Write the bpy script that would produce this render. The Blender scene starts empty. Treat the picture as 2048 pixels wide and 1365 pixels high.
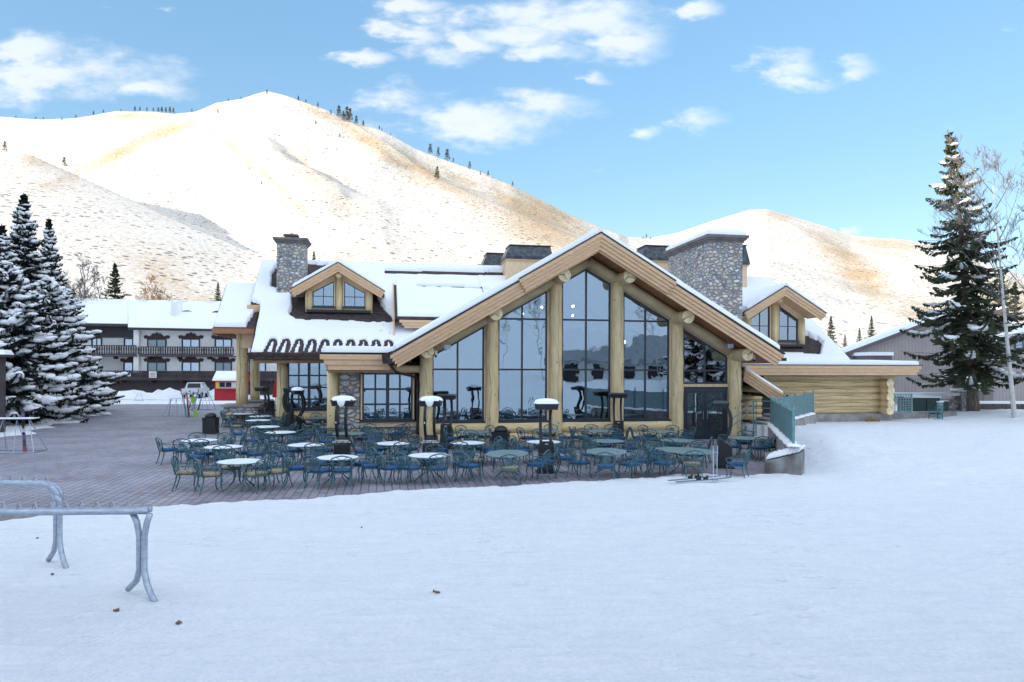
import bpy, bmesh, math, random
import numpy as np
from mathutils import Vector, noise as mnoise, Matrix
R = math.radians
rnd = random.Random(7)
C = bpy.context.scene.collection
scene = bpy.context.scene
# ------------------------------------------------------------------ camera
F_PX, CX, HY, CAM_H, ROLL = 1400.0, 1024.0, 735.0, 3.3, R(.2)
cam_d = bpy.data.cameras.new('camera'); cam = bpy.data.objects.new('camera', cam_d); C.objects.link(cam)
cam.location = (0, 0, CAM_H)
cam.rotation_euler = (Matrix.Rotation(-ROLL, 3, 'Y') @ Matrix.Rotation(R(90), 3, 'X')).to_euler()
cam_d.sensor_width = 36; cam_d.lens = 36*F_PX/2048
cam_d.shift_y = (HY-682.5)/2048
cam_d.clip_start = .1; cam_d.clip_end = 12000
scene.camera = cam
scene.view_settings.view_transform = 'Standard'; scene.view_settings.look = 'None'
scene.view_settings.gamma = 1
scene.view_settings.exposure = 2.0
# ------------------------------------------------------------------ sun and sky
SUN_EL, SUN_TRAVEL = 13.0, 52.0      # elevation; heading of the light measured from +Y towards +X
sun_d = bpy.data.lights.new('sun', 'SUN'); sun_d.energy = 2.0; sun_d.angle = R(.5); sun_d.color = (1, .86, .66)
sun = bpy.data.objects.new('sun', sun_d); C.objects.link(sun)
_h = R(SUN_TRAVEL)
_dir = Vector((math.sin(_h)*math.cos(R(SUN_EL)), math.cos(_h)*math.cos(R(SUN_EL)), -math.sin(R(SUN_EL))))
sun.rotation_euler = _dir.to_track_quat('-Z', 'Y').to_euler()
world = bpy.data.worlds.new('World'); scene.world = world; world.use_nodes = True
wt = world.node_tree; wt.nodes.clear()
def N(t, typ, **kw):
    n = t.nodes.new(typ)
    for k, v in kw.items(): setattr(n, k, v)
    return n
def lk(t, a, b): t.links.new(a, b)
def mth(t, op, a, b=None, c=None, clamp=False):
    n = t.nodes.new('ShaderNodeMath'); n.operation = op; n.use_clamp = clamp
    for i, s in enumerate((a, b, c)):
        if s is None: continue
        if isinstance(s, (int, float)): n.inputs[i].default_value = s
        else: t.links.new(s, n.inputs[i])
    return n.outputs[0]
def build_world():
    t = wt
    out = N(t, 'ShaderNodeOutputWorld'); bg = N(t, 'ShaderNodeBackground'); lk(t, bg.outputs[0], out.inputs[0])
    sky = N(t, 'ShaderNodeTexSky'); sky.sky_type = 'NISHITA'; sky.sun_disc = False
    sky.sun_elevation = R(SUN_EL); sky.sun_rotation = R((SUN_TRAVEL+180) % 360)
    sky.altitude = 1800; sky.air_density = 1.0; sky.dust_density = .6; sky.ozone_density = 1.5
    hs = N(t, 'ShaderNodeHueSaturation'); hs.inputs['Saturation'].default_value = 1.85
    hs.inputs['Value'].default_value = 1.0
    gm = N(t, 'ShaderNodeGamma'); gm.inputs[1].default_value = .42; lk(t, sky.outputs[0], gm.inputs[0]); lk(t, gm.outputs[0], hs.inputs['Color']); hs.inputs['Value'].default_value = 1.12
    geo = N(t, 'ShaderNodeTexCoord')
    sep = N(t, 'ShaderNodeSeparateXYZ'); lk(t, geo.outputs['Generated'], sep.inputs[0])
    x, y, z = sep.outputs
    yy = mth(t, 'MAXIMUM', y, .05)
    u = mth(t, 'DIVIDE', x, yy); v = mth(t, 'DIVIDE', z, yy)
    # warp
    cmb = N(t, 'ShaderNodeCombineXYZ'); lk(t, u, cmb.inputs[0]); lk(t, v, cmb.inputs[1])
    nz = N(t, 'ShaderNodeTexNoise'); nz.inputs['Scale'].default_value = 9; nz.inputs['Detail'].default_value = 9; nz.inputs['Roughness'].default_value = .62
    mp = N(t, 'ShaderNodeMapping'); mp.inputs['Scale'].default_value = (1, 2.2, 1); lk(t, cmb.outputs[0], mp.inputs[0]); lk(t, mp.outputs[0], nz.inputs['Vector'])
    nz2 = N(t, 'ShaderNodeTexNoise'); nz2.inputs['Scale'].default_value = 28; nz2.inputs['Detail'].default_value = 6; lk(t, mp.outputs[0], nz2.inputs['Vector'])
    nn = mth(t, 'SUBTRACT', nz.outputs[0], .5)
    n2 = mth(t, 'SUBTRACT', nz2.outputs[0], .5)
    wu = mth(t, 'ADD', u, mth(t, 'ADD', mth(t, 'MULTIPLY', mth(t, 'SUBTRACT', nz.outputs[0], .5), .16), mth(t, 'MULTIPLY', mth(t, 'SUBTRACT', nz2.outputs[0], .5), .03)))
    sc_ = N(t, 'ShaderNodeSeparateColor'); lk(t, nz.outputs['Color'], sc_.inputs[0])
    wv_ = mth(t, 'ADD', v, mth(t, 'MULTIPLY', mth(t, 'SUBTRACT', sc_.outputs[1], .5), .06))
    clouds = [(110,150,250,62,1.15),(290,185,115,24,.8),(60,110,90,38,1.1),(820,76,88,26,1.15),(950,92,60,24,1.0),(1060,108,140,26,1.15),
              (1170,45,190,52,1.1),(1240,80,110,46,1.2),(1020,30,230,40,.95),(1060,70,180,34,.8),(880,110,130,24,.75),(830,10,90,22,1.0),(738,127,58,18,1.05),(790,215,110,40,.85),(930,240,210,52,1.0),(1090,215,120,34,.85),(960,260,150,40,.8),
              (1560,130,95,34,1.05),(1680,132,80,28,1.1),(1600,160,80,18,.7),(1400,22,55,22,1.0),(1275,262,56,15,1.0),(1390,235,62,20,.6),(1195,158,30,13,.6),
              (1690,462,40,9,1.0),(1980,370,24,7,.6),(320,24,22,7,.6)]
    acc = None
    for (px, py, rx, ry, a) in clouds:
        cu, cv = (px-CX)/F_PX, (HY-py)/F_PX
        du = mth(t, 'MULTIPLY', mth(t, 'SUBTRACT', wu, cu), F_PX/rx)
        dv = mth(t, 'MULTIPLY', mth(t, 'SUBTRACT', wv_, cv), F_PX/ry)
        r2 = mth(t, 'ADD', mth(t, 'MULTIPLY', du, du), mth(t, 'MULTIPLY', dv, dv))
        f = mth(t, 'MULTIPLY', mth(t, 'SUBTRACT', 1.0, mth(t, 'POWER', r2, .6)), a)
        acc = f if acc is None else mth(t, 'MAXIMUM', acc, f)
    acc = mth(t, 'MAXIMUM', acc, -.6)
    fld = mth(t, 'ADD', acc, mth(t, 'ADD', mth(t, 'MULTIPLY', nn, 3.4), mth(t, 'MULTIPLY', n2, .9)))
    mr = N(t, 'ShaderNodeMapRange'); mr.interpolation_type = 'SMOOTHSTEP'
    mr.inputs['From Min'].default_value = -.2; mr.inputs['From Max'].default_value = 1.45; lk(t, fld, mr.inputs['Value'])
    mr.inputs['To Max'].default_value = .93
    lowm = N(t, 'ShaderNodeMapRange'); lowm.inputs['From Min'].default_value = .80; lowm.inputs['From Max'].default_value = .57; lk(t, v, lowm.inputs['Value'])
    infront = mth(t, 'MULTIPLY', mth(t, 'GREATER_THAN', y, .05), lowm.outputs[0])
    # unseen clouds behind the photographer and overhead, added and brightened as fill light
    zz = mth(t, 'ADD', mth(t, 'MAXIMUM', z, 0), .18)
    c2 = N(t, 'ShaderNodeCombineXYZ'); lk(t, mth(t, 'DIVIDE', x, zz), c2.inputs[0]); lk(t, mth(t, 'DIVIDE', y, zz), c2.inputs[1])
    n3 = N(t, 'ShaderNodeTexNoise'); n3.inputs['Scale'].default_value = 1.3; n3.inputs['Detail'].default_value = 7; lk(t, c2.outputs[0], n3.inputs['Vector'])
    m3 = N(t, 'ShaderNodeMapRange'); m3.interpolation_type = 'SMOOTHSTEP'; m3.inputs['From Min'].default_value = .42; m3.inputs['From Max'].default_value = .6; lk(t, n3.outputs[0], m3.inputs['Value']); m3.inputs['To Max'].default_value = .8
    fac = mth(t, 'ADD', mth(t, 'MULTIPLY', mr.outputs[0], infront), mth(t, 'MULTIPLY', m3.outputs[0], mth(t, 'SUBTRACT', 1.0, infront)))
    # cloud colour: thick parts slightly greyer
    cr = N(t, 'ShaderNodeMix', data_type='RGBA'); cr.inputs['A'].default_value = (2.15, 2.2, 2.25, 1); cr.inputs['B'].default_value = (1.5, 1.68, 2.0, 1)
    g = N(t, 'ShaderNodeMapRange'); g.inputs['From Min'].default_value = .8; g.inputs['From Max'].default_value = 1.7; lk(t, fld, g.inputs['Value'])
    lk(t, g.outputs[0], cr.inputs['Factor'])
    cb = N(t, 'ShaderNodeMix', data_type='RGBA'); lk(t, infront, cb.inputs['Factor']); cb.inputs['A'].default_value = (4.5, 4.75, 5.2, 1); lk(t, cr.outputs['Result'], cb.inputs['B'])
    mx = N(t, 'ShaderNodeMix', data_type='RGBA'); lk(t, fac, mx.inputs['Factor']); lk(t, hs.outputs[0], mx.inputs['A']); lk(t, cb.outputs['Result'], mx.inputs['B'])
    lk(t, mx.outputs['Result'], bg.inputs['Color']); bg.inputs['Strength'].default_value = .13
build_world()
# ------------------------------------------------------------------ measuring helpers
def ray(x, y):
    u = (x-CX)/F_PX; w = -(y-HY)/F_PX
    return Vector((u*math.cos(ROLL)-w*math.sin(ROLL), 1.0, u*math.sin(ROLL)+w*math.cos(ROLL)))
CAMP = Vector((0, 0, CAM_H))
def gnd(x, y, z=0.0):
    d = ray(x, y); return CAMP + d*((z-CAM_H)/d.z)
def at(x, y, Y): return CAMP + ray(x, y)*Y
TH = R(10.3); UX = Vector((math.cos(TH), math.sin(TH), 0)); VX = Vector((-math.sin(TH), math.cos(TH), 0))
O = Vector((3.310, 31.414, 0))
def L(x, y, b):                       # pixel -> lodge coordinates on the plane at depth b
    d = ray(x, y); t = (b + O.dot(VX))/d.dot(VX); p = CAMP + d*t - O
    return (p.dot(UX), b, p.z)
def Lz(x, y, z):
    p = gnd(x, y, z) - O; return (p.dot(UX), p.dot(VX), z)
def Lplane(x, y, z0, b0, s):          # pixel on the sloping plane z = z0 + s*(b-b0)
    d = ray(x, y); dz = d.z; db = d.dot(VX); c = -O.dot(VX)
    t = (z0 + s*(c-b0) - CAM_H)/(dz - s*db); p = CAMP + d*t - O
    return (p.dot(UX), p.dot(VX), p.z)
# ------------------------------------------------------------------ mesh builder
class MB:
    def __init__(s): s.v = []; s.f = []; s.m = []; s.mi = 0; s.attr = None
    def add(s, vs, fs):
        o = len(s.v); s.v += [tuple(p) for p in vs]; s.f += [tuple(i+o for i in f) for f in fs]; s.m += [s.mi]*len(fs)
    def hexa(s, p):  # 8 points: bottom 4 ccw, top 4 ccw
        s.add(p, [(3,2,1,0),(4,5,6,7),(0,1,5,4),(1,2,6,5),(2,3,7,6),(3,0,4,7)])
    def box(s, x0, x1, y0, y1, z0, z1):
        s.hexa([(x0,y0,z0),(x1,y0,z0),(x1,y1,z0),(x0,y1,z0),(x0,y0,z1),(x1,y0,z1),(x1,y1,z1),(x0,y1,z1)])
    def obox(s, c, rz, hx, hy, z0, z1):
        cs, sn = math.cos(rz), math.sin(rz); q = []
        for z in (z0, z1):
            for a, b in ((-hx,-hy),(hx,-hy),(hx,hy),(-hx,hy)): q.append((c[0]+a*cs-b*sn, c[1]+a*sn+b*cs, z))
        s.hexa(q)
    def barxz(s, p0, p1, w, y0, y1):  # bar lying in the x-z plane between p0 and p1 (x,z)
        d = Vector((p1[0]-p0[0], p1[1]-p0[1])); d.normalize(); n = Vector((-d.y, d.x))*(w/2)
        a = (p0[0]-n.x, p0[1]-n.y); b = (p1[0]-n.x, p1[1]-n.y); c = (p1[0]+n.x, p1[1]+n.y); e = (p0[0]+n.x, p0[1]+n.y)
        s.hexa([(a[0],y0,a[1]),(b[0],y0,b[1]),(b[0],y1,b[1]),(a[0],y1,a[1]),(e[0],y0,e[1]),(c[0],y0,c[1]),(c[0],y1,c[1]),(e[0],y1,e[1])])
    def prism(s, poly, y0, y1):       # polygon (x,z) extruded in y
        n = len(poly); vs = [(p[0],y0,p[1]) for p in poly]+[(p[0],y1,p[1]) for p in poly]
        fs = [tuple(range(n)), tuple(range(2*n-1, n-1, -1))]+[(i, i+n, (i+1)%n+n, (i+1)%n) for i in range(n)]
        s.add(vs, fs)
    def prismz(s, poly, z0, z1):
        n = len(poly); vs = [(p[0],p[1],z0) for p in poly]+[(p[0],p[1],z1) for p in poly]
        s.add(vs, [tuple(range(n-1,-1,-1)), tuple(range(n, 2*n))]+[(i, (i+1)%n, (i+1)%n+n, i+n) for i in range(n)])
    def tube(s, pts, r, n=6, cap=True, flat=1.0):
        pts = [Vector(p) for p in pts]; m = len(pts)
        rr = r if isinstance(r, (list, tuple)) else [r]*m
        vs = []; up0 = None
        for i, p in enumerate(pts):
            d = (pts[min(i+1, m-1)] - pts[max(i-1, 0)])
            if d.length < 1e-9: d = Vector((0,0,1))
            d.normalize()
            if up0 is None:
                ref = Vector((0,0,1)) if abs(d.z) < .9 else Vector((1,0,0)); a = d.cross(ref).normalized()
            else:
                a = (up0 - d*up0.dot(d)); 
                a = a.normalized() if a.length > 1e-6 else d.orthogonal().normalized()
            up0 = a; b = d.cross(a)
            for k in range(n):
                t = 2*math.pi*k/n; vs.append(p + a*(math.cos(t)*rr[i]) + b*(math.sin(t)*rr[i]*flat))
        fs = [(i*n+k, i*n+(k+1)%n, (i+1)*n+(k+1)%n, (i+1)*n+k) for i in range(m-1) for k in range(n)]
        if cap: fs += [tuple(range(n-1,-1,-1)), tuple(range((m-1)*n, m*n))]
        s.add(vs, fs)
    def lathe(s, prof, c=(0,0,0), n=16, cap=True):
        vs = []
        for r, z in prof:
            for k in range(n):
                t = 2*math.pi*k/n; vs.append((c[0]+r*math.cos(t), c[1]+r*math.sin(t), c[2]+z))
        m = len(prof)
        fs = [(i*n+k, i*n+(k+1)%n, (i+1)*n+(k+1)%n, (i+1)*n+k) for i in range(m-1) for k in range(n)]
        if cap: fs += [tuple(range(n-1,-1,-1)), tuple(range((m-1)*n, m*n))]
        s.add(vs, fs)
    def ell(s, c, rx, ry, rz, n=8, m=5, jit=0, rot=0):
        vs = []; cs, sn = math.cos(rot), math.sin(rot)
        for i in range(m+1):
            ph = -math.pi/2 + math.pi*i/m
            for k in range(n):
                t = 2*math.pi*k/n; j = 1+rnd.uniform(-jit, jit)
                x = rx*math.cos(ph)*math.cos(t)*j; y = ry*math.cos(ph)*math.sin(t)*j; z = rz*math.sin(ph)*j
                vs.append((c[0]+x*cs-y*sn, c[1]+x*sn+y*cs, c[2]+z))
        s.add(vs, [(i*n+k, i*n+(k+1)%n, (i+1)*n+(k+1)%n, (i+1)*n+k) for i in range(m) for k in range(n)])
    def build(s, name, mat, parent=None, smooth=False, recalc=False):
        me = bpy.data.meshes.new(name); me.from_pydata(s.v, [], s.f)
        mats = mat if isinstance(mat, (list, tuple)) else [mat]
        for m_ in mats: me.materials.append(m_)
        if len(mats) > 1: me.polygons.foreach_set('material_index', s.m)
        if smooth: me.polygons.foreach_set('use_smooth', [True]*len(s.f))
        if recalc:
            bm = bmesh.new(); bm.from_mesh(me); bmesh.ops.recalc_face_normals(bm, faces=bm.faces); bm.to_mesh(me); bm.free()
        me.update()
        o = bpy.data.objects.new(name, me); C.objects.link(o)
        if parent is not None: o.parent = parent
        return o
def thing(name, label, cat, loc=(0,0,0), rz=0.0, group=None):
    o = bpy.data.objects.new(name, None); C.objects.link(o); o.location = loc; o.rotation_euler = (0,0,rz); o.empty_display_size = .2
    return tag(o, label, cat, group)
def tag(o, label=None, cat=None, group=None, kind=None):
    if label: o['label'] = label
    if cat: o['category'] = cat
    if group: o['group'] = group
    if kind: o['kind'] = kind
    return o
KIDS = {}
def dup(root, loc, rz=None, label=None, group=None, scale=None, rot=None):
    if root.name not in KIDS:
        ch = [o for o in C.objects if o.parent is root]
        KIDS[root.name] = [(c_, [g for g in C.objects if g.parent is c_]) for c_ in ch]
    r = root.copy(); C.objects.link(r); r.location = loc
    if rz is not None: r.rotation_euler = (0,0,rz)
    if label: r['label'] = label
    if group: r['group'] = group
    if scale is not None: r.scale = scale if isinstance(scale, (tuple, list)) else (scale,)*3
    out = []
    for c_, gs in KIDS[root.name]:
        d = c_.copy(); C.objects.link(d); d.parent = r; out.append(d)
        for g in gs:
            e = g.copy(); C.objects.link(e); e.parent = d
    return r, out
# ------------------------------------------------------------------ materials
def mat(name, col, rough=.8, var=.0, vscale=4.0, bump=0.0, bscale=20.0, metal=0.0, stretch=(1,1,1), col2=None, spec=.5, detail=5):
    m = bpy.data.materials.new(name); m.use_nodes = True; t = m.node_tree; b = t.nodes['Principled BSDF']
    b.inputs['Roughness'].default_value = rough; b.inputs['Metallic'].default_value = metal
    b.inputs['Specular IOR Level'].default_value = spec
    tc = N(t, 'ShaderNodeTexCoord'); mp = N(t, 'ShaderNodeMapping'); mp.inputs['Scale'].default_value = stretch; lk(t, tc.outputs['Object'], mp.inputs[0])
    if var > 0 or col2:
        nz = N(t, 'ShaderNodeTexNoise'); nz.inputs['Scale'].default_value = vscale; nz.inputs['Detail'].default_value = detail; lk(t, mp.outputs[0], nz.inputs['Vector'])
        mx = N(t, 'ShaderNodeMix', data_type='RGBA')
        c2 = col2 or tuple(max(0, c*(1-var)) for c in col); c1 = col if col2 else tuple(min(1, c*(1+var)) for c in col)
        mx.inputs['A'].default_value = (*c1, 1); mx.inputs['B'].default_value = (*c2, 1)
        mr = N(t, 'ShaderNodeMapRange'); mr.inputs['From Min'].default_value = .35; mr.inputs['From Max'].default_value = .65; lk(t, nz.outputs[0], mr.inputs['Value']); lk(t, mr.outputs[0], mx.inputs['Factor'])
        lk(t, mx.outputs['Result'], b.inputs['Base Color'])
    else: b.inputs['Base Color'].default_value = (*col, 1)
    if bump > 0:
        n2 = N(t, 'ShaderNodeTexNoise'); n2.inputs['Scale'].default_value = bscale; n2.inputs['Detail'].default_value = 4; lk(t, mp.outputs[0], n2.inputs['Vector'])
        bp = N(t, 'ShaderNodeBump'); bp.inputs['Strength'].default_value = 1; bp.inputs['Distance'].default_value = bump; lk(t, n2.outputs[0], bp.inputs['Height']); lk(t, bp.outputs[0], b.inputs['Normal'])
    return m
M = {}
M['snow'] = mat('snow', (.86,.875,.9), .65, bump=.02, bscale=9)
M['snow_roof'] = mat('roof_snow', (.86,.875,.9), .65, bump=.03, bscale=2.5)
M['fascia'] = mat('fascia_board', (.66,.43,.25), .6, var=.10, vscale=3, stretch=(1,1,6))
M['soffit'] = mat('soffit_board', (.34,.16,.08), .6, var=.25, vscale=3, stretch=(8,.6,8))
M['trim'] = mat('trim_board', (.70,.52,.33), .65, var=.12, vscale=4, stretch=(4,4,.7))
M['dark_frame'] = mat('window_frame', (.022,.033,.045), .4)
M['black'] = mat('black_metal', (.009,.010,.013), .42, var=.2, vscale=3)
M['copper'] = mat('dark_copper', (.045,.03,.026), .4, var=.5, vscale=5, metal=.4)
M['copper_lite'] = mat('verdigris_copper', (.05,.06,.07), .35, var=.5, vscale=4, metal=.5)
M['cream_log_end'] = None
M['green_metal'] = mat('verdigris_chair_metal', (.045,.115,.135), .34, var=.35, vscale=9, metal=.1, bump=.003, bscale=60)
M['rail_green'] = mat('painted_green_railing', (.13,.26,.28), .45, var=.15, vscale=6)
M['blue_cushion'] = mat('blue_cushion', (.02,.085,.20), .85, var=.35, vscale=7, bump=.01, bscale=25)
M['tan_cushion'] = mat('tan_cushion', (.30,.25,.16), .85, var=.3, vscale=14, stretch=(3,.3,1), bump=.01, bscale=25)
M['galv'] = mat('galvanised_steel', (.36,.41,.48), .42, var=.14, vscale=9, metal=.75, bump=.001, bscale=60, stretch=(1,1,3))
M['concrete'] = mat('concrete', (.30,.285,.27), .9, var=.25, vscale=2.2, bump=.006, bscale=30)
M['concrete_patch'] = mat('patched_concrete', (.13,.11,.10), .9, vscale=1.3, col2=(.36,.38,.37), detail=8, bump=.004, bscale=30)
M['stucco'] = mat('white_stucco', (.80,.79,.76), .9, var=.04, vscale=1)
M['hotel_wood'] = mat('dark_brown_wood', (.045,.034,.036), .7, var=.3, vscale=1)
M['hotel_base'] = mat('brown_base_wall', (.055,.042,.044), .8, var=.15, vscale=.6)
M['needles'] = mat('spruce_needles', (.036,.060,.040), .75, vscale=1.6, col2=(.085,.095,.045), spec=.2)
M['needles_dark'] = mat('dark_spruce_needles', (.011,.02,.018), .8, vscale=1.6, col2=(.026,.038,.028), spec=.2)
M['needles_far'] = mat('far_pine_needles', (.06,.065,.03), .9, vscale=.3, col2=(.11,.09,.035), spec=.1)
M['bark'] = mat('bark', (.13,.10,.085), .9, var=.45, vscale=8, stretch=(1,1,.3), bump=.02, bscale=25)
M['bark_grey'] = mat('grey_twigs', (.17,.15,.14), .9, var=.3, vscale=4)
M['twig_gold'] = mat('golden_twigs', (.26,.17,.09), .9, var=.3, vscale=4)
M['old_wood'] = mat('weathered_wood', (.09,.075,.065), .85, var=.4, vscale=6, stretch=(1,1,1), bump=.01, bscale=20)
M['siding'] = None
M['cap_stone'] = mat('grey_cap_stone', (.15,.135,.13), .85, var=.25, vscale=3)
M['white_paint'] = mat('white_paint', (.62,.63,.62), .6)
M['red_paint'] = mat('red_paint', (.42,.012,.02), .45, var=.1, vscale=2)
M['yellow_paint'] = mat('yellow_paint', (.62,.45,.06), .5)
M['leaf'] = mat('dead_leaf', (.16,.07,.035), .8)
M['asphalt'] = mat('wet_asphalt', (.05,.055,.06), .55, var=.3, vscale=2)
M['car_white'] = mat('white_car_paint', (.55,.58,.6), .25, spec=.6)
M['tyre'] = mat('rubber', (.015,.015,.016), .8)
M['tail'] = mat('tail_lamp', (.35,.02,.02), .3)
M['pale_glass'] = mat('pale_curtain_glass', (.30,.38,.42), .12)
M['green_box'] = mat('green_cabinet', (.012,.045,.035), .4)
M['umbrella_red'] = mat('red_canvas', (.5,.02,.03), .8, var=.2, vscale=6)
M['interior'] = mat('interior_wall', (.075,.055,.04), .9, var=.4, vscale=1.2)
M['text_white'] = mat('white_lettering', (.7,.72,.72), .6)
def glass_mat(name, refl, tint, rough=.0, wav=.0):
    m = bpy.data.materials.new(name); m.use_nodes = True; t = m.node_tree; t.nodes.remove(t.nodes['Principled BSDF'])
    out = t.nodes['Material Output']; g = N(t, 'ShaderNodeBsdfGlossy'); g.inputs['Roughness'].default_value = rough; g.inputs['Color'].default_value = (*tint, 1)
    tr = N(t, 'ShaderNodeBsdfTransparent'); tr.inputs[0].default_value = (.55,.6,.6,1); mx = N(t, 'ShaderNodeMixShader')
    lw = N(t, 'ShaderNodeLayerWeight'); lw.inputs['Blend'].default_value = .25
    f = mth(t, 'ADD', mth(t, 'MULTIPLY', lw.outputs['Fresnel'], .6), refl, clamp=True)
    lk(t, f, mx.inputs[0]); lk(t, tr.outputs[0], mx.inputs[1]); lk(t, g.outputs[0], mx.inputs[2]); lk(t, mx.outputs[0], out.inputs[0])
    if wav:
        tc = N(t, 'ShaderNodeTexCoord'); nz = N(t, 'ShaderNodeTexNoise'); nz.inputs['Scale'].default_value = .9; lk(t, tc.outputs['Object'], nz.inputs['Vector'])
        bp = N(t, 'ShaderNodeBump'); bp.inputs['Distance'].default_value = wav; lk(t, nz.outputs[0], bp.inputs['Height']); lk(t, bp.outputs[0], g.inputs['Normal'])
    return m
M['glass'] = glass_mat('coated_glass', .42, (.66,.80,.92), wav=.006)
M['glass_dark'] = glass_mat('clear_glass', .34, (.8,.88,.95), wav=.005)
M['hotel_glass'] = glass_mat('hotel_glass', .5, (.75,.85,.95))
def log_mat(name, ca, cb, st=(1,1,1)):
    m = bpy.data.materials.new(name); m.use_nodes = True; t = m.node_tree; b = t.nodes['Principled BSDF']; b.inputs['Roughness'].default_value = .62
    tc = N(t, 'ShaderNodeTexCoord')
    mp = N(t, 'ShaderNodeMapping'); mp.inputs['Scale'].default_value = st; lk(t, tc.outputs['Object'], mp.inputs[0])
    n1 = N(t, 'ShaderNodeTexNoise'); n1.inputs['Scale'].default_value = 1.6; n1.inputs['Detail'].default_value = 9; n1.inputs['Roughness'].default_value = .65; lk(t, mp.outputs[0], n1.inputs['Vector'])
    mx = N(t, 'ShaderNodeMix', data_type='RGBA'); mx.inputs['A'].default_value = (*ca, 1); mx.inputs['B'].default_value = (*cb, 1)
    mr = N(t, 'ShaderNodeMapRange'); mr.inputs['From Min'].default_value = .35; mr.inputs['From Max'].default_value = .68; lk(t, n1.outputs[0], mr.inputs['Value']); lk(t, mr.outputs[0], mx.inputs['Factor'])
    # knots
    vo = N(t, 'ShaderNodeTexVoronoi'); vo.inputs['Scale'].default_value = 2.3; lk(t, tc.outputs['Object'], vo.inputs['Vector'])
    kn = N(t, 'ShaderNodeMapRange'); kn.inputs['From Min'].default_value = .06; kn.inputs['From Max'].default_value = .11; kn.inputs['To Min'].default_value = .75; kn.inputs['To Max'].default_value = 0; lk(t, vo.outputs['Distance'], kn.inputs['Value'])
    m2 = N(t, 'ShaderNodeMix', data_type='RGBA'); lk(t, kn.outputs[0], m2.inputs['Factor']); lk(t, mx.outputs['Result'], m2.inputs['A']); m2.inputs['B'].default_value = (.13,.09,.05,1)
    lk(t, m2.outputs['Result'], b.inputs['Base Color'])
    n2 = N(t, 'ShaderNodeTexNoise'); n2.inputs['Scale'].default_value = 6; lk(t, mp.outputs[0], n2.inputs['Vector'])
    bp = N(t, 'ShaderNodeBump'); bp.inputs['Distance'].default_value = .03; lk(t, n2.outputs[0], bp.inputs['Height']); lk(t, bp.outputs[0], b.inputs['Normal'])
    return m
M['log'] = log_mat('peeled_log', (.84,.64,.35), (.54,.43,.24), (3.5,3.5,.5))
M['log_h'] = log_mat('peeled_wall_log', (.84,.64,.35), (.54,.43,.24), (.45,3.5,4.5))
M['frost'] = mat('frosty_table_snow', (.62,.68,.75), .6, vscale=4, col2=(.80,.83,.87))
M['log_shade'] = log_mat('shaded_log', (.60,.47,.27), (.44,.36,.21))  # darker copy of the log colours, shade under the eaves painted in
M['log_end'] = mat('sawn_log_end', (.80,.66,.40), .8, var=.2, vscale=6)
M['crack'] = mat('log_crack', (.06,.045,.03), .9)
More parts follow.
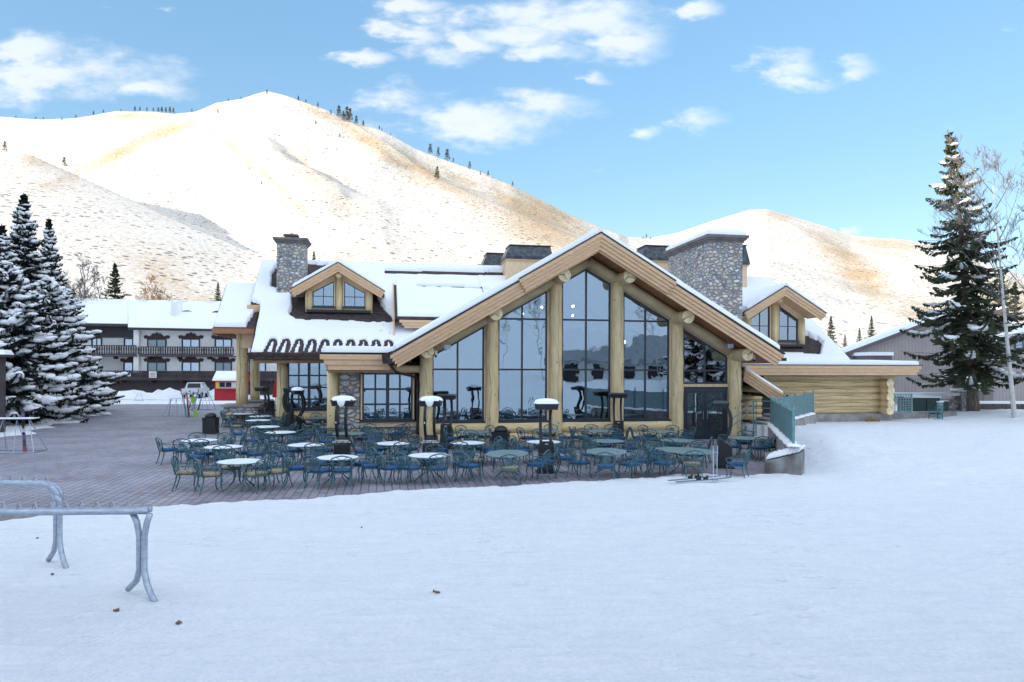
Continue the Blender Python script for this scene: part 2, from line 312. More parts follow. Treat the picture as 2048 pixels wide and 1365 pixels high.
def stone_mat(name, scale=3.4, warm=.0):
    m = bpy.data.materials.new(name); m.use_nodes = True; t = m.node_tree; b = t.nodes['Principled BSDF']; b.inputs['Roughness'].default_value = .75
    tc = N(t, 'ShaderNodeTexCoord'); mp = N(t, 'ShaderNodeMapping'); mp.inputs['Scale'].default_value = (1,1,1.45); lk(t, tc.outputs['Object'], mp.inputs[0])
    nz = N(t, 'ShaderNodeTexNoise'); nz.inputs['Scale'].default_value = 2.0; lk(t, mp.outputs[0], nz.inputs['Vector'])
    ad = N(t, 'ShaderNodeVectorMath', operation='MULTIPLY_ADD'); lk(t, nz.outputs['Color'], ad.inputs[0]); ad.inputs[1].default_value = (.18,.18,.18); lk(t, mp.outputs[0], ad.inputs[2])
    e = N(t, 'ShaderNodeTexVoronoi', feature='DISTANCE_TO_EDGE'); e.inputs['Scale'].default_value = scale; e.inputs['Randomness'].default_value = .85; lk(t, ad.outputs[0], e.inputs['Vector'])
    v = N(t, 'ShaderNodeTexVoronoi'); v.inputs['Scale'].default_value = scale; v.inputs['Randomness'].default_value = .85; lk(t, ad.outputs[0], v.inputs['Vector'])
    sp = N(t, 'ShaderNodeSeparateColor'); lk(t, v.outputs['Color'], sp.inputs[0])
    cr = N(t, 'ShaderNodeValToRGB'); lk(t, sp.outputs[0], cr.inputs[0]); el = cr.color_ramp.elements
    w = warm
    cols = [(.15,.16,.175),(.46,.46,.46),(.27,.29,.32),(.62,.59,.55),(.38+w,.31+w*.5,.27),(.54+w,.48+w*.6,.39+w*.3),(.31,.32,.34),(.70,.67,.63)]
    el[0].color = (*cols[0],1); el[0].position = 0; el[1].color = (*cols[-1],1); el[1].position = 1
    for i, c_ in enumerate(cols[1:-1]): q = el.new((i+1)/7); q.color = (*c_,1)
    mo = N(t, 'ShaderNodeMapRange'); rnd_ = mth(t, 'MINIMUM', e.outputs['Distance'], mth(t, 'MULTIPLY', mth(t, 'SUBTRACT', .78, v.outputs['Distance']), .55)); mo.inputs['From Min'].default_value = .02; mo.inputs['From Max'].default_value = .06; lk(t, rnd_, mo.inputs['Value'])
    mx = N(t, 'ShaderNodeMix', data_type='RGBA'); lk(t, mo.outputs[0], mx.inputs['Factor']); mx.inputs['A'].default_value = (.20,.185,.175,1); lk(t, cr.outputs[0], mx.inputs['B'])
    n3 = N(t, 'ShaderNodeTexNoise'); n3.inputs['Scale'].default_value = 18; lk(t, tc.outputs['Object'], n3.inputs['Vector'])
    m3 = N(t, 'ShaderNodeMix', data_type='RGBA', blend_type='MULTIPLY'); m3.inputs['Factor'].default_value = .5; lk(t, mx.outputs['Result'], m3.inputs['A'])
    c3 = N(t, 'ShaderNodeMapRange'); c3.inputs['To Min'].default_value = .75; c3.inputs['To Max'].default_value = 1.5; lk(t, n3.outputs[0], c3.inputs['Value']); lk(t, c3.outputs[0], m3.inputs['B'])
    lk(t, m3.outputs['Result'], b.inputs['Base Color'])
    hb = N(t, 'ShaderNodeMapRange'); hb.interpolation_type = 'SMOOTHSTEP'; hb.inputs['From Max'].default_value = .2; lk(t, rnd_, hb.inputs['Value'])
    bp = N(t, 'ShaderNodeBump'); bp.inputs['Distance'].default_value = .09; lk(t, hb.outputs[0], bp.inputs['Height']); lk(t, bp.outputs[0], b.inputs['Normal'])
    return m
M['stone'] = stone_mat('river_stone', 4.0)
M['stone_warm'] = stone_mat('warm_river_stone', 3.0, .12)
def shingle_mat():
    m = bpy.data.materials.new('shingles'); m.use_nodes = True; t = m.node_tree; b = t.nodes['Principled BSDF']; b.inputs['Roughness'].default_value = .85
    tc = N(t, 'ShaderNodeTexCoord'); mp = N(t, 'ShaderNodeMapping'); lk(t, tc.outputs['Object'], mp.inputs[0]); mp.inputs['Scale'].default_value = (1,1.25,0)
    br = N(t, 'ShaderNodeTexBrick'); br.inputs['Scale'].default_value = 4; br.inputs['Color1'].default_value = (.040,.028,.029,1); br.inputs['Color2'].default_value = (.085,.062,.062,1); br.inputs['Mortar'].default_value = (.012,.01,.012,1)
    br.inputs['Mortar Size'].default_value = .04; br.inputs['Brick Width'].default_value = .8; br.inputs['Row Height'].default_value = .5
    lk(t, mp.outputs[0], br.inputs['Vector']); lk(t, br.outputs['Color'], b.inputs['Base Color'])
    return m
M['shingle'] = shingle_mat()
def siding_mat():
    m = bpy.data.materials.new('grey_siding'); m.use_nodes = True; t = m.node_tree; b = t.nodes['Principled BSDF']; b.inputs['Roughness'].default_value = .8
    tc = N(t, 'ShaderNodeTexCoord'); w = N(t, 'ShaderNodeTexWave'); w.wave_profile = 'SAW'; w.inputs['Scale'].default_value = 1.1; w.inputs['Distortion'].default_value = 0; lk(t, tc.outputs['Object'], w.inputs['Vector'])
    cr = N(t, 'ShaderNodeValToRGB'); lk(t, w.outputs['Fac'], cr.inputs[0]); cr.color_ramp.elements[0].position = .0; cr.color_ramp.elements[0].color = (.17,.15,.152,1); cr.color_ramp.elements[1].position = .12; cr.color_ramp.elements[1].color = (.42,.37,.35,1)
    nz = N(t, 'ShaderNodeTexNoise'); nz.inputs['Scale'].default_value = .8; lk(t, tc.outputs['Object'], nz.inputs['Vector'])
    mx = N(t, 'ShaderNodeMix', data_type='RGBA', blend_type='MULTIPLY'); mx.inputs['Factor'].default_value = .35; lk(t, cr.outputs[0], mx.inputs['A']); lk(t, nz.outputs['Fac'], mx.inputs['B']); lk(t, mx.outputs['Result'], b.inputs['Base Color'])
    return m
M['siding'] = siding_mat()
def lamp_mat():
    m = bpy.data.materials.new('lit_bulb'); m.use_nodes = True; b = m.node_tree.nodes['Principled BSDF']; b.inputs['Emission Color'].default_value = (1,.72,.4,1); b.inputs['Emission Strength'].default_value = 14
    return m
M['bulb'] = lamp_mat()
# ================================================================== ground
def sstep(a, b, x): t = np.clip((x-a)/(b-a), 0, 1); return t*t*(3-2*t)
def vnoise(x, y, seed=0):
    xi = np.floor(x).astype(np.int64); yi = np.floor(y).astype(np.int64); fx = x-xi; fy = y-yi
    fx = fx*fx*(3-2*fx); fy = fy*fy*(3-2*fy)
    def h(a, b):
        n = (a*374761393 + b*668265263 + seed*982451653) & 0x7fffffff
        n = ((n ^ (n >> 13))*1274126177) & 0x7fffffff
        return ((n ^ (n >> 16)) & 0xffff)/65535.0
    return (h(xi,yi)*(1-fx)+h(xi+1,yi)*fx)*(1-fy)+(h(xi,yi+1)*(1-fx)+h(xi+1,yi+1)*fx)*fy
def fbm(x, y, o=4, seed=0):
    s = 0; a = .5; 
    for i in range(o): s = s + a*vnoise(x*2**i+17*i, y*2**i-31*i, seed+i); a *= .5
    return s
plaza_px = [(-260,1062),(0,1042),(150,1028),(300,1013),(400,1008),(480,1004),(600,999),(700,990),(850,979),(1000,973),(1100,967),(1240,959),(1330,952),(1400,947),(1480,953),(1540,948),(1592,944)]
plaza = [tuple(gnd(x, y, .03)[:2]) for x, y in plaza_px]
plaza += [(8.9,22.0),(11.4,29.2),(12.5,32.5),(8,36),(2,58),(-4,62),(-18,61),(-33,60.5),(-37,57.5)]
plaza += [tuple(gnd(x, y, 0)[:2]) for x, y in [(178,824),(120,834),(150,842),(95,848),(108,855),(55,862),(70,868),(10,874),(-60,884),(-260,930)]]
PZ = np.array(plaza)
def sdist(px, py, poly):
    d = np.full(px.shape, 1e9); inside = np.zeros(px.shape, bool); n = len(poly)
    for i in range(n):
        ax, ay = poly[i]; bx, by = poly[(i+1) % n]; ex, ey = bx-ax, by-ay
        t = np.clip(((px-ax)*ex+(py-ay)*ey)/(ex*ex+ey*ey+1e-12), 0, 1)
        d = np.minimum(d, np.hypot(px-ax-t*ex, py-ay-t*ey))
        c = ((ay > py) != (by > py)) & (px < (bx-ax)*(py-ay)/(by-ay+1e-15)+ax)
        inside ^= c
    return np.where(inside, -d, d)
def ground_z(X, Y):
    d = sdist(X, Y, PZ)
    e = d + (fbm(X*1.6, Y*1.6, 4, 3)-.47)*.60 + (fbm(X*5.5, Y*5.5, 2, 13)-.37)*.42
    lip = np.clip(e, -1, .35)/.35
    z = np.where(e < 0, -.12, -.02+.09*np.sqrt(np.clip(lip, 0, 1)))
    dd = np.clip(d, 0, 30)
    zl = np.where(Y < 19, .055*dd, np.minimum(.04*dd, .35))
    zr = np.interp(Y, [-20,0,8,15,21,31,38,45,80], [1.0,.95,.5,.3,.25,.62,.33,.36,.0])
    w = sstep(8.5, 11, X)*sstep(16, 22, Y)
    und = (fbm(X*.35, Y*.35, 3, 9)-.45)*.12 + (fbm(X*1.4, Y*1.4, 3, 5)-.45)*(.05+.10*sstep(8, 12, X)*sstep(15, 20, Y)) + (fbm(X*4, Y*4, 2, 15)-.4)*.02
    z = z + np.where(d > 0, (zl*(1-w)+zr*w) + und*sstep(.2, 2.5, d), 0)
    z = z + np.where((d > 0) & (d < .8), (fbm(X*4.5, Y*4.5, 2, 21)-.32)*.17*np.sqrt(np.clip(e,0,1)), 0)
    # lot behind the plaza, snow banks by the hotel
    far = sstep(60, 75, Y)*(1-sstep(-5, 15, X))
    z = z*(1-far) + far*(-.42)
    bk = np.exp(-((Y-85.5-1.5*np.sin(X*.3))/1.7)**2)*sstep(-66,-52,X)*(1-sstep(-37.5,-34,X))
    z = z + bk*(.1+1.9*np.clip(fbm(X*.55, Y*.4, 5, 33)-.2, 0, 1)**1.2*1.5 + .9*(fbm(X*1.3, Y*1.1, 3, 37)-.45))
    bk2 = np.exp(-((Y-78)/2.2)**2)*sstep(-48,-44,X)*(1-sstep(-16,-12,X))
    z = z + bk2*.10*fbm(X*.5, Y*.4, 3, 44)
    # mound round the big spruce and right edge
    z = z + .35*np.exp(-((X-28)**2+(Y-41.5)**2)/9) + .3*sstep(26, 34, X)*sstep(28,38,Y)*(1-sstep(48,60,Y))
    z = z + np.where(d > 0, .34*np.exp(-((X-11.6)**2/5+(Y-25.5)**2/14)) + .16*np.exp(-((X-14.5)**2/7+(Y-21)**2/5)), 0)*sstep(.1, 1.5, d)
    z = z + np.clip(-16-Y, 0, 20)*.06
    return z
def axis(segs):
    out = [segs[0][0]]
    for a, b, st in segs:
        n = max(1, int(round((b-a)/st))); out += list(a + (b-a)*(np.arange(1, n+1)/n))
    return np.array(out)
def grid_obj(name, X, Y, Z, m, kind='structure', smooth=True):
    ny, nx = X.shape
    co = np.stack([X, Y, Z], -1).reshape(-1, 3)
    idx = np.arange(ny*nx).reshape(ny, nx)
    f = np.stack([idx[:-1,:-1], idx[:-1,1:], idx[1:,1:], idx[1:,:-1]], -1).reshape(-1, 4)
    me = bpy.data.meshes.new(name); me.vertices.add(len(co)); me.vertices.foreach_set('co', co.ravel())
    me.loops.add(f.size); me.loops.foreach_set('vertex_index', f.ravel()); me.polygons.add(len(f))
    me.polygons.foreach_set('loop_start', np.arange(0, f.size, 4)); me.polygons.foreach_set('loop_total', np.full(len(f), 4))
    me.polygons.foreach_set('use_smooth', np.ones(len(f), bool)); me.update(calc_edges=True)
    me.materials.append(m); o = bpy.data.objects.new(name, me); C.objects.link(o)
    if kind: o['kind'] = kind
    return o
def snow_ground_mat():
    m = bpy.data.materials.new('snow_ground'); m.use_nodes = True; t = m.node_tree; b = t.nodes['Principled BSDF']
    b.inputs['Roughness'].default_value = .6
    tc = N(t, 'ShaderNodeTexCoord'); sp = N(t, 'ShaderNodeSeparateXYZ'); lk(t, tc.outputs['Object'], sp.inputs[0])
    n1 = N(t, 'ShaderNodeTexNoise'); n1.inputs['Scale'].default_value = 3.2; n1.inputs['Detail'].default_value = 8; n1.inputs['Roughness'].default_value = .62; lk(t, tc.outputs['Object'], n1.inputs['Vector'])
    n2 = N(t, 'ShaderNodeTexNoise'); n2.inputs['Scale'].default_value = 22; n2.inputs['Detail'].default_value = 6; n2.inputs['Roughness'].default_value = .7; lk(t, tc.outputs['Object'], n2.inputs['Vector'])
    # ski and groomer tracks: long stretched noise
    mp = N(t, 'ShaderNodeMapping'); mp.inputs['Scale'].default_value = (.7, 7, 1); mp.inputs['Rotation'].default_value = (0,0,R(14)); lk(t, tc.outputs['Object'], mp.inputs[0])
    n3 = N(t, 'ShaderNodeTexNoise'); n3.inputs['Scale'].default_value = 1.3; n3.inputs['Detail'].default_value = 5; lk(t, mp.outputs[0], n3.inputs['Vector'])
    # corduroy left by the groomer near the rack
    wv = N(t, 'ShaderNodeTexWave'); wv.inputs['Scale'].default_value = 4.6; wv.inputs['Distortion'].default_value = .4
    mw = N(t, 'ShaderNodeMapping'); mw.inputs['Rotation'].default_value = (0,0,R(12)); lk(t, tc.outputs['Object'], mw.inputs[0]); lk(t, mw.outputs[0], wv.inputs['Vector'])
    n4 = N(t, 'ShaderNodeTexNoise'); n4.inputs['Scale'].default_value = .55; lk(t, tc.outputs['Object'], n4.inputs['Vector'])
    k1 = N(t, 'ShaderNodeMapRange'); k1.inputs['From Min'].default_value = .40; k1.inputs['From Max'].default_value = .47; lk(t, n4.outputs[0], k1.inputs['Value'])
    k2 = N(t, 'ShaderNodeMapRange'); k2.inputs['From Min'].default_value = -2.5; k2.inputs['From Max'].default_value = -4.2; lk(t, sp.outputs[0], k2.inputs['Value'])
    k3 = N(t, 'ShaderNodeMapRange'); k3.inputs['From Min'].default_value = 10; k3.inputs['From Max'].default_value = 8.3; lk(t, sp.outputs[1], k3.inputs['Value'])
    cor = mth(t, 'MULTIPLY', mth(t, 'MULTIPLY', wv.outputs['Fac'], k1.outputs[0]), mth(t, 'MULTIPLY', k2.outputs[0], k3.outputs[0]))
    h = mth(t, 'ADD', mth(t, 'MULTIPLY', n1.outputs[0], .17), mth(t, 'ADD', mth(t, 'MULTIPLY', n2.outputs[0], .085), mth(t, 'ADD', mth(t, 'MULTIPLY', n3.outputs[0], .09), mth(t, 'MULTIPLY', cor, .045))))
    # ski tracks crossing the open snow
    tn = N(t, 'ShaderNodeTexNoise'); tn.inputs['Scale'].default_value = .12; lk(t, tc.outputs['Object'], tn.inputs['Vector'])
    wob = mth(t, 'MULTIPLY', mth(t, 'SUBTRACT', tn.outputs[0], .5), 3.5)
    tr = None
    for (sx_, sy_, off) in ((.35,1,9.6),(.32,1,9.83),(-.18,1,12.4),(-.18,1,12.62),(.62,1,7.1),(.62,1,7.36),(.08,1,14.9),(.08,1,15.12),(-.5,1,6.3),(-.5,1,6.56),(1.3,1,14.0),(1.3,1,14.4),(-.95,1,9.2),(-.95,1,9.55)):
        l_ = mth(t, 'ADD', mth(t, 'ADD', mth(t, 'MULTIPLY', sp.outputs[0], sx_), mth(t, 'MULTIPLY', sp.outputs[1], sy_)), wob)
        m_ = N(t, 'ShaderNodeMapRange'); m_.interpolation_type = 'SMOOTHSTEP'; m_.inputs['From Min'].default_value = .07; m_.inputs['From Max'].default_value = .02; lk(t, mth(t, 'ABSOLUTE', mth(t, 'SUBTRACT', l_, off)), m_.inputs['Value'])
        tr = m_.outputs[0] if tr is None else mth(t, 'MAXIMUM', tr, m_.outputs[0])
    tr = mth(t, 'MULTIPLY', tr, mth(t, 'MULTIPLY', n1.outputs[0], 1.2))
    # trampled patches
    vp = N(t, 'ShaderNodeTexVoronoi'); vp.inputs['Scale'].default_value = 2.6; lk(t, tc.outputs['Object'], vp.inputs['Vector'])
    pr_ = N(t, 'ShaderNodeMapRange'); pr_.interpolation_type = 'SMOOTHSTEP'; pr_.inputs['From Min'].default_value = .34; pr_.inputs['From Max'].default_value = .12; lk(t, vp.outputs['Distance'], pr_.inputs['Value'])
    tm = N(t, 'ShaderNodeMapRange'); tm.inputs['From Min'].default_value = .50; tm.inputs['From Max'].default_value = .60; lk(t, n4.outputs[0], tm.inputs['Value'])
    h = mth(t, 'SUBTRACT', h, mth(t, 'ADD', mth(t, 'MULTIPLY', tr, .035), mth(t, 'MULTIPLY', mth(t, 'MULTIPLY', pr_.outputs[0], tm.outputs[0]), .10)))
    bp = N(t, 'ShaderNodeBump'); bp.inputs['Distance'].default_value = .55; bp.inputs['Strength'].default_value = 1; lk(t, h, bp.inputs['Height']); lk(t, bp.outputs[0], b.inputs['Normal'])
    # dirty driven snow on the far lot
    d1 = N(t, 'ShaderNodeMapRange'); d1.inputs['From Min'].default_value = 62; d1.inputs['From Max'].default_value = 70; lk(t, sp.outputs[1], d1.inputs['Value'])
    d1b = N(t, 'ShaderNodeMapRange'); d1b.inputs['From Min'].default_value = 82; d1b.inputs['From Max'].default_value = 78; lk(t, sp.outputs[1], d1b.inputs['Value'])
    mpl = N(t, 'ShaderNodeMapping'); mpl.inputs['Scale'].default_value = (.09, .5, 1); lk(t, tc.outputs['Object'], mpl.inputs[0])
    n5 = N(t, 'ShaderNodeTexNoise'); n5.inputs['Scale'].default_value = 1; n5.inputs['Detail'].default_value = 6; lk(t, mpl.outputs[0], n5.inputs['Vector'])
    k5 = N(t, 'ShaderNodeMapRange'); k5.inputs['From Min'].default_value = .52; k5.inputs['From Max'].default_value = .6; lk(t, n5.outputs[0], k5.inputs['Value'])
    fac = mth(t, 'MULTIPLY', mth(t, 'MULTIPLY', d1.outputs[0], d1b.outputs[0]), mth(t, 'MULTIPLY', k5.outputs[0], .75))
    mx = N(t, 'ShaderNodeMix', data_type='RGBA'); lk(t, fac, mx.inputs['Factor']); cx = N(t, 'ShaderNodeMix', data_type='RGBA'); cx.inputs['A'].default_value = (.76,.79,.84,1); cx.inputs['B'].default_value = (.92,.925,.94,1); q = N(t, 'ShaderNodeMapRange'); q.inputs['From Min'].default_value = .40; q.inputs['From Max'].default_value = .62
    lk(t, mth(t, 'ADD', mth(t, 'MULTIPLY', n2.outputs[0], .55), mth(t, 'ADD', mth(t, 'MULTIPLY', n1.outputs[0], .25), mth(t, 'MULTIPLY', n3.outputs[0], .20))), q.inputs['Value']); lk(t, mth(t, 'SUBTRACT', q.outputs[0], mth(t, 'MULTIPLY', tr, .22), clamp=True), cx.inputs['Factor']); lk(t, cx.outputs['Result'], mx.inputs['A']); mx.inputs['B'].default_value = (.13,.14,.15,1)
    lk(t, mx.outputs['Result'], b.inputs['Base Color'])
    return m
M['snow_ground'] = snow_ground_mat()
xs = axis([(-5000,-600,400),(-600,-120,40),(-120,-64,2.0),(-64,-40,.6),(-40,-16,.4),(-16,14,.11),(14,36,.3),(36,60,1.5),(60,200,20),(200,5000,400)])
ys = axis([(-60,-4,2.0),(-4,3,.3),(3,14.5,.11),(14.5,24.5,.09),(24.5,46,.25),(46,66,.4),(66,96,.5),(96,240,12),(240,8000,500)])
GX, GY = np.meshgrid(xs, ys)
grid_obj('snow_ground', GX, GY, ground_z(GX, GY), M['snow_ground'])
def gz(x, y): return float(ground_z(np.array([[x]]), np.array([[y]]))[0,0])
def gz0(x, y):   # ground or paving, whichever is on top
    return max(gz(x, y), 0.0) if sdist(np.array([x]), np.array([y]), PZ)[0] < .3 else gz(x, y)
# brick paving
def paver_mat():
    m = bpy.data.materials.new('pavers'); m.use_nodes = True; t = m.node_tree; b = t.nodes['Principled BSDF']; b.inputs['Roughness'].default_value = .7
    tc = N(t, 'ShaderNodeTexCoord'); mp = N(t, 'ShaderNodeMapping'); mp.inputs['Rotation'].default_value = (0,0,-TH+R(90)); lk(t, tc.outputs['Object'], mp.inputs[0])
    br = N(t, 'ShaderNodeTexBrick'); br.inputs['Scale'].default_value = 1; br.inputs['Brick Width'].default_value = .32; br.inputs['Row Height'].default_value = .21
    br.inputs['Mortar Size'].default_value = .014; br.inputs['Mortar Smooth'].default_value = .3; br.inputs['Color1'].default_value = (0,0,0,1); br.inputs['Color2'].default_value = (1,1,1,1); br.inputs['Mortar'].default_value = (.5,.5,.5,1)
    lk(t, mp.outputs[0], br.inputs['Vector'])
    cr = N(t, 'ShaderNodeValToRGB'); lk(t, br.outputs['Color'], cr.inputs[0]); el = cr.color_ramp.elements
    el[0].color = (.21,.205,.245,1); el[1].color = (.33,.325,.375,1)
    for p, c_ in ((.12,(.25,.245,.29)),(.5,(.28,.27,.315)),(.88,(.31,.285,.32)),(.95,(.26,.19,.20))): q = el.new(p); q.color = (*c_,1)
    # redder, more varied bricks along the kerb side
    n0 = N(t, 'ShaderNodeTexNoise'); n0.inputs['Scale'].default_value = .32; lk(t, tc.outputs['Object'], n0.inputs['Vector'])
    sp = N(t, 'ShaderNodeSeparateXYZ'); lk(t, tc.outputs['Object'], sp.inputs[0])
    # border distance: line from left-front to right
    bd = mth(t, 'SUBTRACT', sp.outputs[1], mth(t, 'ADD', mth(t, 'MULTIPLY', sp.outputs[0], .36), 19.0))
    kb = N(t, 'ShaderNodeMapRange'); kb.inputs['From Min'].default_value = 1.6; kb.inputs['From Max'].default_value = -.3; lk(t, mth(t, 'ADD', bd, mth(t, 'MULTIPLY', mth(t, 'SUBTRACT', n0.outputs[0], .5), 3)), kb.inputs['Value'])
    c2 = N(t, 'ShaderNodeValToRGB'); lk(t, br.outputs['Color'], c2.inputs[0]); e2 = c2.color_ramp.elements
    e2[0].color = (.12,.12,.15,1); e2[1].color = (.29,.27,.29,1)
    for p, c_ in ((.25,(.24,.16,.165)),(.5,(.21,.19,.215)),(.7,(.29,.19,.18)),(.85,(.17,.16,.185))): q = e2.new(p); q.color = (*c_,1)
    m1 = N(t, 'ShaderNodeMix', data_type='RGBA'); lk(t, kb.outputs[0], m1.inputs['Factor']); lk(t, cr.outputs[0], m1.inputs['A']); lk(t, c2.outputs[0], m1.inputs['B'])
    mo = N(t, 'ShaderNodeMix', data_type='RGBA'); lk(t, br.outputs['Fac'], mo.inputs['Factor']); lk(t, m1.outputs['Result'], mo.inputs['A']); mo.inputs['B'].default_value = (.09,.09,.11,1)
    n1 = N(t, 'ShaderNodeTexNoise'); n1.inputs['Scale'].default_value = .5; n1.inputs['Detail'].default_value = 6; lk(t, tc.outputs['Object'], n1.inputs['Vector'])
    r1 = N(t, 'ShaderNodeMapRange'); r1.inputs['From Min'].default_value = .3; r1.inputs['From Max'].default_value = .7; r1.inputs['To Min'].default_value = .78; r1.inputs['To Max'].default_value = 1.2; lk(t, n1.outputs[0], r1.inputs['Value'])
    m2 = N(t, 'ShaderNodeMix', data_type='RGBA', blend_type='MULTIPLY'); m2.inputs['Factor'].default_value = 1; lk(t, mo.outputs['Result'], m2.inputs['A']); lk(t, r1.outputs[0], m2.inputs['B'])
    # frost and thin snow dust
    n2 = N(t, 'ShaderNodeTexNoise'); n2.inputs['Scale'].default_value = 1.1; n2.inputs['Detail'].default_value = 9; n2.inputs['Roughness'].default_value = .7; lk(t, tc.outputs['Object'], n2.inputs['Vector'])
    r2 = N(t, 'ShaderNodeMapRange'); r2.inputs['From Min'].default_value = .60; r2.inputs['From Max'].default_value = .74; r2.inputs['To Max'].default_value = .55; lk(t, n2.outputs[0], r2.inputs['Value'])
    m3 = N(t, 'ShaderNodeMix', data_type='RGBA'); lk(t, r2.outputs[0], m3.inputs['Factor']); lk(t, m2.outputs['Result'], m3.inputs['A']); m3.inputs['B'].default_value = (.45,.45,.5,1)
    lk(t, m3.outputs['Result'], b.inputs['Base Color'])
    bp = N(t, 'ShaderNodeBump'); bp.inputs['Distance'].default_value = .012; lk(t, mth(t, 'SUBTRACT', 1.0, br.outputs['Fac']), bp.inputs['Height']); lk(t, bp.outputs[0], b.inputs['Normal'])
    return m
M['pavers'] = paver_mat()
pv = MB(); pv.prismz([(-45,14),(-18,7.5),(-5,12.5),(12,19.5),(13,33),(12,64),(-44,64)], -.3, 0.0); tag(pv.build('paving', M['pavers']), kind='structure')
# ================================================================== mountain in front
sky_px = [(-2600,600),(-1200,330),(-600,262),(-300,240),(0,237),(80,243),(150,240),(230,226),(300,226),(350,230),(390,226),(430,208),(480,200),(510,190),(530,185),(560,190),(600,203),(650,221),(700,245),(760,262),(830,298),(900,325),(960,345),(1020,370),(1080,400),(1140,430),(1200,455),(1255,474),(1300,475),(1350,466),(1420,442),(1500,418),(1530,417),(1570,428),(1640,448),(1700,468),(1760,474),(1800,476),(1900,492),(1960,520),(2048,548),(2300,610),(2800,650),(4600,690)]
spx = np.array([p[0] for p in sky_px]); spy = np.array([p[1] for p in sky_px])
ux = axis([(-2.4,-.95,.03),(-.95,.95,.0028),(.95,2.5,.05)])
tt = np.concatenate([np.linspace(0, 1, 190), 1+np.linspace(.02, 1, 20)**1.5*.9])
U, T = np.meshgrid(ux, tt)
def drid(u): return np.interp(u, [-2.4,-.75,-.45,-.35,-.2,.0,.15,.25,.36,.6,2.5], [1500,1350,1200,1000,940,860,820,1000,1250,1300,1500])
D = drid(U); SZ = CAM_H + (HY-np.interp(CX+F_PX*U, spx, spy))/F_PX*D
SZ = SZ + (fbm(U*60, U*0+3, 4, 5)-.47)*1.5*np.clip((T-.8)*5,0,1)
Y0 = 215.0
Ym = Y0 + (D-Y0)*T
wl = .6*(1-sstep(-.48, -.25, U)); prof = np.where(T <= 1, (.85*T+.15*T**2.2)*(1-wl)+wl*(.35*T+.65*T**1.9), 1-(T-1)*.55)
Zm = -4 + (SZ+4)*prof
Xm = U*Ym
env = np.clip(T*(1-T)*4, 0, 1)*(T <= 1)
# drainages running down the face
ang = Xm*.0072 + (fbm(Xm*.004, Ym*.004, 3, 8)-.5)*1.8
rid = 1-np.abs(np.mod(ang, 2)-1)*2; 
Zm = Zm + env*(rid*5*np.clip(T*2, 0, 1) + (fbm(Xm*.010, Ym*.010, 3, 12)-.47)*14)
Zm = Zm + (fbm(Xm*.08, Ym*.08, 3, 14)-.47)*2.2*np.clip(env*3, 0, 1)
for (c0_, c1_, dep, wd) in (((-60,262,760),(150,330,620),20,60),((150,330,620),(300,440,500),20,50),((300,440,500),(470,575,390),15,40),((420,245,960),(560,372,800),8,16),((560,372,800),(700,500,620),7,16),((640,400,760),(900,560,520),8,40)):
    ax_, ay_ = (c0_[0]-CX)/F_PX*c0_[2], c0_[2]; bx_, by_ = (c1_[0]-CX)/F_PX*c1_[2], c1_[2]; ex, ey = bx_-ax_, by_-ay_
    tq = np.clip(((Xm-ax_)*ex+(Ym-ay_)*ey)/(ex*ex+ey*ey), 0, 1); dq = np.hypot(Xm-ax_-tq*ex, Ym-ay_-tq*ey)
    Zm = Zm - dep*np.exp(-(dq/wd)**2)*np.clip((1-T)*4, 0, 1)
def spur(crest, sl, sr, Zin):
    P = [(x_u*Yc, Yc, CAM_H+(HY-y_)/F_PX*Yc) for (x_, y_, Yc) in crest for x_u in [(x_-CX)/F_PX]]
    best = np.full(Xm.shape, -1e9)
    for (a, b) in zip(P[:-1], P[1:]):
        ex, ey = b[0]-a[0], b[1]-a[1]; l2 = ex*ex+ey*ey
        t = np.clip(((Xm-a[0])*ex+(Ym-a[1])*ey)/l2, 0, 1)
        dx, dy = Xm-a[0]-t*ex, Ym-a[1]-t*ey; d = np.hypot(dx, dy)
        side = ex*dy-ey*dx      # >0 : left of travel (crest drawn from far to near)
        h = a[2]+(b[2]-a[2])*t - d*np.where(side > 0, sr, sl)
        best = np.maximum(best, h)
    k = 5.0
    return np.where(best < Zin-40, Zin, k*np.log(np.exp((np.clip(Zin-best,-200,200))/k)+1)+best)
Zm = spur([(-900,150,900),(-250,262,700),(0,303,610),(60,313,575),(150,365,500),(240,446,420),(330,520,360),(420,592,305),(520,660,262)], .36, 1.25, Zm)
Zm = spur([(700,250,930),(850,350,760),(960,410,640),(1060,480,540),(1180,560,430)], .42, .46, Zm)
Zm = spur([(1530,425,1230),(1600,520,900),(1650,600,640),(1700,680,430)], .40, .42, Zm)
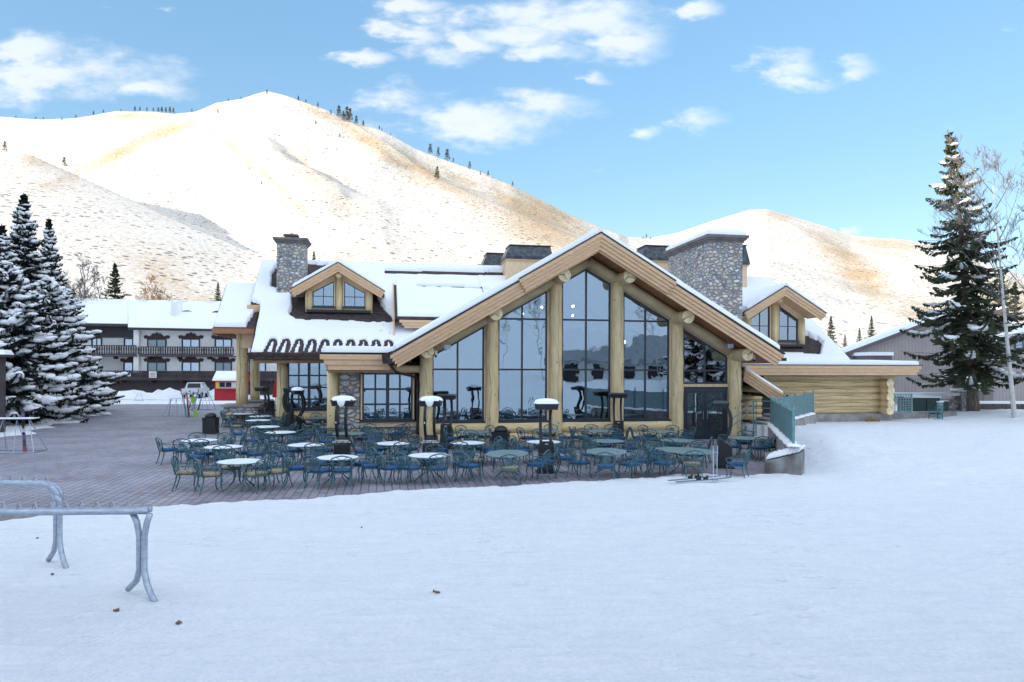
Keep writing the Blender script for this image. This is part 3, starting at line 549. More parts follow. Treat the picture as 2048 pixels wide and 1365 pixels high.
# never above the skyline drawn from the photograph
lim = CAM_H + (HY-np.interp(CX+F_PX*U, spx, spy))/F_PX*Ym
Zm = np.where((T < 1), np.minimum(Zm, lim-.004*Ym*np.clip((1-T)*8, 0, 1)), Zm)
def mountain_mat():
    m = bpy.data.materials.new('snowy_mountain'); m.use_nodes = True; t = m.node_tree; b = t.nodes['Principled BSDF']; b.inputs['Roughness'].default_value = .9; b.inputs['Specular IOR Level'].default_value = .1
    tc = N(t, 'ShaderNodeTexCoord')
    at_ = N(t, 'ShaderNodeAttribute'); at_.attribute_name = 'dry'
    def spots(scale, thr, soft, seed, stretch=(1,1,.45)):
        mp = N(t, 'ShaderNodeMapping'); mp.inputs['Scale'].default_value = stretch; mp.inputs['Location'].default_value = (seed,seed*2,0); lk(t, tc.outputs['Object'], mp.inputs[0])
        v = N(t, 'ShaderNodeTexVoronoi'); v.inputs['Scale'].default_value = scale; lk(t, mp.outputs[0], v.inputs['Vector'])
        sp = N(t, 'ShaderNodeSeparateColor'); lk(t, v.outputs['Color'], sp.inputs[0])
        r_ = N(t, 'ShaderNodeMapRange'); lk(t, mth(t, 'SUBTRACT', mth(t, 'ADD', mth(t, 'MULTIPLY', sp.outputs[0], .12), thr), v.outputs['Distance']), r_.inputs['Value']); r_.inputs['From Max'].default_value = soft
        return r_.outputs[0], sp.outputs[1]
    lo = N(t, 'ShaderNodeTexNoise'); lo.inputs['Scale'].default_value = .012; lo.inputs['Detail'].default_value = 6; lk(t, tc.outputs['Object'], lo.inputs['Vector'])
    s1, r1 = spots(.19, .20, .06, 3)
    s2, r2 = spots(.40, .20, .1, 9)
    lm = N(t, 'ShaderNodeMapRange'); lm.inputs['From Min'].default_value = .34; lm.inputs['From Max'].default_value = .58; lk(t, lo.outputs[0], lm.inputs['Value'])
    keep1 = mth(t, 'MULTIPLY', s1, mth(t, 'GREATER_THAN', mth(t, 'ADD', mth(t, 'MULTIPLY', lm.outputs[0], .9), mth(t, 'MULTIPLY', at_.outputs['Fac'], .3)), r1))
    keep2 = mth(t, 'MULTIPLY', s2, mth(t, 'GREATER_THAN', mth(t, 'ADD', mth(t, 'MULTIPLY', at_.outputs['Fac'], 1.1), mth(t, 'MULTIPLY', lm.outputs[0], .3)), r2))
    fn = N(t, 'ShaderNodeTexNoise'); fn.inputs['Scale'].default_value = .4; fn.inputs['Detail'].default_value = 9; fn.inputs['Roughness'].default_value = .75; lk(t, tc.outputs['Object'], fn.inputs['Vector'])
    gr = N(t, 'ShaderNodeMapRange'); lk(t, mth(t, 'ADD', fn.outputs[0], mth(t, 'MULTIPLY', at_.outputs['Fac'], .30)), gr.inputs['Value']); gr.inputs['From Min'].default_value = .52; gr.inputs['From Max'].default_value = .80
    m1 = N(t, 'ShaderNodeMix', data_type='RGBA'); m1.inputs['A'].default_value = (.70,.67,.625,1); m1.inputs['B'].default_value = (.42,.27,.12,1); lk(t, mth(t, 'MULTIPLY', gr.outputs[0], .85), m1.inputs['Factor'])
    m2 = N(t, 'ShaderNodeMix', data_type='RGBA'); lk(t, m1.outputs['Result'], m2.inputs['A']); m2.inputs['B'].default_value = (.13,.09,.06,1); lk(t, mth(t, 'MULTIPLY', mth(t, 'MAXIMUM', keep1, keep2), .85), m2.inputs['Factor'])
    lk(t, m2.outputs['Result'], b.inputs['Base Color'])
    return m
mo = grid_obj('mountain', Xm, Ym, Zm, mountain_mat())
PXm = CX+F_PX*Xm/Ym; PYm = HY-F_PX*(Zm-CAM_H)/Ym
dry = np.zeros(Xm.shape)
for (x_, y_, rx_, ry_, rot, a_) in [(1080,430,110,50,.45,.9),(1120,480,90,30,.3,.6),(930,380,90,25,.6,.5),(760,300,130,16,.62,.75),(860,352,120,14,.55,.8),(640,230,60,10,.5,.5),(690,520,60,30,0,.25),
        (640,370,90,30,.6,.45),(250,300,150,14,-.45,.7),(330,268,80,12,-.4,.7),(270,236,60,9,0,.7),(180,240,40,8,0,.5),(420,225,60,8,-.3,.4),(110,320,60,10,-.3,.35),(480,310,150,10,.72,.6),(560,380,90,8,.75,.7),
        (1730,560,60,30,.5,.9),(1690,510,80,22,.6,.7),(1840,640,60,60,0,.5),(1780,490,70,16,.1,.5),(1560,430,50,14,0,.45),(2000,600,80,40,0,.6),(330,560,90,30,.6,.4),(400,610,80,20,0,.5),(60,320,60,14,.5,.35)]:
    c_, s_ = math.cos(rot), math.sin(rot); dx = PXm-x_; dy = PYm-y_
    q = ((dx*c_+dy*s_)/rx_)**2 + ((-dx*s_+dy*c_)/ry_)**2
    dry = np.maximum(dry, a_*np.exp(-q))
dry = np.clip((dry*.85+.24)*(.5+fbm(Xm*.02, Ym*.02, 4, 77)*1.1), 0, 1)
at_ = mo.data.attributes.new('dry', 'FLOAT', 'POINT'); at_.data.foreach_set('value', dry.ravel().astype(np.float32))
def mount_z(px, py):
    """first point of the mountain met by the photo ray through (px,py)"""
    u = (px-CX)/F_PX; j = int(np.argmin(np.abs(ux-u))); col = (CAM_H + (HY-py)/F_PX*Ym[:,j]) - Zm[:,j]
    for i in range(len(tt)-1):
        if col[i] > 0 >= col[i+1]:
            f = col[i]/(col[i]-col[i+1]); Yv = Ym[i,j]+(Ym[i+1,j]-Ym[i,j])*f
            return Vector((u*Yv, Yv, CAM_H+(HY-py)/F_PX*Yv))
    i = 189; return Vector((u*Ym[i,j], Ym[i,j], Zm[i,j]))
# ================================================================== hill behind the photographer (it shades the valley)
hx, hy = np.meshgrid(np.linspace(-900, 700, 90), np.concatenate([np.linspace(-800, -60, 50), np.linspace(-45, 120, 12)]))
s_ = -(hx*math.sin(_h)+hy*math.cos(_h))
hz = np.minimum((s_-45)*.37, 96 - (s_-305)*.08)
hb = np.minimum((-hy-48-.1*np.abs(hx))*.34, 85+0*hy)
hz = np.maximum(np.maximum(hz, hb), -6) + (fbm(hx*.01, hy*.01, 4, 51)-.47)*8*np.clip((np.maximum(hz,hb))/20, 0, 1)
hz = hz - np.clip(hy-60, 0, 100)*1.0 - np.clip(-hx-760, 0, 200)*.3
grid_obj('hillside', hx, hy, hz, M['snow'])
# ================================================================== the log lodge
lodge = thing('log_lodge', 'log and river stone ski lodge with tall gable windows and snowy roofs', 'building', O, TH)
def P(name, mb, m, parent=None, smooth=False, label=None, recalc=False):
    o = mb.build(name, m, parent or lodge, smooth, recalc)
    if label: o['label'] = label
    return o
def roof_snow(name, poly, plane, T, parent, res=.16, skip=None, fine=None, edge=.2, seed=0, lift=0.0):
    """snow blanket on a sloping plane; poly in (a,b); plane(a,b)->z; skip(a,b)->extra thickness loss"""
    pa = np.array(poly); a0, a1 = pa[:,0].min(), pa[:,0].max(); b0, b1 = pa[:,1].min(), pa[:,1].max()
    A_ = np.linspace(a0, a1, max(3, int((a1-a0)/(fine[0] if fine else res))+1))
    if fine: B_ = np.concatenate([np.arange(b0, min(b0+fine[2], b1), fine[1]), np.arange(min(b0+fine[2], b1), b1+res*.9, res)])
    else: B_ = np.linspace(b0, b1, max(3, int((b1-b0)/res)+1))
    A2, B2 = np.meshgrid(A_, B_)
    wob = (fbm(A2*1.3, B2*1.3, 3, seed+3)-.47)*.12
    d = -sdist(A2, B2, poly) - .02
    q = np.clip((d+wob*.5)/edge, 0, 1); t = T*np.sqrt(np.maximum(0, 1-(1-q)**2))*(1+(fbm(A2*.7, B2*.7, 3, seed)-.47)*.35)
    if skip is not None: t = t - skip(A2, B2)
    Z = plane(A2, B2) + np.maximum(t, -.06) + lift
    keepv = (d > -.01) & (t > -.05)
    idx = -np.ones(A2.shape, int); ny, nx = A2.shape
    cell = keepv[:-1,:-1] & keepv[:-1,1:] & keepv[1:,1:] & keepv[1:,:-1]
    used = np.zeros(A2.shape, bool)
    for sl in ((slice(None,-1),slice(None,-1)),(slice(None,-1),slice(1,None)),(slice(1,None),slice(1,None)),(slice(1,None),slice(None,-1))): used[sl] |= cell
    idx[used] = np.arange(used.sum())
    vs = np.stack([A2[used], B2[used], Z[used]], -1)
    ii = np.argwhere(cell); fs = [(int(idx[i,j]), int(idx[i,j+1]), int(idx[i+1,j+1]), int(idx[i+1,j])) for i, j in ii]
    mb = MB(); mb.add(vs.tolist(), fs)
    # side skirt down to the roof so that the blanket is closed
    from collections import Counter
    ec = Counter()
    for f in fs:
        for k in range(4): ec[(f[k], f[(k+1)%4])] += 1
    low = {}
    for (p, q_) in list(ec):
        if (q_, p) not in ec:
            for w_ in (p, q_):
                if w_ not in low:
                    x_, y_, z_ = vs[w_]; low[w_] = len(mb.v); mb.v.append((x_, y_, float(plane(np.array(x_), np.array(y_)))-.03+lift))
            mb.f.append((q_, p, low[p], low[q_])); mb.m.append(0)
    return mb.build(name, M['snow_roof'], parent, True)
GS = .585; GZ = 8.86            # main gable
zline = lambda a: 7.69 - .571*abs(a)
# --- gable roof: two slopes (shingle on top, boards below)
def slope_slab(mb, a0, a1, zf, b0, b1, th):
    mb.hexa([(a0,b0,zf(a0)-th),(a1,b0,zf(a1)-th),(a1,b1,zf(a1)-th),(a0,b1,zf(a0)-th),(a0,b0,zf(a0)),(a1,b0,zf(a1)),(a1,b1,zf(a1)),(a0,b1,zf(a0))])
gz_ = lambda a: GZ - GS*abs(a)
r = MB(); slope_slab(r, -8.62, 0, gz_, -1.86, 12.4, .14); slope_slab(r, 0, 8.45, gz_, -1.86, 12.4, .14)
groof = P('gable_roof', r, M['shingle'])
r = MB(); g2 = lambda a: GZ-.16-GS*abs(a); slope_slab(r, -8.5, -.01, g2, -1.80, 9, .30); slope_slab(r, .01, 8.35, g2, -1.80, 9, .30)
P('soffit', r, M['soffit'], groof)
for sgn, a_out, a_cap in ((-1, 8.66, 3.45), (1, 8.47, 3.34)):
    f = MB()
    for k in range(4):
        top = GZ-.02-.165*k; b = -1.86-.055*(3-k)-.03
        f.add(*(lambda A0, A1: ([(A0,b,top-GS*abs(A0)),(A1,b,top-GS*abs(A1)),(A1,b,top-.162-GS*abs(A1)),(A0,b,top-.162-GS*abs(A0)),(A0,-1.80,top-GS*abs(A0)),(A1,-1.80,top-GS*abs(A1)),(A1,-1.80,top-.162-GS*abs(A1)),(A0,-1.80,top-.162-GS*abs(A0))],
              [(0,3,2,1),(4,5,6,7),(0,1,5,4),(3,7,6,2),(0,4,7,3),(1,2,6,5)]))(sgn*.0, sgn*(a_out-.09*k)))
    P('fascia', f, M['fascia'], groof, recalc=True)
    f = MB()
    for k in range(4):
        top = GZ+.06-.165*k; b = -2.00-.055*(3-k)-.03; A1 = sgn*(a_cap-.09*k)
        f.add([(0,b,top),(A1,b,top-GS*abs(A1)),(A1,b,top-.162-GS*abs(A1)),(0,b,top-.162),(0,-1.87,top),(A1,-1.87,top-GS*abs(A1)),(A1,-1.87,top-.162-GS*abs(A1)),(0,-1.87,top-.162)],
              [(0,3,2,1),(4,5,6,7),(0,1,5,4),(3,7,6,2),(0,4,7,3),(1,2,6,5)])
    P('fascia', f, M['fascia'], groof, recalc=True)
    d = MB(); d.barxz((0,GZ+.105),(sgn*a_cap,GZ+.105-GS*a_cap),.05,-2.22,-1.7); d.barxz((sgn*a_cap,GZ+.03-GS*a_cap),(sgn*(a_out+.04),GZ+.03-GS*a_out),.05,-2.10,-1.7)
    P('drip_edge', d, M['dark_frame'], groof)
    poly = [(0,-2.1),(sgn*a_out,-2.02),(sgn*a_out,12.4),(0,12.4)]
    roof_snow('snow_cover', poly, lambda a, b: GZ+.08-GS*np.abs(a)-.0*b, .30, groof, res=.14, edge=.16, seed=11+sgn, skip=lambda a, b: -.06*np.exp(-(a/.6)**2)-.05*np.clip(-sgn*0,0,1))
ge = MB()
for k in range(5): ge.box(-8.98+.04*k*0, -8.62, -1.95+.35*k*0, 12, 3.62, 3.76) if k == 0 else None
ge.box(8.45, 8.66, -1.95, 12, 3.62, 3.76)
P('gutter', ge, M['copper'], groof)
# --- posts, beams, log ends
for a in (-7.13,-4.28,-1.43,1.43,4.28,7.13):
    p = MB(); r0 = .285; zt = zline(a)+.30
    n = 14; pts = [(a+.012*math.sin(i*1.7+a), -.16+.01*math.cos(i*2.1+a), zt*i/n) for i in range(n+1)]
    p.tube(pts, [r0*(1.03-.06*i/n)+.006*math.sin(i*2.3+a*3) for i in range(n+1)], 18); o = P('log_post', p, M['log'], smooth=True)
    c = MB(); rr = random.Random(int(a*10)); z = rr.uniform(.3,1); x = a+rr.uniform(-.1,.1)
    pts = []
    while z < zt-.4: pts.append((x, -.16-math.sqrt(max(.001, .288**2-(x-a)**2)), z)); z += .3; x = max(a-.16, min(a+.16, x+rr.uniform(-.05,.05)))
    c.tube(pts, .009, 4, flat=.6); P('crack', c, M['crack'], o)
for sg in (-1, 1):
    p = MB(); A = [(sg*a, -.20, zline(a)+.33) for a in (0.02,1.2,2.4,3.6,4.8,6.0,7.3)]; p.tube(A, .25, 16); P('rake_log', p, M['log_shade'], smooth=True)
for a, z in ((-7.15,3.93),(-4.32,5.53),(-1.38,7.22),(1.52,7.24),(4.22,5.54),(7.05,3.90)):
    p = MB(); rr = random.Random(int(a*7)); R0 = .285 if abs(a) < 7 else .275
    p.tube([(a+.01*math.sin(k), -1.5+.3*k, z) for k in range(8)], [R0*.985]+[R0]*7, 22, cap=False); o = P('purlin_log', p, M['log'], smooth=True)
    e = MB(); n = 22; e.add([(a+R0*.985*math.cos(2*math.pi*k/n), -1.5, z+R0*.985*math.sin(2*math.pi*k/n)) for k in range(n)], [tuple(range(n))]); P('sawn_end', e, M['log_end'], o)
    c = MB(); th = rr.uniform(0, 6.28); 
    for kk in range(2):
        th2 = th+kk*2.2; c.tube([(a, -1.503, z), (a+.12*math.cos(th2), -1.503, z+.12*math.sin(th2)), (a+R0*.95*math.cos(th2+.2), -1.503, z+R0*.95*math.sin(th2+.2))], [.012,.014,.02] if kk == 0 else [.008,.006,.004], 4)
    P('crack', c, M['crack'], o)
# --- windows
def window(poly, mull_v, mull_h, b, fr=.07, trim=.10, glass='glass', mw=.08, parent=None, label=None, thick=None, sill=True):
    w = MB(); n = len(poly)
    w.prism(poly, b, b+.012)
    pane = P('window', w, M[glass], parent, label=label)
    f = MB()
    zmin = min(p[1] for p in poly); zmax = max(p[1] for p in poly)
    for i in range(n): f.barxz(poly[i], poly[(i+1)%n], fr, b-.05, b+.05)
    def clipz(a):     # vertical extent of the polygon at a
        zs = []
        for i in range(n):
            (x0,z0),(x1,z1) = poly[i], poly[(i+1)%n]
            if (x0-a)*(x1-a) < 0: zs.append(z0+(z1-z0)*(a-x0)/(x1-x0))
        return min(zs), max(zs)
    def clipx(z):
        xs_ = []
        for i in range(n):
            (x0,z0),(x1,z1) = poly[i], poly[(i+1)%n]
            if (z0-z)*(z1-z) < 0: xs_.append(x0+(x1-x0)*(z-z0)/(z1-z0))
        return min(xs_), max(xs_)
    for a in mull_v:
        z0, z1 = clipz(a); f.barxz((a,z0),(a,z1), (mw*1.8 if thick is not None and abs(a-thick) < .01 else mw), b-.038, b+.03)
    for z in mull_h:
        x0, x1 = clipx(z); f.barxz((x0,z),(x1,z), mw, b-.034, b+.026)
    P('window_frame', f, M['dark_frame'], pane)
    if trim:
        t_ = MB(); cx_ = sum(p[0] for p in poly)/n; cz_ = sum(p[1] for p in poly)/n
        for i in range(n):
            (x0,z0),(x1,z1) = poly[i], poly[(i+1)%n]
            if abs(z0-z1) < .01 and z0 == zmin: continue
            dx, dz = x1-x0, z1-z0; l = math.hypot(dx, dz); nx, nz = dz/l, -dx/l
            if nx*((x0+x1)/2-cx_)+nz*((z0+z1)/2-cz_) < 0: nx, nz = -nx, -nz
            o_ = fr/2+trim/2; t_.barxz((x0+nx*o_, z0+nz*o_), (x1+nx*o_, z1+nz*o_), trim, b-.08-.003*i, b+.05)
        P('trim', t_, M['trim'], pane)
    if sill:
        s_ = MB(); x0 = min(p[0] for p in poly)-.12; x1 = max(p[0] for p in poly)+.12; s_.box(x0, x1, b-.16, b+.02, zmin-.10, zmin-.035); P('sill', s_, M['dark_frame'], pane)
    return pane
S0 = .97
window([(-6.84,S0),(-4.65,S0),(-4.65,zline(4.65)),(-6.84,zline(6.84))], [-5.77], [3.2], 0)
window([(-3.97,S0),(-1.83,S0),(-1.83,zline(1.83)),(-3.97,zline(3.97))], [-2.92], [3.2,5.43], 0)
window([(-1.10,S0),(1.10,S0),(1.10,zline(1.1)),(0,zline(0)),(-1.10,zline(1.1))], [0.001], [3.2,5.43], 0)
window([(1.76,S0),(3.91,S0),(3.91,zline(3.91)),(1.76,zline(1.76))], [2.80], [3.19,5.42], 0)
window([(4.65,2.60),(6.78,2.60),(6.78,zline(6.78)),(4.65,zline(4.65))], [5.70], [3.18], 0, sill=False, glass='glass_dark')
# door
dd = MB(); dd.box(4.60,6.82,-.06,.05,.0,.10); dd.box(4.60,6.82,-.06,.05,2.28,2.42); dd.box(4.60,4.72,-.06,.05,.10,2.28); dd.box(6.70,6.82,-.06,.05,.10,2.28)
door = P('door', dd, M['dark_frame'], label='dark double entrance door with glass leaves')
for a0, a1 in ((4.725,5.70),(5.715,6.695)):
    lf = MB(); lf.box(a0,a0+.13,-.045,.0,.105,2.275); lf.box(a1-.13,a1,-.045,.0,.105,2.275); lf.box(a0+.13,a1-.13,-.045,.0,.105,.42); lf.box(a0+.13,a1-.13,-.045,.0,2.14,2.275); P('door_leaf', lf, M['dark_frame'], door)
    g = MB(); g.box(a0+.13,a1-.13,-.03,-.015,.42,2.14); P('door_glass', g, M['glass_dark'], door)
hnd = MB(); hnd.tube([(5.6,-.1,.95),(5.6,-.1,1.3)],.012,6); hnd.tube([(5.81,-.1,.95),(5.81,-.1,1.3)],.012,6); P('handle', hnd, M['galv'], door)
b_ = MB(); b_.box(4.57,6.85,-.09,.04,2.43,2.555); P('trim', b_, M['trim'], door)
# --- lower wall of stacked logs and sill board
for z, rr_ in ((.66,.235),(.215,.225)):
    for a0, a1 in ((-7.3,-1.45),(-1.45,4.35)):
        p = MB(); k = 8; p.tube([(a0+(a1-a0)*i/k, -.05, z+.008*math.sin(i*2+z*9)) for i in range(k+1)], rr_, 14); P('wall_log', p, M['log_h'], smooth=True)
b_ = MB(); b_.box(-7.2,4.5,-.07,.12,.83,.93); P('trim', b_, M['trim'])
b_ = MB(); b_.box(-7.3,4.55,.10,.30,0,.95); b_.box(-7.4,-7.2,.0,9,0,4.1); b_.box(7.2,7.4,5.2,9,0,4.1)
for s0, s1 in ((-6.84,-4.65),(-3.97,-1.83),(1.76,3.91),(4.65,6.78)): pass
b_.prism([(-7.3,0),(7.3,0),(7.3,4.15),(0,8.3),(-7.3,4.15)], 8.9, 9.05)
b_.box(-7.3,7.3,.3,8.9,-.02,.03)
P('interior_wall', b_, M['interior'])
# wall panels between openings, behind the posts
b_ = MB()
for a0, a1 in ((-7.3,-6.87),(-4.62,-4.0),(-1.80,-1.13),(1.13,1.73),(3.94,4.6),(6.83,7.3)): b_.prism([(a0,.0),(a1,.0),(a1,zline(a1)+.5),(a0,zline(a0)+.5)], .0, .14)
for sg in (-1, 1): b_.add([(0,.02,zline(0)+.06),(sg*7.3,.02,zline(7.3)+.06),(sg*7.3,.02,zline(7.3)+.75),(0,.02,zline(0)+.75)], [(0,1,2,3)])
P('wall_panel', b_, M['trim'])
# lamps glowing inside
for a, b, z in ((-2.3,3,5.9),(.35,3.5,6.35),(.75,5,6.0),(3.1,3.6,4.6),(2.85,5.0,4.7),(-.9,5,6.4)):
    l = MB(); l.lathe([(.0,-.06),(.05,-.04),(.06,0),(.03,.06),(.0,.08)], (a,b,z), 8); o = P('pendant_lamp', l, M['bulb'], smooth=True)
    l = MB(); l.tube([(a,b,z+.08),(a,b,z+1.2 if z < 5.5 else z+.6)], .008, 4); P('lamp_cord', l, M['black'], o)
# --- big stone chimney
ch = MB(); ch.hexa([(6.20,.55,0),(7.90,.55,0),(7.90,5.5,0),(6.20,5.5,0),(6.22,.58,9.28),(7.90,.58,9.28),(7.90,5.45,9.28),(6.22,5.45,9.28)])
chim = P('chimney', ch, M['stone'], label='tall river stone chimney with thick snow on its cap')
cp = MB()
for k, (e, z0, z1) in enumerate(((.06,9.28,9.38),(.14,9.38,9.47),(.22,9.47,9.60))): cp.box(6.22-e,7.90+e,.58-e,5.45+e,z0,z1)
P('chimney_cap', cp, M['cap_stone'], chim)
roof_snow('snow_cover', [(6.0,.36),(8.12,.36),(8.12,5.66),(6.0,5.66)], lambda a, b: 9.60+0*a, .40, chim, res=.1, edge=.75, seed=5)
# --- left bay: stone pier, window, low roof
ps = MB(); ps.box(-10.75,-9.93,.18,1.2,0,3.3); P('stone_pier', ps, M['stone_warm'])
ps = MB(); ps.box(-9.93,-7.4,.32,1.0,0,.72); P('stone_plinth', ps, M['stone_warm'])
window([(-9.78,1.03),(-7.72,1.03),(-7.72,3.0),(-9.78,3.0)], [-9.27,-8.75,-8.23], [1.69,2.34], .30, thick=-8.75, trim=.07, glass='glass')
b_ = MB(); b_.box(-9.93,-7.4,.24,.6,.72,.92); b_.box(-9.93,-7.4,.30,.6,3.09,3.35); P('trim', b_, M['trim'])
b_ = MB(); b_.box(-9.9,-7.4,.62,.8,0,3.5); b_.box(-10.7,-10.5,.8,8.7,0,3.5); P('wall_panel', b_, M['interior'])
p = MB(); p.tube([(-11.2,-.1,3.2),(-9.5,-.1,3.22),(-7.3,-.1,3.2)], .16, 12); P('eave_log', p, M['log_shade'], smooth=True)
p = MB(); p.tube([(-11.05,.25,0),(-11.05,.25,1.6),(-11.05,.25,3.3)], .23, 14); P('log_post', p, M['log'], smooth=True)
f = MB()
for k in range(3): f.hexa([(-11.44+.16*k,-1.32+.05*k,3.80-.21*(k+1)),(-8.66,-1.32+.05*k,3.80-.21*(k+1)),(-8.66,-1.1,3.80-.21*(k+1)),(-11.30+.16*k,-1.1,3.80-.21*(k+1)),(-11.44+.16*k-.0,-1.32+.05*k,3.798-.21*k),(-8.66,-1.32+.05*k,3.798-.21*k),(-8.66,-1.1,3.798-.21*k),(-11.3+.16*k,-1.1,3.798-.21*k)])
f.hexa([(-11.2,-1.1,3.2),(-11.1,-1.1,3.2),(-11.1,7.0,3.2),(-11.2,7.0,3.2),(-11.4,-1.1,3.8),(-11.1,-1.1,3.8),(-11.1,7.0,3.8),(-11.4,7.0,3.8)])
P('fascia', f, M['fascia'])
b_ = MB(); b_.box(-11.42,-8.6,-1.30,7.0,3.803,3.88); o = P('porch_roof', b_, M['shingle'])
roof_snow('snow_cover', [(-11.45,-1.36),(-8.3,-1.36),(-8.3,7.0),(-11.45,7.0)], lambda a, b: 3.88+.015*(b+1.3), .25, o, res=.12, edge=.16, seed=31)
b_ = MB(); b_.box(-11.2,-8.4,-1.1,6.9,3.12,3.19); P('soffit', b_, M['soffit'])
# gutter outlet and downspout
b_ = MB(); b_.hexa([(-8.95,-1.95,3.42),(-8.5,-1.95,3.42),(-8.5,-1.5,3.42),(-8.95,-1.5,3.42),(-9.0,-2.0,3.78),(-8.55,-2.0,3.95),(-8.55,-1.5,3.95),(-9.0,-1.5,3.78)])
b_.tube([(-8.72,-1.75,3.45),(-8.45,-1.6,3.12),(-8.3,-1.4,3.05),(-7.55,-.1,2.86),(-7.48,.0,2.7),(-7.48,.0,.3)], .055, 8); P('downspout', b_, M['copper'])
# --- long left roof
ZE = 3.99; LB = 7.0; LS = .72
lp = lambda a, b: ZE+LS*(b-LB)
lpoly = [(-15.62,7.0),(-8.55,7.0),(-.3,13.4),(.5,15.1),(-16.42,15.05),(-16.3,11.05),(-15.78,10.8),(-15.66,9.6)]
r = MB(); n = len(lpoly); vs = [(a,b,lp(a,b)) for a, b in lpoly]+[(a,b,lp(a,b)-.22) for a, b in lpoly]
r.add(vs, [tuple(range(n)), tuple(range(2*n-1,n-1,-1))]+[(i,i+n,(i+1)%n+n,(i+1)%n) for i in range(n)])
zr = lp(0,15.05); r.add([(-16.42,15.06,zr),(.5,15.06,zr),(.5,22,zr-5),(-16.42,22,zr-5)], [(0,1,2,3)])
lroof = P('long_roof', r, M['shingle'], recalc=True)
loops = []
for k in range(10):
    c_ = -14.62+.66*k; top = 4.82-.0*k
    bt = LB + .98; w_ = .17
    path = [(c_-w_-.10, LB), (c_-w_*.9, LB+.55), (c_-w_*.55, bt-.06), (c_, bt), (c_+w_*.6, bt-.10), (c_+w_, LB+.6), (c_+w_*.9, LB)]
    loops.append(path)
def polydist(A, B, path):
    d = np.full(A.shape, 1e9)
    for (x0,y0),(x1,y1) in zip(path[:-1], path[1:]):
        ex, ey = x1-x0, y1-y0; t = np.clip(((A-x0)*ex+(B-y0)*ey)/(ex*ex+ey*ey), 0, 1); d = np.minimum(d, np.hypot(A-x0-t*ex, B-y0-t*ey))
    return d
DB1 = 10.3
dexp = [(-14.0,9.75),(-13.6,9.42),(-12,9.4),(-9.3,9.3),(-8.35,9.35),(-8.55,9.9),(-9.0,10.6),(-9.35,11.6),(-9.6,12.6),(-13.6,12.6),(-14.1,11.6),(-14.0,10.5)]
chexp = [(-15.35,12.3),(-14.4,12.05),(-13.1,12.6),(-12.4,13.4),(-11.6,14.2),(-12.2,14.75),(-15.3,14.9),(-15.5,13.6)]
def lskip(A, B):
    s = .15*(1-sstep(LB+1.0, LB+1.7, B))
    for path in loops:
        m_ = (np.abs(A-path[3][0]) < .6) & (B < LB+1.4)
        if m_.any():
            d = polydist(A, B, path); s = np.maximum(s, np.clip((.10-d)/.03, 0, 1)*.5)
    s = np.maximum(s, np.clip((.05-np.hypot(A-(-8.9+ .25*np.sin(B*9)), B-(LB+1.0)))/.05, 0, 1)*.5)
    for pl in (dexp, chexp):
        d = sdist(A, B, pl) + (fbm(A*2, B*2, 3, 7)-.47)*.22; s = np.maximum(s, np.clip((.12-d)/.16, 0, 1)*.5)
    ws = (fbm(A*3, B*3, 3, 71)-.47)*.10
    for (x0,y0,x1,y1,w_) in ((-8.9,14.1,-.7,14.25,.36),(-6.85,12.45,-2.6,12.5,.08)):
        s = np.maximum(s, np.clip((w_-np.abs(B-(y0+(y1-y0)*(A-x0)/(x1-x0)))+ws*.7)/.09, 0, 1)*(A > x0)*(A < x1)*.5)
    for (x0,y0) in ((-8.9,7.9),(-8.75,8.0),(-9.1,8.5),(-8.6,8.4),(-8.45,7.8),(-8.95,9.0),(-6.9,13.2)):
        s = np.maximum(s, np.clip((.055-np.hypot(A-x0, B-y0))/.04, 0, 1)*.5)
    return s
roof_snow('snow_cover', lpoly, lp, .26, lroof, res=.075, fine=(.05,.04,1.3), skip=lskip, edge=.14, seed=41)
f = MB(); f.box(-15.68,-8.4,6.93,7.10,3.66,3.99); f.box(-15.72,-8.4,6.86,6.92,3.86,4.0); P('gutter', f, M['copper'], lroof)
f = MB()
for k in range(2): f.hexa([(-16.45+.14*k,10.75,6.74-.2*(k+1)),(-15.7,10.75,6.74-.2*(k+1)),(-15.7,11.0,6.74-.2*(k+1)),(-16.35+.14*k,11.0,6.74-.2*(k+1)),(-16.45+.14*k,10.75,6.738-.2*k),(-15.7,10.75,6.738-.2*k),(-15.7,11.0,6.738-.2*k),(-16.35+.14*k,11.0,6.738-.2*k)])
P('fascia', f, M['fascia'], lroof)
f = MB(); zz = zr; f.add([(-15.6,7.1,3.8),(-16.3,14.9,zz-.3),(-15.9,14.9,zz-3.6),(-15.6,8.6,3.4)], [(0,1,2,3)]); P('gable_end', f, M['fascia'], lroof)
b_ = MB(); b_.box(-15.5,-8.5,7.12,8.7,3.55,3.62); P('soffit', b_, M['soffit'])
p = MB(); p.tube([(-15.6,7.9,3.62),(-12,7.9,3.66),(-8.5,7.9,3.62)], .17, 12); P('eave_log', p, M['log_shade'], smooth=True)
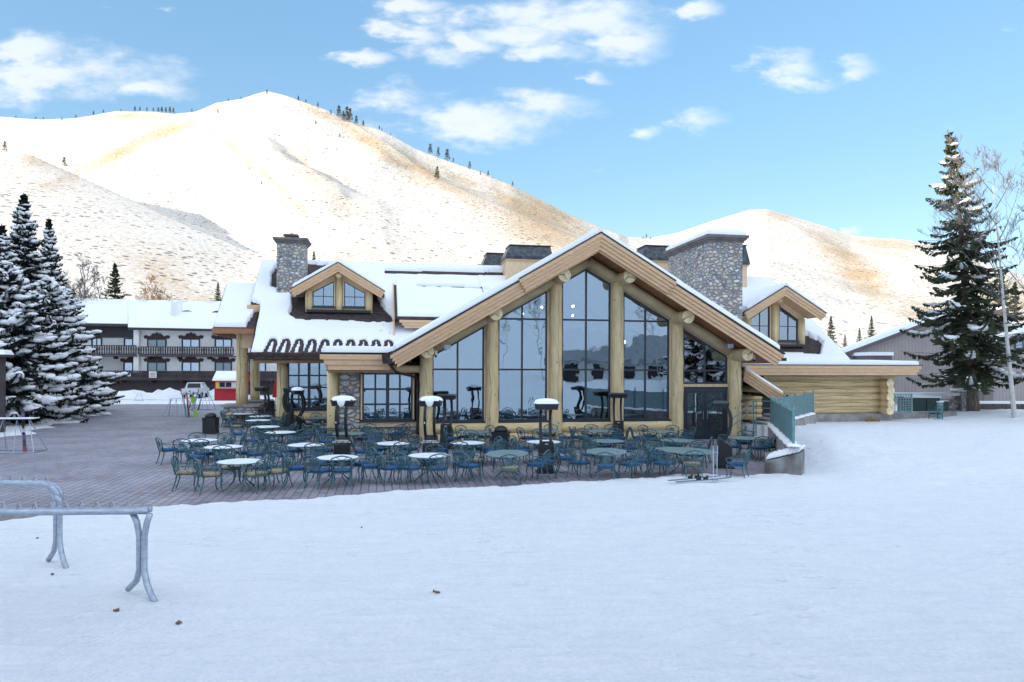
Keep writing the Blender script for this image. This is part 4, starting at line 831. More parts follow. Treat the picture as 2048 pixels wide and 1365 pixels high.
# left wing wall with its window
b_ = MB(); b_.box(-14.3,-10.6,8.75,8.9,0,3.7); b_.box(-14.3,-14.15,8.75,20,0,5.0); b_.box(-14.3,8,19.9,20,0,6); P('wall_panel', b_, M['log_shade'])
window([(-13.93,1.03),(-11.80,1.03),(-11.80,3.55),(-13.93,3.55)], [-13.4,-12.87,-12.34], [1.55,2.18,2.82], 8.62, thick=-12.87, trim=.09, glass='glass')
for z in (.20,.62): 
    p = MB(); p.tube([(-14.2,8.6,z),(-12,8.6,z+.01),(-10.8,8.6,z)], .22, 12); P('wall_log', p, M['log_h'], smooth=True)
b_ = MB(); b_.box(-14.0,-11.0,8.5,8.75,.83,.95); P('trim', b_, M['trim'])
def column(a, b, z0, z1, r_=.29, nm='log_post', seed=1):
    p = MB(); p.tube([(a+.01*math.sin(i+seed), b, z0+(z1-z0)*i/7) for i in range(8)], [r_*(1.04-.05*i/7) for i in range(8)], 16); o = P(nm, p, M['log'], smooth=True)
    c = MB(); c.tube([(a-.05+.04*math.sin(i*1.3+seed), b-r_*1.0, z0+.2+(z1-z0-.5)*i/7) for i in range(8)], .010, 4); P('crack', c, M['crack'], o)
column(-14.24, 8.55, 0, 3.6, seed=3); column(-11.46, 8.5, 0, 3.6, seed=5)
# porch on the far left: columns on stone piers, steep small roof
for a, b, zc, zt, rr_ in ((-16.69,10.75,1.20,5.2,.31),(-17.61,20.0,1.02,4.6,.30)):
    column(a, b, zc, zt, rr_, seed=int(b))
    s_ = MB(); s_.box(a-.82,a+.95,b-.75,b+.75,0,zc-.12); o = P('stone_pier', s_, M['stone_warm'])
    s_ = MB(); s_.box(a-.98,a+1.1,b-.9,b+.9,zc-.118,zc); P('pier_cap', s_, M['concrete'], o)
SB = 9.5; SZE = 5.36
sp_ = lambda a, b: SZE+LS*(b-SB)
spoly = [(-17.95,9.5),(-15.3,9.5),(-15.3,13.35),(-18.1,13.35)]
r = MB(); n = 4; r.add([(a,b,sp_(a,b)) for a, b in spoly]+[(a,b,sp_(a,b)-.2) for a, b in spoly], [(0,1,2,3),(7,6,5,4)]+[(i,i+n,(i+1)%n+n,(i+1)%n) for i in range(n)])
zt = sp_(0,13.35); r.add([(-18.1,13.36,zt),(-15.3,13.36,zt),(-15.3,20.8,zt-2.9),(-18.1,20.8,zt-2.9)], [(0,1,2,3)])
o = P('porch_roof', r, M['shingle'], recalc=True)
roof_snow('snow_cover', spoly, sp_, .24, o, res=.08, edge=.14, seed=51, skip=lambda A, B: np.clip((A-(-15.95)+ .35*np.exp(-((B-9.5)/1.2)**2))/.1, 0, 1)*.5*(B < 11.6))
f = MB(); f.box(-18.0,-15.4,9.42,9.56,5.06,5.34); f.box(-18.0,-17.8,9.56,20.5,5.0,5.25); P('beam', f, M['soffit'], o)
b_ = MB(); b_.box(-16.6,-15.6,10.2,10.5,4.3,5.1); P('wall_panel', b_, M['trim'])
# --- left chimney
ch = MB(); ch.hexa([(-15.0,12.3,7.0),(-13.42,12.3,7.0),(-13.42,13.7,7.0),(-15.0,13.7,7.0),(-14.93,11.4,10.35),(-13.42,11.4,10.35),(-13.42,12.9,10.35),(-14.93,12.9,10.35)])
ch = MB(); ch.box(-15.0,-13.45,11.6,13.2,7.0,10.38)
chim2 = P('chimney', ch, M['stone'], label='smaller stone chimney rising behind the left dormer')
cp = MB()
for e, z0, z1 in ((.05,10.38,10.47),(.12,10.47,10.57),(.2,10.57,10.70)): cp.box(-15.0-e,-13.45+e,11.6-e,13.2+e,z0,z1)
cp.box(-14.6,-13.95,12.0,12.7,10.70,10.86); cp.box(-14.68,-13.87,11.95,12.75,10.90,11.0); P('chimney_cap', cp, M['cap_stone'], chim2)
# --- gabled dormers
def dormer(ac, hw, zb, ze, za, b, ro, rake_z, rake_hw, depth, mroof, rz0, label, glass):
    """ac centre, hw half width of the face, zb base, ze/za window head at the side and centre, rake_hw/rake_z fascia"""
    t = 0; s = (za-ze)/(hw-.55)
    w = MB(); w.prism([(ac-hw,zb-1.2),(ac+hw,zb-1.2),(ac+hw,ze+.4),(ac,za+.55),(ac-hw,ze+.4)], b, b+.15)
    w.prism([(ac-hw,zb-2),(ac-hw+.12,zb-2),(ac-hw+.12,ze+.35),(ac-hw,ze+.35)], b+.15, b+2.5)
    w.prism([(ac+hw-.12,zb-2),(ac+hw,zb-2),(ac+hw,ze+.35),(ac+hw-.12,ze+.35)], b+.15, b+2.5)
    face = P('dormer', w, M['trim'], label=label)
    rs = (rake_z-rz0)/rake_hw
    r = MB(); zf = lambda a: rake_z-rs*abs(a-ac)
    slope_slab(r, ac-rake_hw, ac, zf, b-ro, b+depth, .12); slope_slab(r, ac, ac+rake_hw, zf, b-ro, b+depth, .12); rf = P('dormer_roof', r, M['shingle'], face)
    for sg in (-1, 1):
        f = MB()
        for k in range(3):
            top = rake_z-.01-.16*k; bb = b-ro-.05*(2-k)-.03; A1 = ac+sg*(rake_hw-.08*k)
            f.add([(ac,bb,top),(A1,bb,top-rs*abs(A1-ac)),(A1,bb,top-.157-rs*abs(A1-ac)),(ac,bb,top-.157),(ac,b-ro+.05,top),(A1,b-ro+.05,top-rs*abs(A1-ac)),(A1,b-ro+.05,top-.157-rs*abs(A1-ac)),(ac,b-ro+.05,top-.157)],
                  [(0,3,2,1),(4,5,6,7),(0,1,5,4),(3,7,6,2),(0,4,7,3),(1,2,6,5)])
        f.barxz((ac,rake_z-.38),(ac+sg*(rake_hw-.3),rake_z-.38-rs*(rake_hw-.3)), .05, b-ro+.06, b-.01)
        P('fascia', f, M['fascia'], face, recalc=True)
        d = MB(); d.barxz((ac,rake_z+.02),(ac+sg*(rake_hw+.03),rake_z+.02-rs*(rake_hw+.03)), .045, b-ro-.16, b-ro+.1); P('drip_edge', d, M['dark_frame'], face)
        poly = [(ac,b-ro-.15),(ac+sg*rake_hw,b-ro-.12),(ac+sg*rake_hw,b+depth),(ac,b+depth)]
        roof_snow('snow_cover', poly, lambda a, bb_: rake_z+.02-rs*np.abs(a-ac), .24, face, res=.09, edge=.12, seed=61+sg)
    for a, rr_ in ((ac-hw+.2,.2),(ac,.19),(ac+hw-.2,.2)):
        p = MB(); p.tube([(a,b-.08,zb-.05),(a,b-.08,(zb+ze)/2),(a,b-.08,(za+.25 if a == ac else ze+.15))], rr_, 12); P('log_post', p, M['log'], face, True)
    p = MB(); p.tube([(ac,b-.7,za+.33),(ac,b+.1,za+.33)], .18, 16); P('purlin_log', p, M['log'], face, True)
    for sg in (-1, 1):
        x0, x1 = ac+sg*.30, ac+sg*(hw-.42)
        zl = lambda a: za-s*(abs(a-ac)-.30)
        poly = [(x0,zb+.2),(x1,zb+.2),(x1,zl(x1)),(x0,zl(x0))]
        if sg < 0: poly = [poly[1],poly[0],poly[3],poly[2]]
        window(poly, [(x0+x1)/2], [zb+.2+(ze-zb)*.62], b-.03, fr=.05, trim=.06, mw=.035, parent=face, glass=glass)
    f = MB(); f.box(ac-hw+.1,ac+hw-.1,b-.28,b-.02,zb-.16,zb-.02); P('flashing', f, M['black'], face)
    return face
dormer(-11.42, 1.84, 6.50, 7.38, 8.08, DB1, .9, 9.03, 2.52, 4.6, None, 7.50, 'gabled dormer on the left roof beside the small chimney', 'glass')
r2 = (3.49, 3.2)
dormer(11.93, 1.80, 4.62, 5.85, 6.66, 4.62, 1.1, 7.62, 2.32, 5.0, None, 6.24, 'gabled dormer right of the big chimney with dark glass', 'glass_dark')
# --- shed dormer between them
sd = MB(); sd.prism([(-8.15,4.6),(-3.5,4.6),(-3.5,5.95),(-8.15,5.95)], 8.9, 9.05)
sd.add([(-8.15,8.9,5.3),(-8.15,13.6,8.7),(-8.15,8.9,5.95)], [(0,1,2)])
sdo = P('shed_dormer', sd, M['soffit'], label='low shed dormer with snowy roof left of the gable')
r = MB(); zsh = lambda b: 6.02+.52*(b-8.25); r.hexa([(-8.35,8.25,zsh(8.25)-.12),(-3,8.25,zsh(8.25)-.12),(-3,13.75,zsh(13.75)-.12),(-8.35,13.75,zsh(13.75)-.12),(-8.35,8.25,zsh(8.25)),(-3,8.25,zsh(8.25)),(-3,13.75,zsh(13.75)),(-8.35,13.75,zsh(13.75))])
P('dormer_roof', r, M['shingle'], sdo)
roof_snow('snow_cover', [(-8.3,8.22),(-3,8.22),(-3,13.9),(-8.3,13.9)], lambda a, b: 6.03+.52*(b-8.25), .2, sdo, res=.1, edge=.12, seed=81, skip=lambda A, B: np.clip((.25-np.abs(B-12.1+.02*A)+(fbm(A*3,B*3,3,7)-.47)*.1)/.08,0,1)*(A > -7.0)*.4)
f = MB()
for k in range(3): f.box(-8.1+.13*k,-3,8.14+.04*k,8.3,5.86-.15*(k+1),5.858-.15*k)
f.hexa([(-8.42,8.2,5.0),(-8.36,8.2,5.0),(-8.36,9.0,5.35),(-8.42,9.0,5.35),(-8.42,8.2,6.0),(-8.36,8.2,6.0),(-8.36,13.7,8.9),(-8.42,13.7,8.9)])
P('fascia', f, M['fascia'], sdo)
window([(-6.6,5.0),(-5.2,5.0),(-5.2,5.5),(-6.6,5.5)], [-5.9], [], 8.86, fr=.05, trim=.08, parent=sdo)
# --- right roof, wing of stacked logs
rp = lambda a, b: 3.49+.72*(b-3.2)
rpoly = [(8.2,3.2),(15.75,3.2),(15.5,10.75),(.8,10.75),(.5,10.3)]
r = MB(); n = len(rpoly); r.add([(a,b,rp(a,b)) for a, b in rpoly]+[(a,b,rp(a,b)-.2) for a, b in rpoly], [tuple(range(n)), tuple(range(2*n-1,n-1,-1))]+[(i,i+n,(i+1)%n+n,(i+1)%n) for i in range(n)])
zt = rp(0,10.75); r.add([(.8,10.76,zt),(15.5,10.76,zt),(15.7,18.3,zt-5.4),(.8,18.3,zt-5.4)], [(0,1,2,3)])
rroof = P('right_roof', r, M['shingle'], recalc=True)
dex2 = [(9.7,4.1),(12.5,3.85),(14.0,3.75),(14.4,4.2),(15.0,4.75),(14.3,5.6),(13.9,6.6),(13.6,7.5),(9.8,7.5)]
def rskip(A, B):
    d = sdist(A, B, dex2)+(fbm(A*2, B*2, 3, 7)-.47)*.25; return np.clip((.1-d)/.16, 0, 1)*.5
roof_snow('snow_cover', rpoly, rp, .27, rroof, res=.09, skip=rskip, edge=.16, seed=91)
f = MB(); f.add([(15.74,3.3,3.4),(15.5,10.7,8.8),(15.5,18,3.4)], [(0,1,2)]); P('gable_end', f, M['fascia'], rroof)
b_ = MB(); b_.box(15.7,19.75,3.15,12,3.34,3.46); o = P('porch_roof', b_, M['shingle'])
roof_snow('snow_cover', [(9.0,3.08),(19.78,3.08),(19.78,6.0),(17.0,7.5),(15.8,7.5),(15.6,3.5),(9.0,3.5)], lambda a, b: 3.47+.02*(b-3.1), .26, o, res=.09, edge=.16, seed=95)
f = MB()
for k in range(3): f.box(8.6,19.74-.1*k,3.03+.05*k,3.2,3.455-.17*(k+1),3.453-.17*k)
for k in range(3): f.box(19.55-.05*k,19.72-.1*k,3.2,12,3.455-.17*(k+1),3.453-.17*k)
P('fascia', f, M['fascia'])
f = MB(); f.box(8.5,19.78,2.99,3.2,3.457,3.50); P('drip_edge', f, M['dark_frame'])
b_ = MB(); b_.box(8.2,19.5,3.2,4.8,2.90,2.94); P('soffit', b_, M['soffit'])
zz = [.98,1.36,1.74,2.12,2.50,2.84]
for i, z in enumerate(zz):
    segs = [(7.9,18.35)] if z > 2.2 or z < 1.1 else [(11.9,18.35)]
    if i == 5: segs = [(7.9,19.3)]
    for a0, a1 in segs:
        p = MB(); k = 10; p.tube([(a0+(a1-a0)*q/k, 4.55+.01*math.sin(q*1.7+i), z+.012*math.sin(q*2.1+i*1.9)) for q in range(k+1)], .205, 14); o = P('wall_log', p, M['log_h'] if i < 5 else M['log_shade'], smooth=True)
        c = MB(); c.tube([(a0+.6+(a1-a0-1.4)*q/k, 4.55-.202, z+.05*math.sin(q*.9+i)+.03) for q in range(k+1)], .010, 4); P('crack', c, M['crack'], o)
    if i < 5:
        p = MB(); xc = 18.42+.05*(i%2); p.tube([(xc,3.75,z+.0),(xc,6,z)], .225, 18, cap=False); o = P('cross_log', p, M['log'], smooth=True); e = MB(); e.add([(xc+.225*math.cos(2*math.pi*k/18), 3.75, z+.225*math.sin(2*math.pi*k/18)) for k in range(18)], [tuple(range(18))]); P('sawn_end', e, M['log_end'], o)
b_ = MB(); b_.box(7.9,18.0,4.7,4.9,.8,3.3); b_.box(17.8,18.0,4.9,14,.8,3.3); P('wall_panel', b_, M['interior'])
b_ = MB(); b_.box(10.2,18.9,4.2,5.4,-.3,.82); P('foundation', b_, M['concrete'])
b_ = MB(); b_.box(11.1,11.85,4.30,4.36,.82,2.12); P('door', b_, M['black'])
b_ = MB(); b_.box(11.0,11.1,4.26,4.4,.82,2.22); b_.box(11.85,11.97,4.26,4.4,.82,2.22); b_.box(11.1,11.85,4.26,4.4,2.125,2.22); P('trim', b_, M['trim'])
# --- side porch roof over the stairs
r = MB(); zf = lambda a: 3.34-.60*(a-7.85)
r.hexa([(7.3,.5,zf(7.3)-.12),(10.06,.5,zf(10.06)-.12),(10.06,4.2,zf(10.06)-.12),(7.3,4.2,zf(7.3)-.12),(7.3,.5,zf(7.3)),(10.06,.5,zf(10.06)),(10.06,4.2,zf(10.06)),(7.3,4.2,zf(7.3))]); pr = P('porch_roof', r, M['shingle'])
f = MB()
for k in range(4):
    top = -.01-.15*k; A1 = 10.04-.11*k; bb = .5-.04*(3-k)-.03; A0 = 7.92
    f.add([(A0,bb,zf(A0)+top),(A1,bb,zf(A1)+top),(A1,bb,zf(A1)+top-.147),(A0,bb,zf(A0)+top-.147),(A0,.55,zf(A0)+top),(A1,.55,zf(A1)+top),(A1,.55,zf(A1)+top-.147),(A0,.55,zf(A0)+top-.147)], [(0,1,2,3),(4,7,6,5),(0,4,5,1),(3,2,6,7),(0,3,7,4),(1,5,6,2)])
P('fascia', f, M['fascia'], pr, recalc=True)
roof_snow('snow_cover', [(7.9,.36),(10.05,.36),(10.05,4.2),(7.9,4.2)], lambda a, b: 3.35-.60*(a-7.85), .12, pr, res=.09, edge=.1, seed=99)
g = MB(); g.box(10.0,10.2,.4,4.2,1.86,2.02); P('gutter', g, M['copper'], pr)
p = MB(); p.tube([(9.05,.9,2.28),(9.05,4.2,2.28)], .17, 16); P('purlin_log', p, M['log'], smooth=True)
for z in (.75,1.15,1.55,1.95):
    p = MB(); p.tube([(8.95+.1*math.sin(z*9),3.0,z),(8.95,4.5,z)], .2, 16); P('cross_log', p, M['log'], smooth=True)
for z in (.75,1.1,1.45,1.8):
    p = MB(); p.tube([(9.1,3.6,z),(10.6,3.6,z)], .17, 12); P('wall_log', p, M['log_h'], smooth=True)
b_ = MB(); b_.box(7.9,11.0,4.0,4.2,0,3.3); P('wall_panel', b_, M['interior'])
# --- roof ventilators
def cupola(a0, a1, b, zb, z0, z1, zt, lab):
    c = MB(); c.box(a0+.12,a1-.12,b,b+1.9,zb,z0-.1); o = P('roof_ventilator', c, M['trim'], label=lab)
    c = MB(); c.box(a0+.05,a1-.05,b-.07,b+1.97,z0-.1,z0); P('trim', c, M['fascia'], o)
    c = MB(); i = .36
    c.hexa([(a0,b-.12,z1),(a1,b-.12,z1),(a1,b+2.02,z1),(a0,b+2.02,z1),(a0+i,b+.2,zt),(a1-i*.3,b+.2,zt),(a1-i*.3,b+1.7,zt),(a0+i,b+1.7,zt)]); c.box(a0,a1,b-.12,b+2.02,z0,z1-.002); h_ = P('hood', c, M['copper_lite'], o)
    c = MB(); c.box(a0+i-.05,a1-i*.3+.05,b+.15,b+1.75,zt,zt+.06); P('hood_trim', c, M['copper'], o)
cupola(-1.47,1.6,13.0,8.4,10.12,10.3,11.0,'long copper hooded ventilator left of the gable peak')
cupola(-2.35,-.75,17.0,8.4,10.1,10.28,11.1,'smaller copper ventilator behind the long one')
cupola(7.16,9.28,12.0,7.4,10.15,10.3,11.1,'copper ventilator left of the big chimney')
cupola(11.5,13.18,9.5,7.6,9.65,9.78,10.85,'copper ventilator half hidden behind the big chimney')
# --- small fittings on the front
def camera_unit(a, b, z):
    c = MB(); c.lathe([(.0,.14),(.06,.13),(.065,.0),(.05,-.06)], (a,b,z), 10); c.box(a-.03,a+.03,b,b+.3,z+.12,z+.16); o = P('security_camera', c, M['white_paint'], smooth=False)
    c = MB(); c.lathe([(.045,-.06),(.05,-.1),(.03,-.15),(0,-.16)], (a,b,z), 10); P('lens_dome', c, M['black'], o, True)
camera_unit(-6.78,-1.0,3.85); camera_unit(7.62,-1.0,3.75)
for a, z, t_ in ((-6.3,4.12,-.5),(6.42,4.28,.5),(6.95,4.62,.3)):
    c = MB(); c.hexa([(a-.14,-1.1,z-.08),(a+.14,-1.1,z-.08),(a+.14,-.85,z-.05),(a-.14,-.85,z-.05),(a-.14,-1.12,z+.1),(a+.14,-1.12,z+.1),(a+.12,-.85,z+.12),(a-.12,-.85,z+.12)]); c.tube([(a,-.9,z+.1),(a,-.8,z+.35)], .02, 6); P('floodlight', c, M['galv'])
# ================================================================== patio furniture
def text_mesh(txt, size, m, parent, loc, rot, name='lettering', ext=.002):
    cu = bpy.data.curves.new(name, 'FONT'); cu.body = txt; cu.size = size; cu.align_x = 'CENTER'; cu.align_y = 'CENTER'; cu.extrude = ext; cu.offset = size*.015
    to = bpy.data.objects.new('tmp', cu); C.objects.link(to); dg = bpy.context.evaluated_depsgraph_get(); me = bpy.data.meshes.new_from_object(to.evaluated_get(dg)); bpy.data.objects.remove(to); bpy.data.curves.remove(cu)
    me.materials.clear(); me.materials.append(m); o = bpy.data.objects.new(name, me); C.objects.link(o); o.parent = parent; o.location = loc; o.rotation_euler = rot
    return o
def make_chair(cush):
    t = thing('patio_chair', 'x', 'chair')
    g = M['green_metal']
    for sx in (-1, 1):   # front legs curved out, rear legs
        m = MB(); m.tube([(sx*.23,.21,.43),(sx*.245,.225,.30),(sx*.235,.205,.16),(sx*.255,.235,.04),(sx*.27,.265,.0)], [.021,.019,.017,.016,.019], 6); m.build('leg', g, t)
        m = MB(); m.tube([(sx*.22,-.22,.43),(sx*.225,-.25,.25),(sx*.235,-.30,.08),(sx*.245,-.34,.0)], [.021,.018,.016,.019], 6); m.build('leg', g, t)
        m = MB(); m.tube([(sx*.25,-.27,.68),(sx*.29,-.15,.665),(sx*.31,.02,.655),(sx*.305,.17,.66),(sx*.29,.235,.63),(sx*.27,.225,.58),(sx*.255,.19,.52),(sx*.24,.2,.43)], .013, 6)
        m.tube([(sx*.27,-.1,.655),(sx*.285,.0,.58),(sx*.26,.08,.50),(sx*.24,.05,.44)], .008, 5); m.build('armrest', g, t)
    m = MB(); m.tube([(-.24,-.23,.425),(.24,-.23,.425),(.25,.23,.425),(-.25,.23,.425),(-.24,-.23,.425)], .014, 6)
    for k in range(5): m.tube([(-.18+.09*k,-.23,.425),(-.18+.09*k,.23,.425)], .006, 4)
    m.tube([(-.23,.20,.36),(-.12,.22,.30),(0,.225,.415)], .007, 5); m.tube([(.23,.20,.36),(.12,.22,.30),(0,.225,.415)], .007, 5); m.build('seat', g, t)
    # back: arched frame leaning back, medallion, crossed bars
    def bk(x, z): return (x, -.235-(z-.43)*.24-.02*math.cos(x*4), z)
    m = MB(); pts = [bk(-.225,.43),bk(-.24,.55),bk(-.275,.70),bk(-.285,.78),bk(-.26,.83),bk(-.17,.865),bk(-.08,.89),bk(0,.90),bk(.08,.89),bk(.17,.865),bk(.26,.83),bk(.285,.78),bk(.275,.70),bk(.24,.55),bk(.225,.43)]
    m.tube(pts, .022, 6, flat=.8); m.tube([bk(-.235,.50),bk(0,.485),bk(.235,.50)], .011, 5); m.build('back_frame', g, t)
    m = MB(); c = (0,.685)
    m.tube([bk(c[0]+.10*math.cos(k*math.pi/7), c[1]+.10*math.sin(k*math.pi/7)) for k in range(15)], .010, 5)
    m.tube([bk(c[0]+.055*math.cos(k*math.pi/5), c[1]+.055*math.sin(k*math.pi/5)) for k in range(11)], .012, 5)
    for k in range(12):
        a = k*math.pi/6; m.tube([bk(c[0]+.05*math.cos(a), c[1]+.05*math.sin(a)), bk(c[0]+.1*math.cos(a), c[1]+.1*math.sin(a))], .006, 4)
    y, z = bk(0,.685)[1:]; m.lathe([(0,-.006),(.05,-.004),(.05,.004),(0,.006)], (0,0,0), 10); n0 = len(m.v)-40
    for i in range(n0, len(m.v)): vx, vy, vz = m.v[i]; m.v[i] = (vx, y+vz, z+vy)
    for sx in (-1, 1):
        m.tube([bk(sx*.27,.80),bk(sx*.16,.78),bk(sx*.08,.755)], .009, 5); m.tube([bk(sx*.06,.62),bk(sx*.14,.56),bk(sx*.22,.50)], .009, 5)
        m.tube([bk(sx*.13,.86),bk(sx*.06,.80),bk(0,.785)], .009, 5); m.tube([bk(sx*.10,.69),bk(sx*.18,.70),bk(sx*.27,.70)], .009, 5); m.tube([bk(sx*.1,.66),bk(sx*.19,.62),bk(sx*.245,.60)], .007, 5); m.tube([bk(sx*.04,.49),bk(sx*.05,.55),bk(0,.585)], .008, 5)
    m.build('backrest', g, t)
    m = MB(); q = []
    for zz, e in ((.435,.0),(.447,.022),(.475,.03),(.503,.02),(.512,-.04)):
        for k in range(16):
            a = 2*math.pi*k/16; rx = (.225+e); cx_, sn = math.cos(a), math.sin(a); px = math.copysign(abs(cx_)**.55, cx_)*rx; py = math.copysign(abs(sn)**.55, sn)*rx*.98; q.append((px, py+.0, zz))
    m.add(q, [(i*16+k, i*16+(k+1)%16, (i+1)*16+(k+1)%16, (i+1)*16+k) for i in range(4) for k in range(16)]+[tuple(range(64,80)), tuple(range(15,-1,-1))]); m.build('cushion', M[cush], t, True)
    return t
def make_table(rx, ry, oval, snow):
    t = thing('patio_table', 'x', 'table')
    g = M['green_metal']; n = 32 if not oval else 8
    ang = [2*math.pi*(k+.5)/n for k in range(n)]
    m = MB(); prof = [(.96,.700),(1.0,.705),(1.0,.722),(.985,.728)]
    vs = [(rx*r_*math.cos(a), ry*r_*math.sin(a), z) for r_, z in prof for a in ang]
    m.add(vs, [(i*n+k, i*n+(k+1)%n, (i+1)*n+(k+1)%n, (i+1)*n+k) for i in range(3) for k in range(n)]+[tuple(range(n-1,-1,-1)), tuple(range(3*n,4*n))])
    m.build('tabletop', M['table_top'], t)
    for k in range(4):
        a = math.pi/4+k*math.pi/2; c_, s_ = math.cos(a), math.sin(a)
        m = MB(); m.tube([(c_*r_, s_*r_, z) for r_, z in ((.42,.69),(.30,.60),(.20,.45),(.17,.32),(.24,.18),(.40,.06),(.47,.0))], [.02,.018,.016,.016,.018,.018,.022], 6); m.build('leg', g, t)
    m = MB(); m.tube([(.17*math.cos(k*math.pi/8), .17*math.sin(k*math.pi/8), .33) for k in range(17)], .010, 5); m.tube([(.30*math.cos(k*math.pi/8), .30*math.sin(k*math.pi/8), .60) for k in range(17)], .010, 5); m.build('ring_brace', g, t)
    if snow:
        m = MB(); nr, na = 9, 32; vs = []; rr = random.Random(int(rx*100)+n)
        for i in range(nr+1):
            f = i/nr
            for k in range(na):
                a = 2*math.pi*k/na; R_ = (.97 if n > 8 else .88)*(1-.02*rr.random()); z = .729+.018*(1-f**6)*(.75+.5*rr.random()) if i < nr else .726
                vs.append((rx*R_*f*math.cos(a), ry*R_*f*math.sin(a), z))
        m.add(vs, [(i*na+k, (i+1)*na+k, (i+1)*na+(k+1)%na, i*na+(k+1)%na) for i in range(nr) for k in range(na)]); m.build('snow_layer', M['frost'], t, True)
    return t
def table_mat():
    m = mat('slatted_table_top', (.17,.27,.285), .35, var=.12, vscale=6); t = m.node_tree; b = t.nodes['Principled BSDF']
    tc = N(t, 'ShaderNodeTexCoord'); w = N(t, 'ShaderNodeTexWave'); w.inputs['Scale'].default_value = 5; w.inputs['Distortion'].default_value = 0; lk(t, tc.outputs['Object'], w.inputs['Vector'])
    bp = N(t, 'ShaderNodeBump'); bp.inputs['Distance'].default_value = .01; lk(t, w.outputs['Fac'], bp.inputs['Height']); lk(t, bp.outputs[0], b.inputs['Normal'])
    old = b.inputs['Base Color'].links[0].from_socket; mx = N(t, 'ShaderNodeMix', data_type='RGBA'); k = N(t, 'ShaderNodeMapRange'); k.inputs['From Min'].default_value = .0; k.inputs['From Max'].default_value = .25; lk(t, w.outputs['Fac'], k.inputs['Value']); lk(t, k.outputs[0], mx.inputs['Factor']); mx.inputs['A'].default_value = (.05,.09,.1,1); lk(t, old, mx.inputs['B']); lk(t, mx.outputs['Result'], b.inputs['Base Color'])
    return m
M['table_top'] = table_mat()
ORD = ['first','second','third','fourth','fifth','sixth','seventh','eighth','ninth','tenth']
S_ = 'S'; B4 = [40,140,220,320]; B6 = [0,60,120,180,240,300]
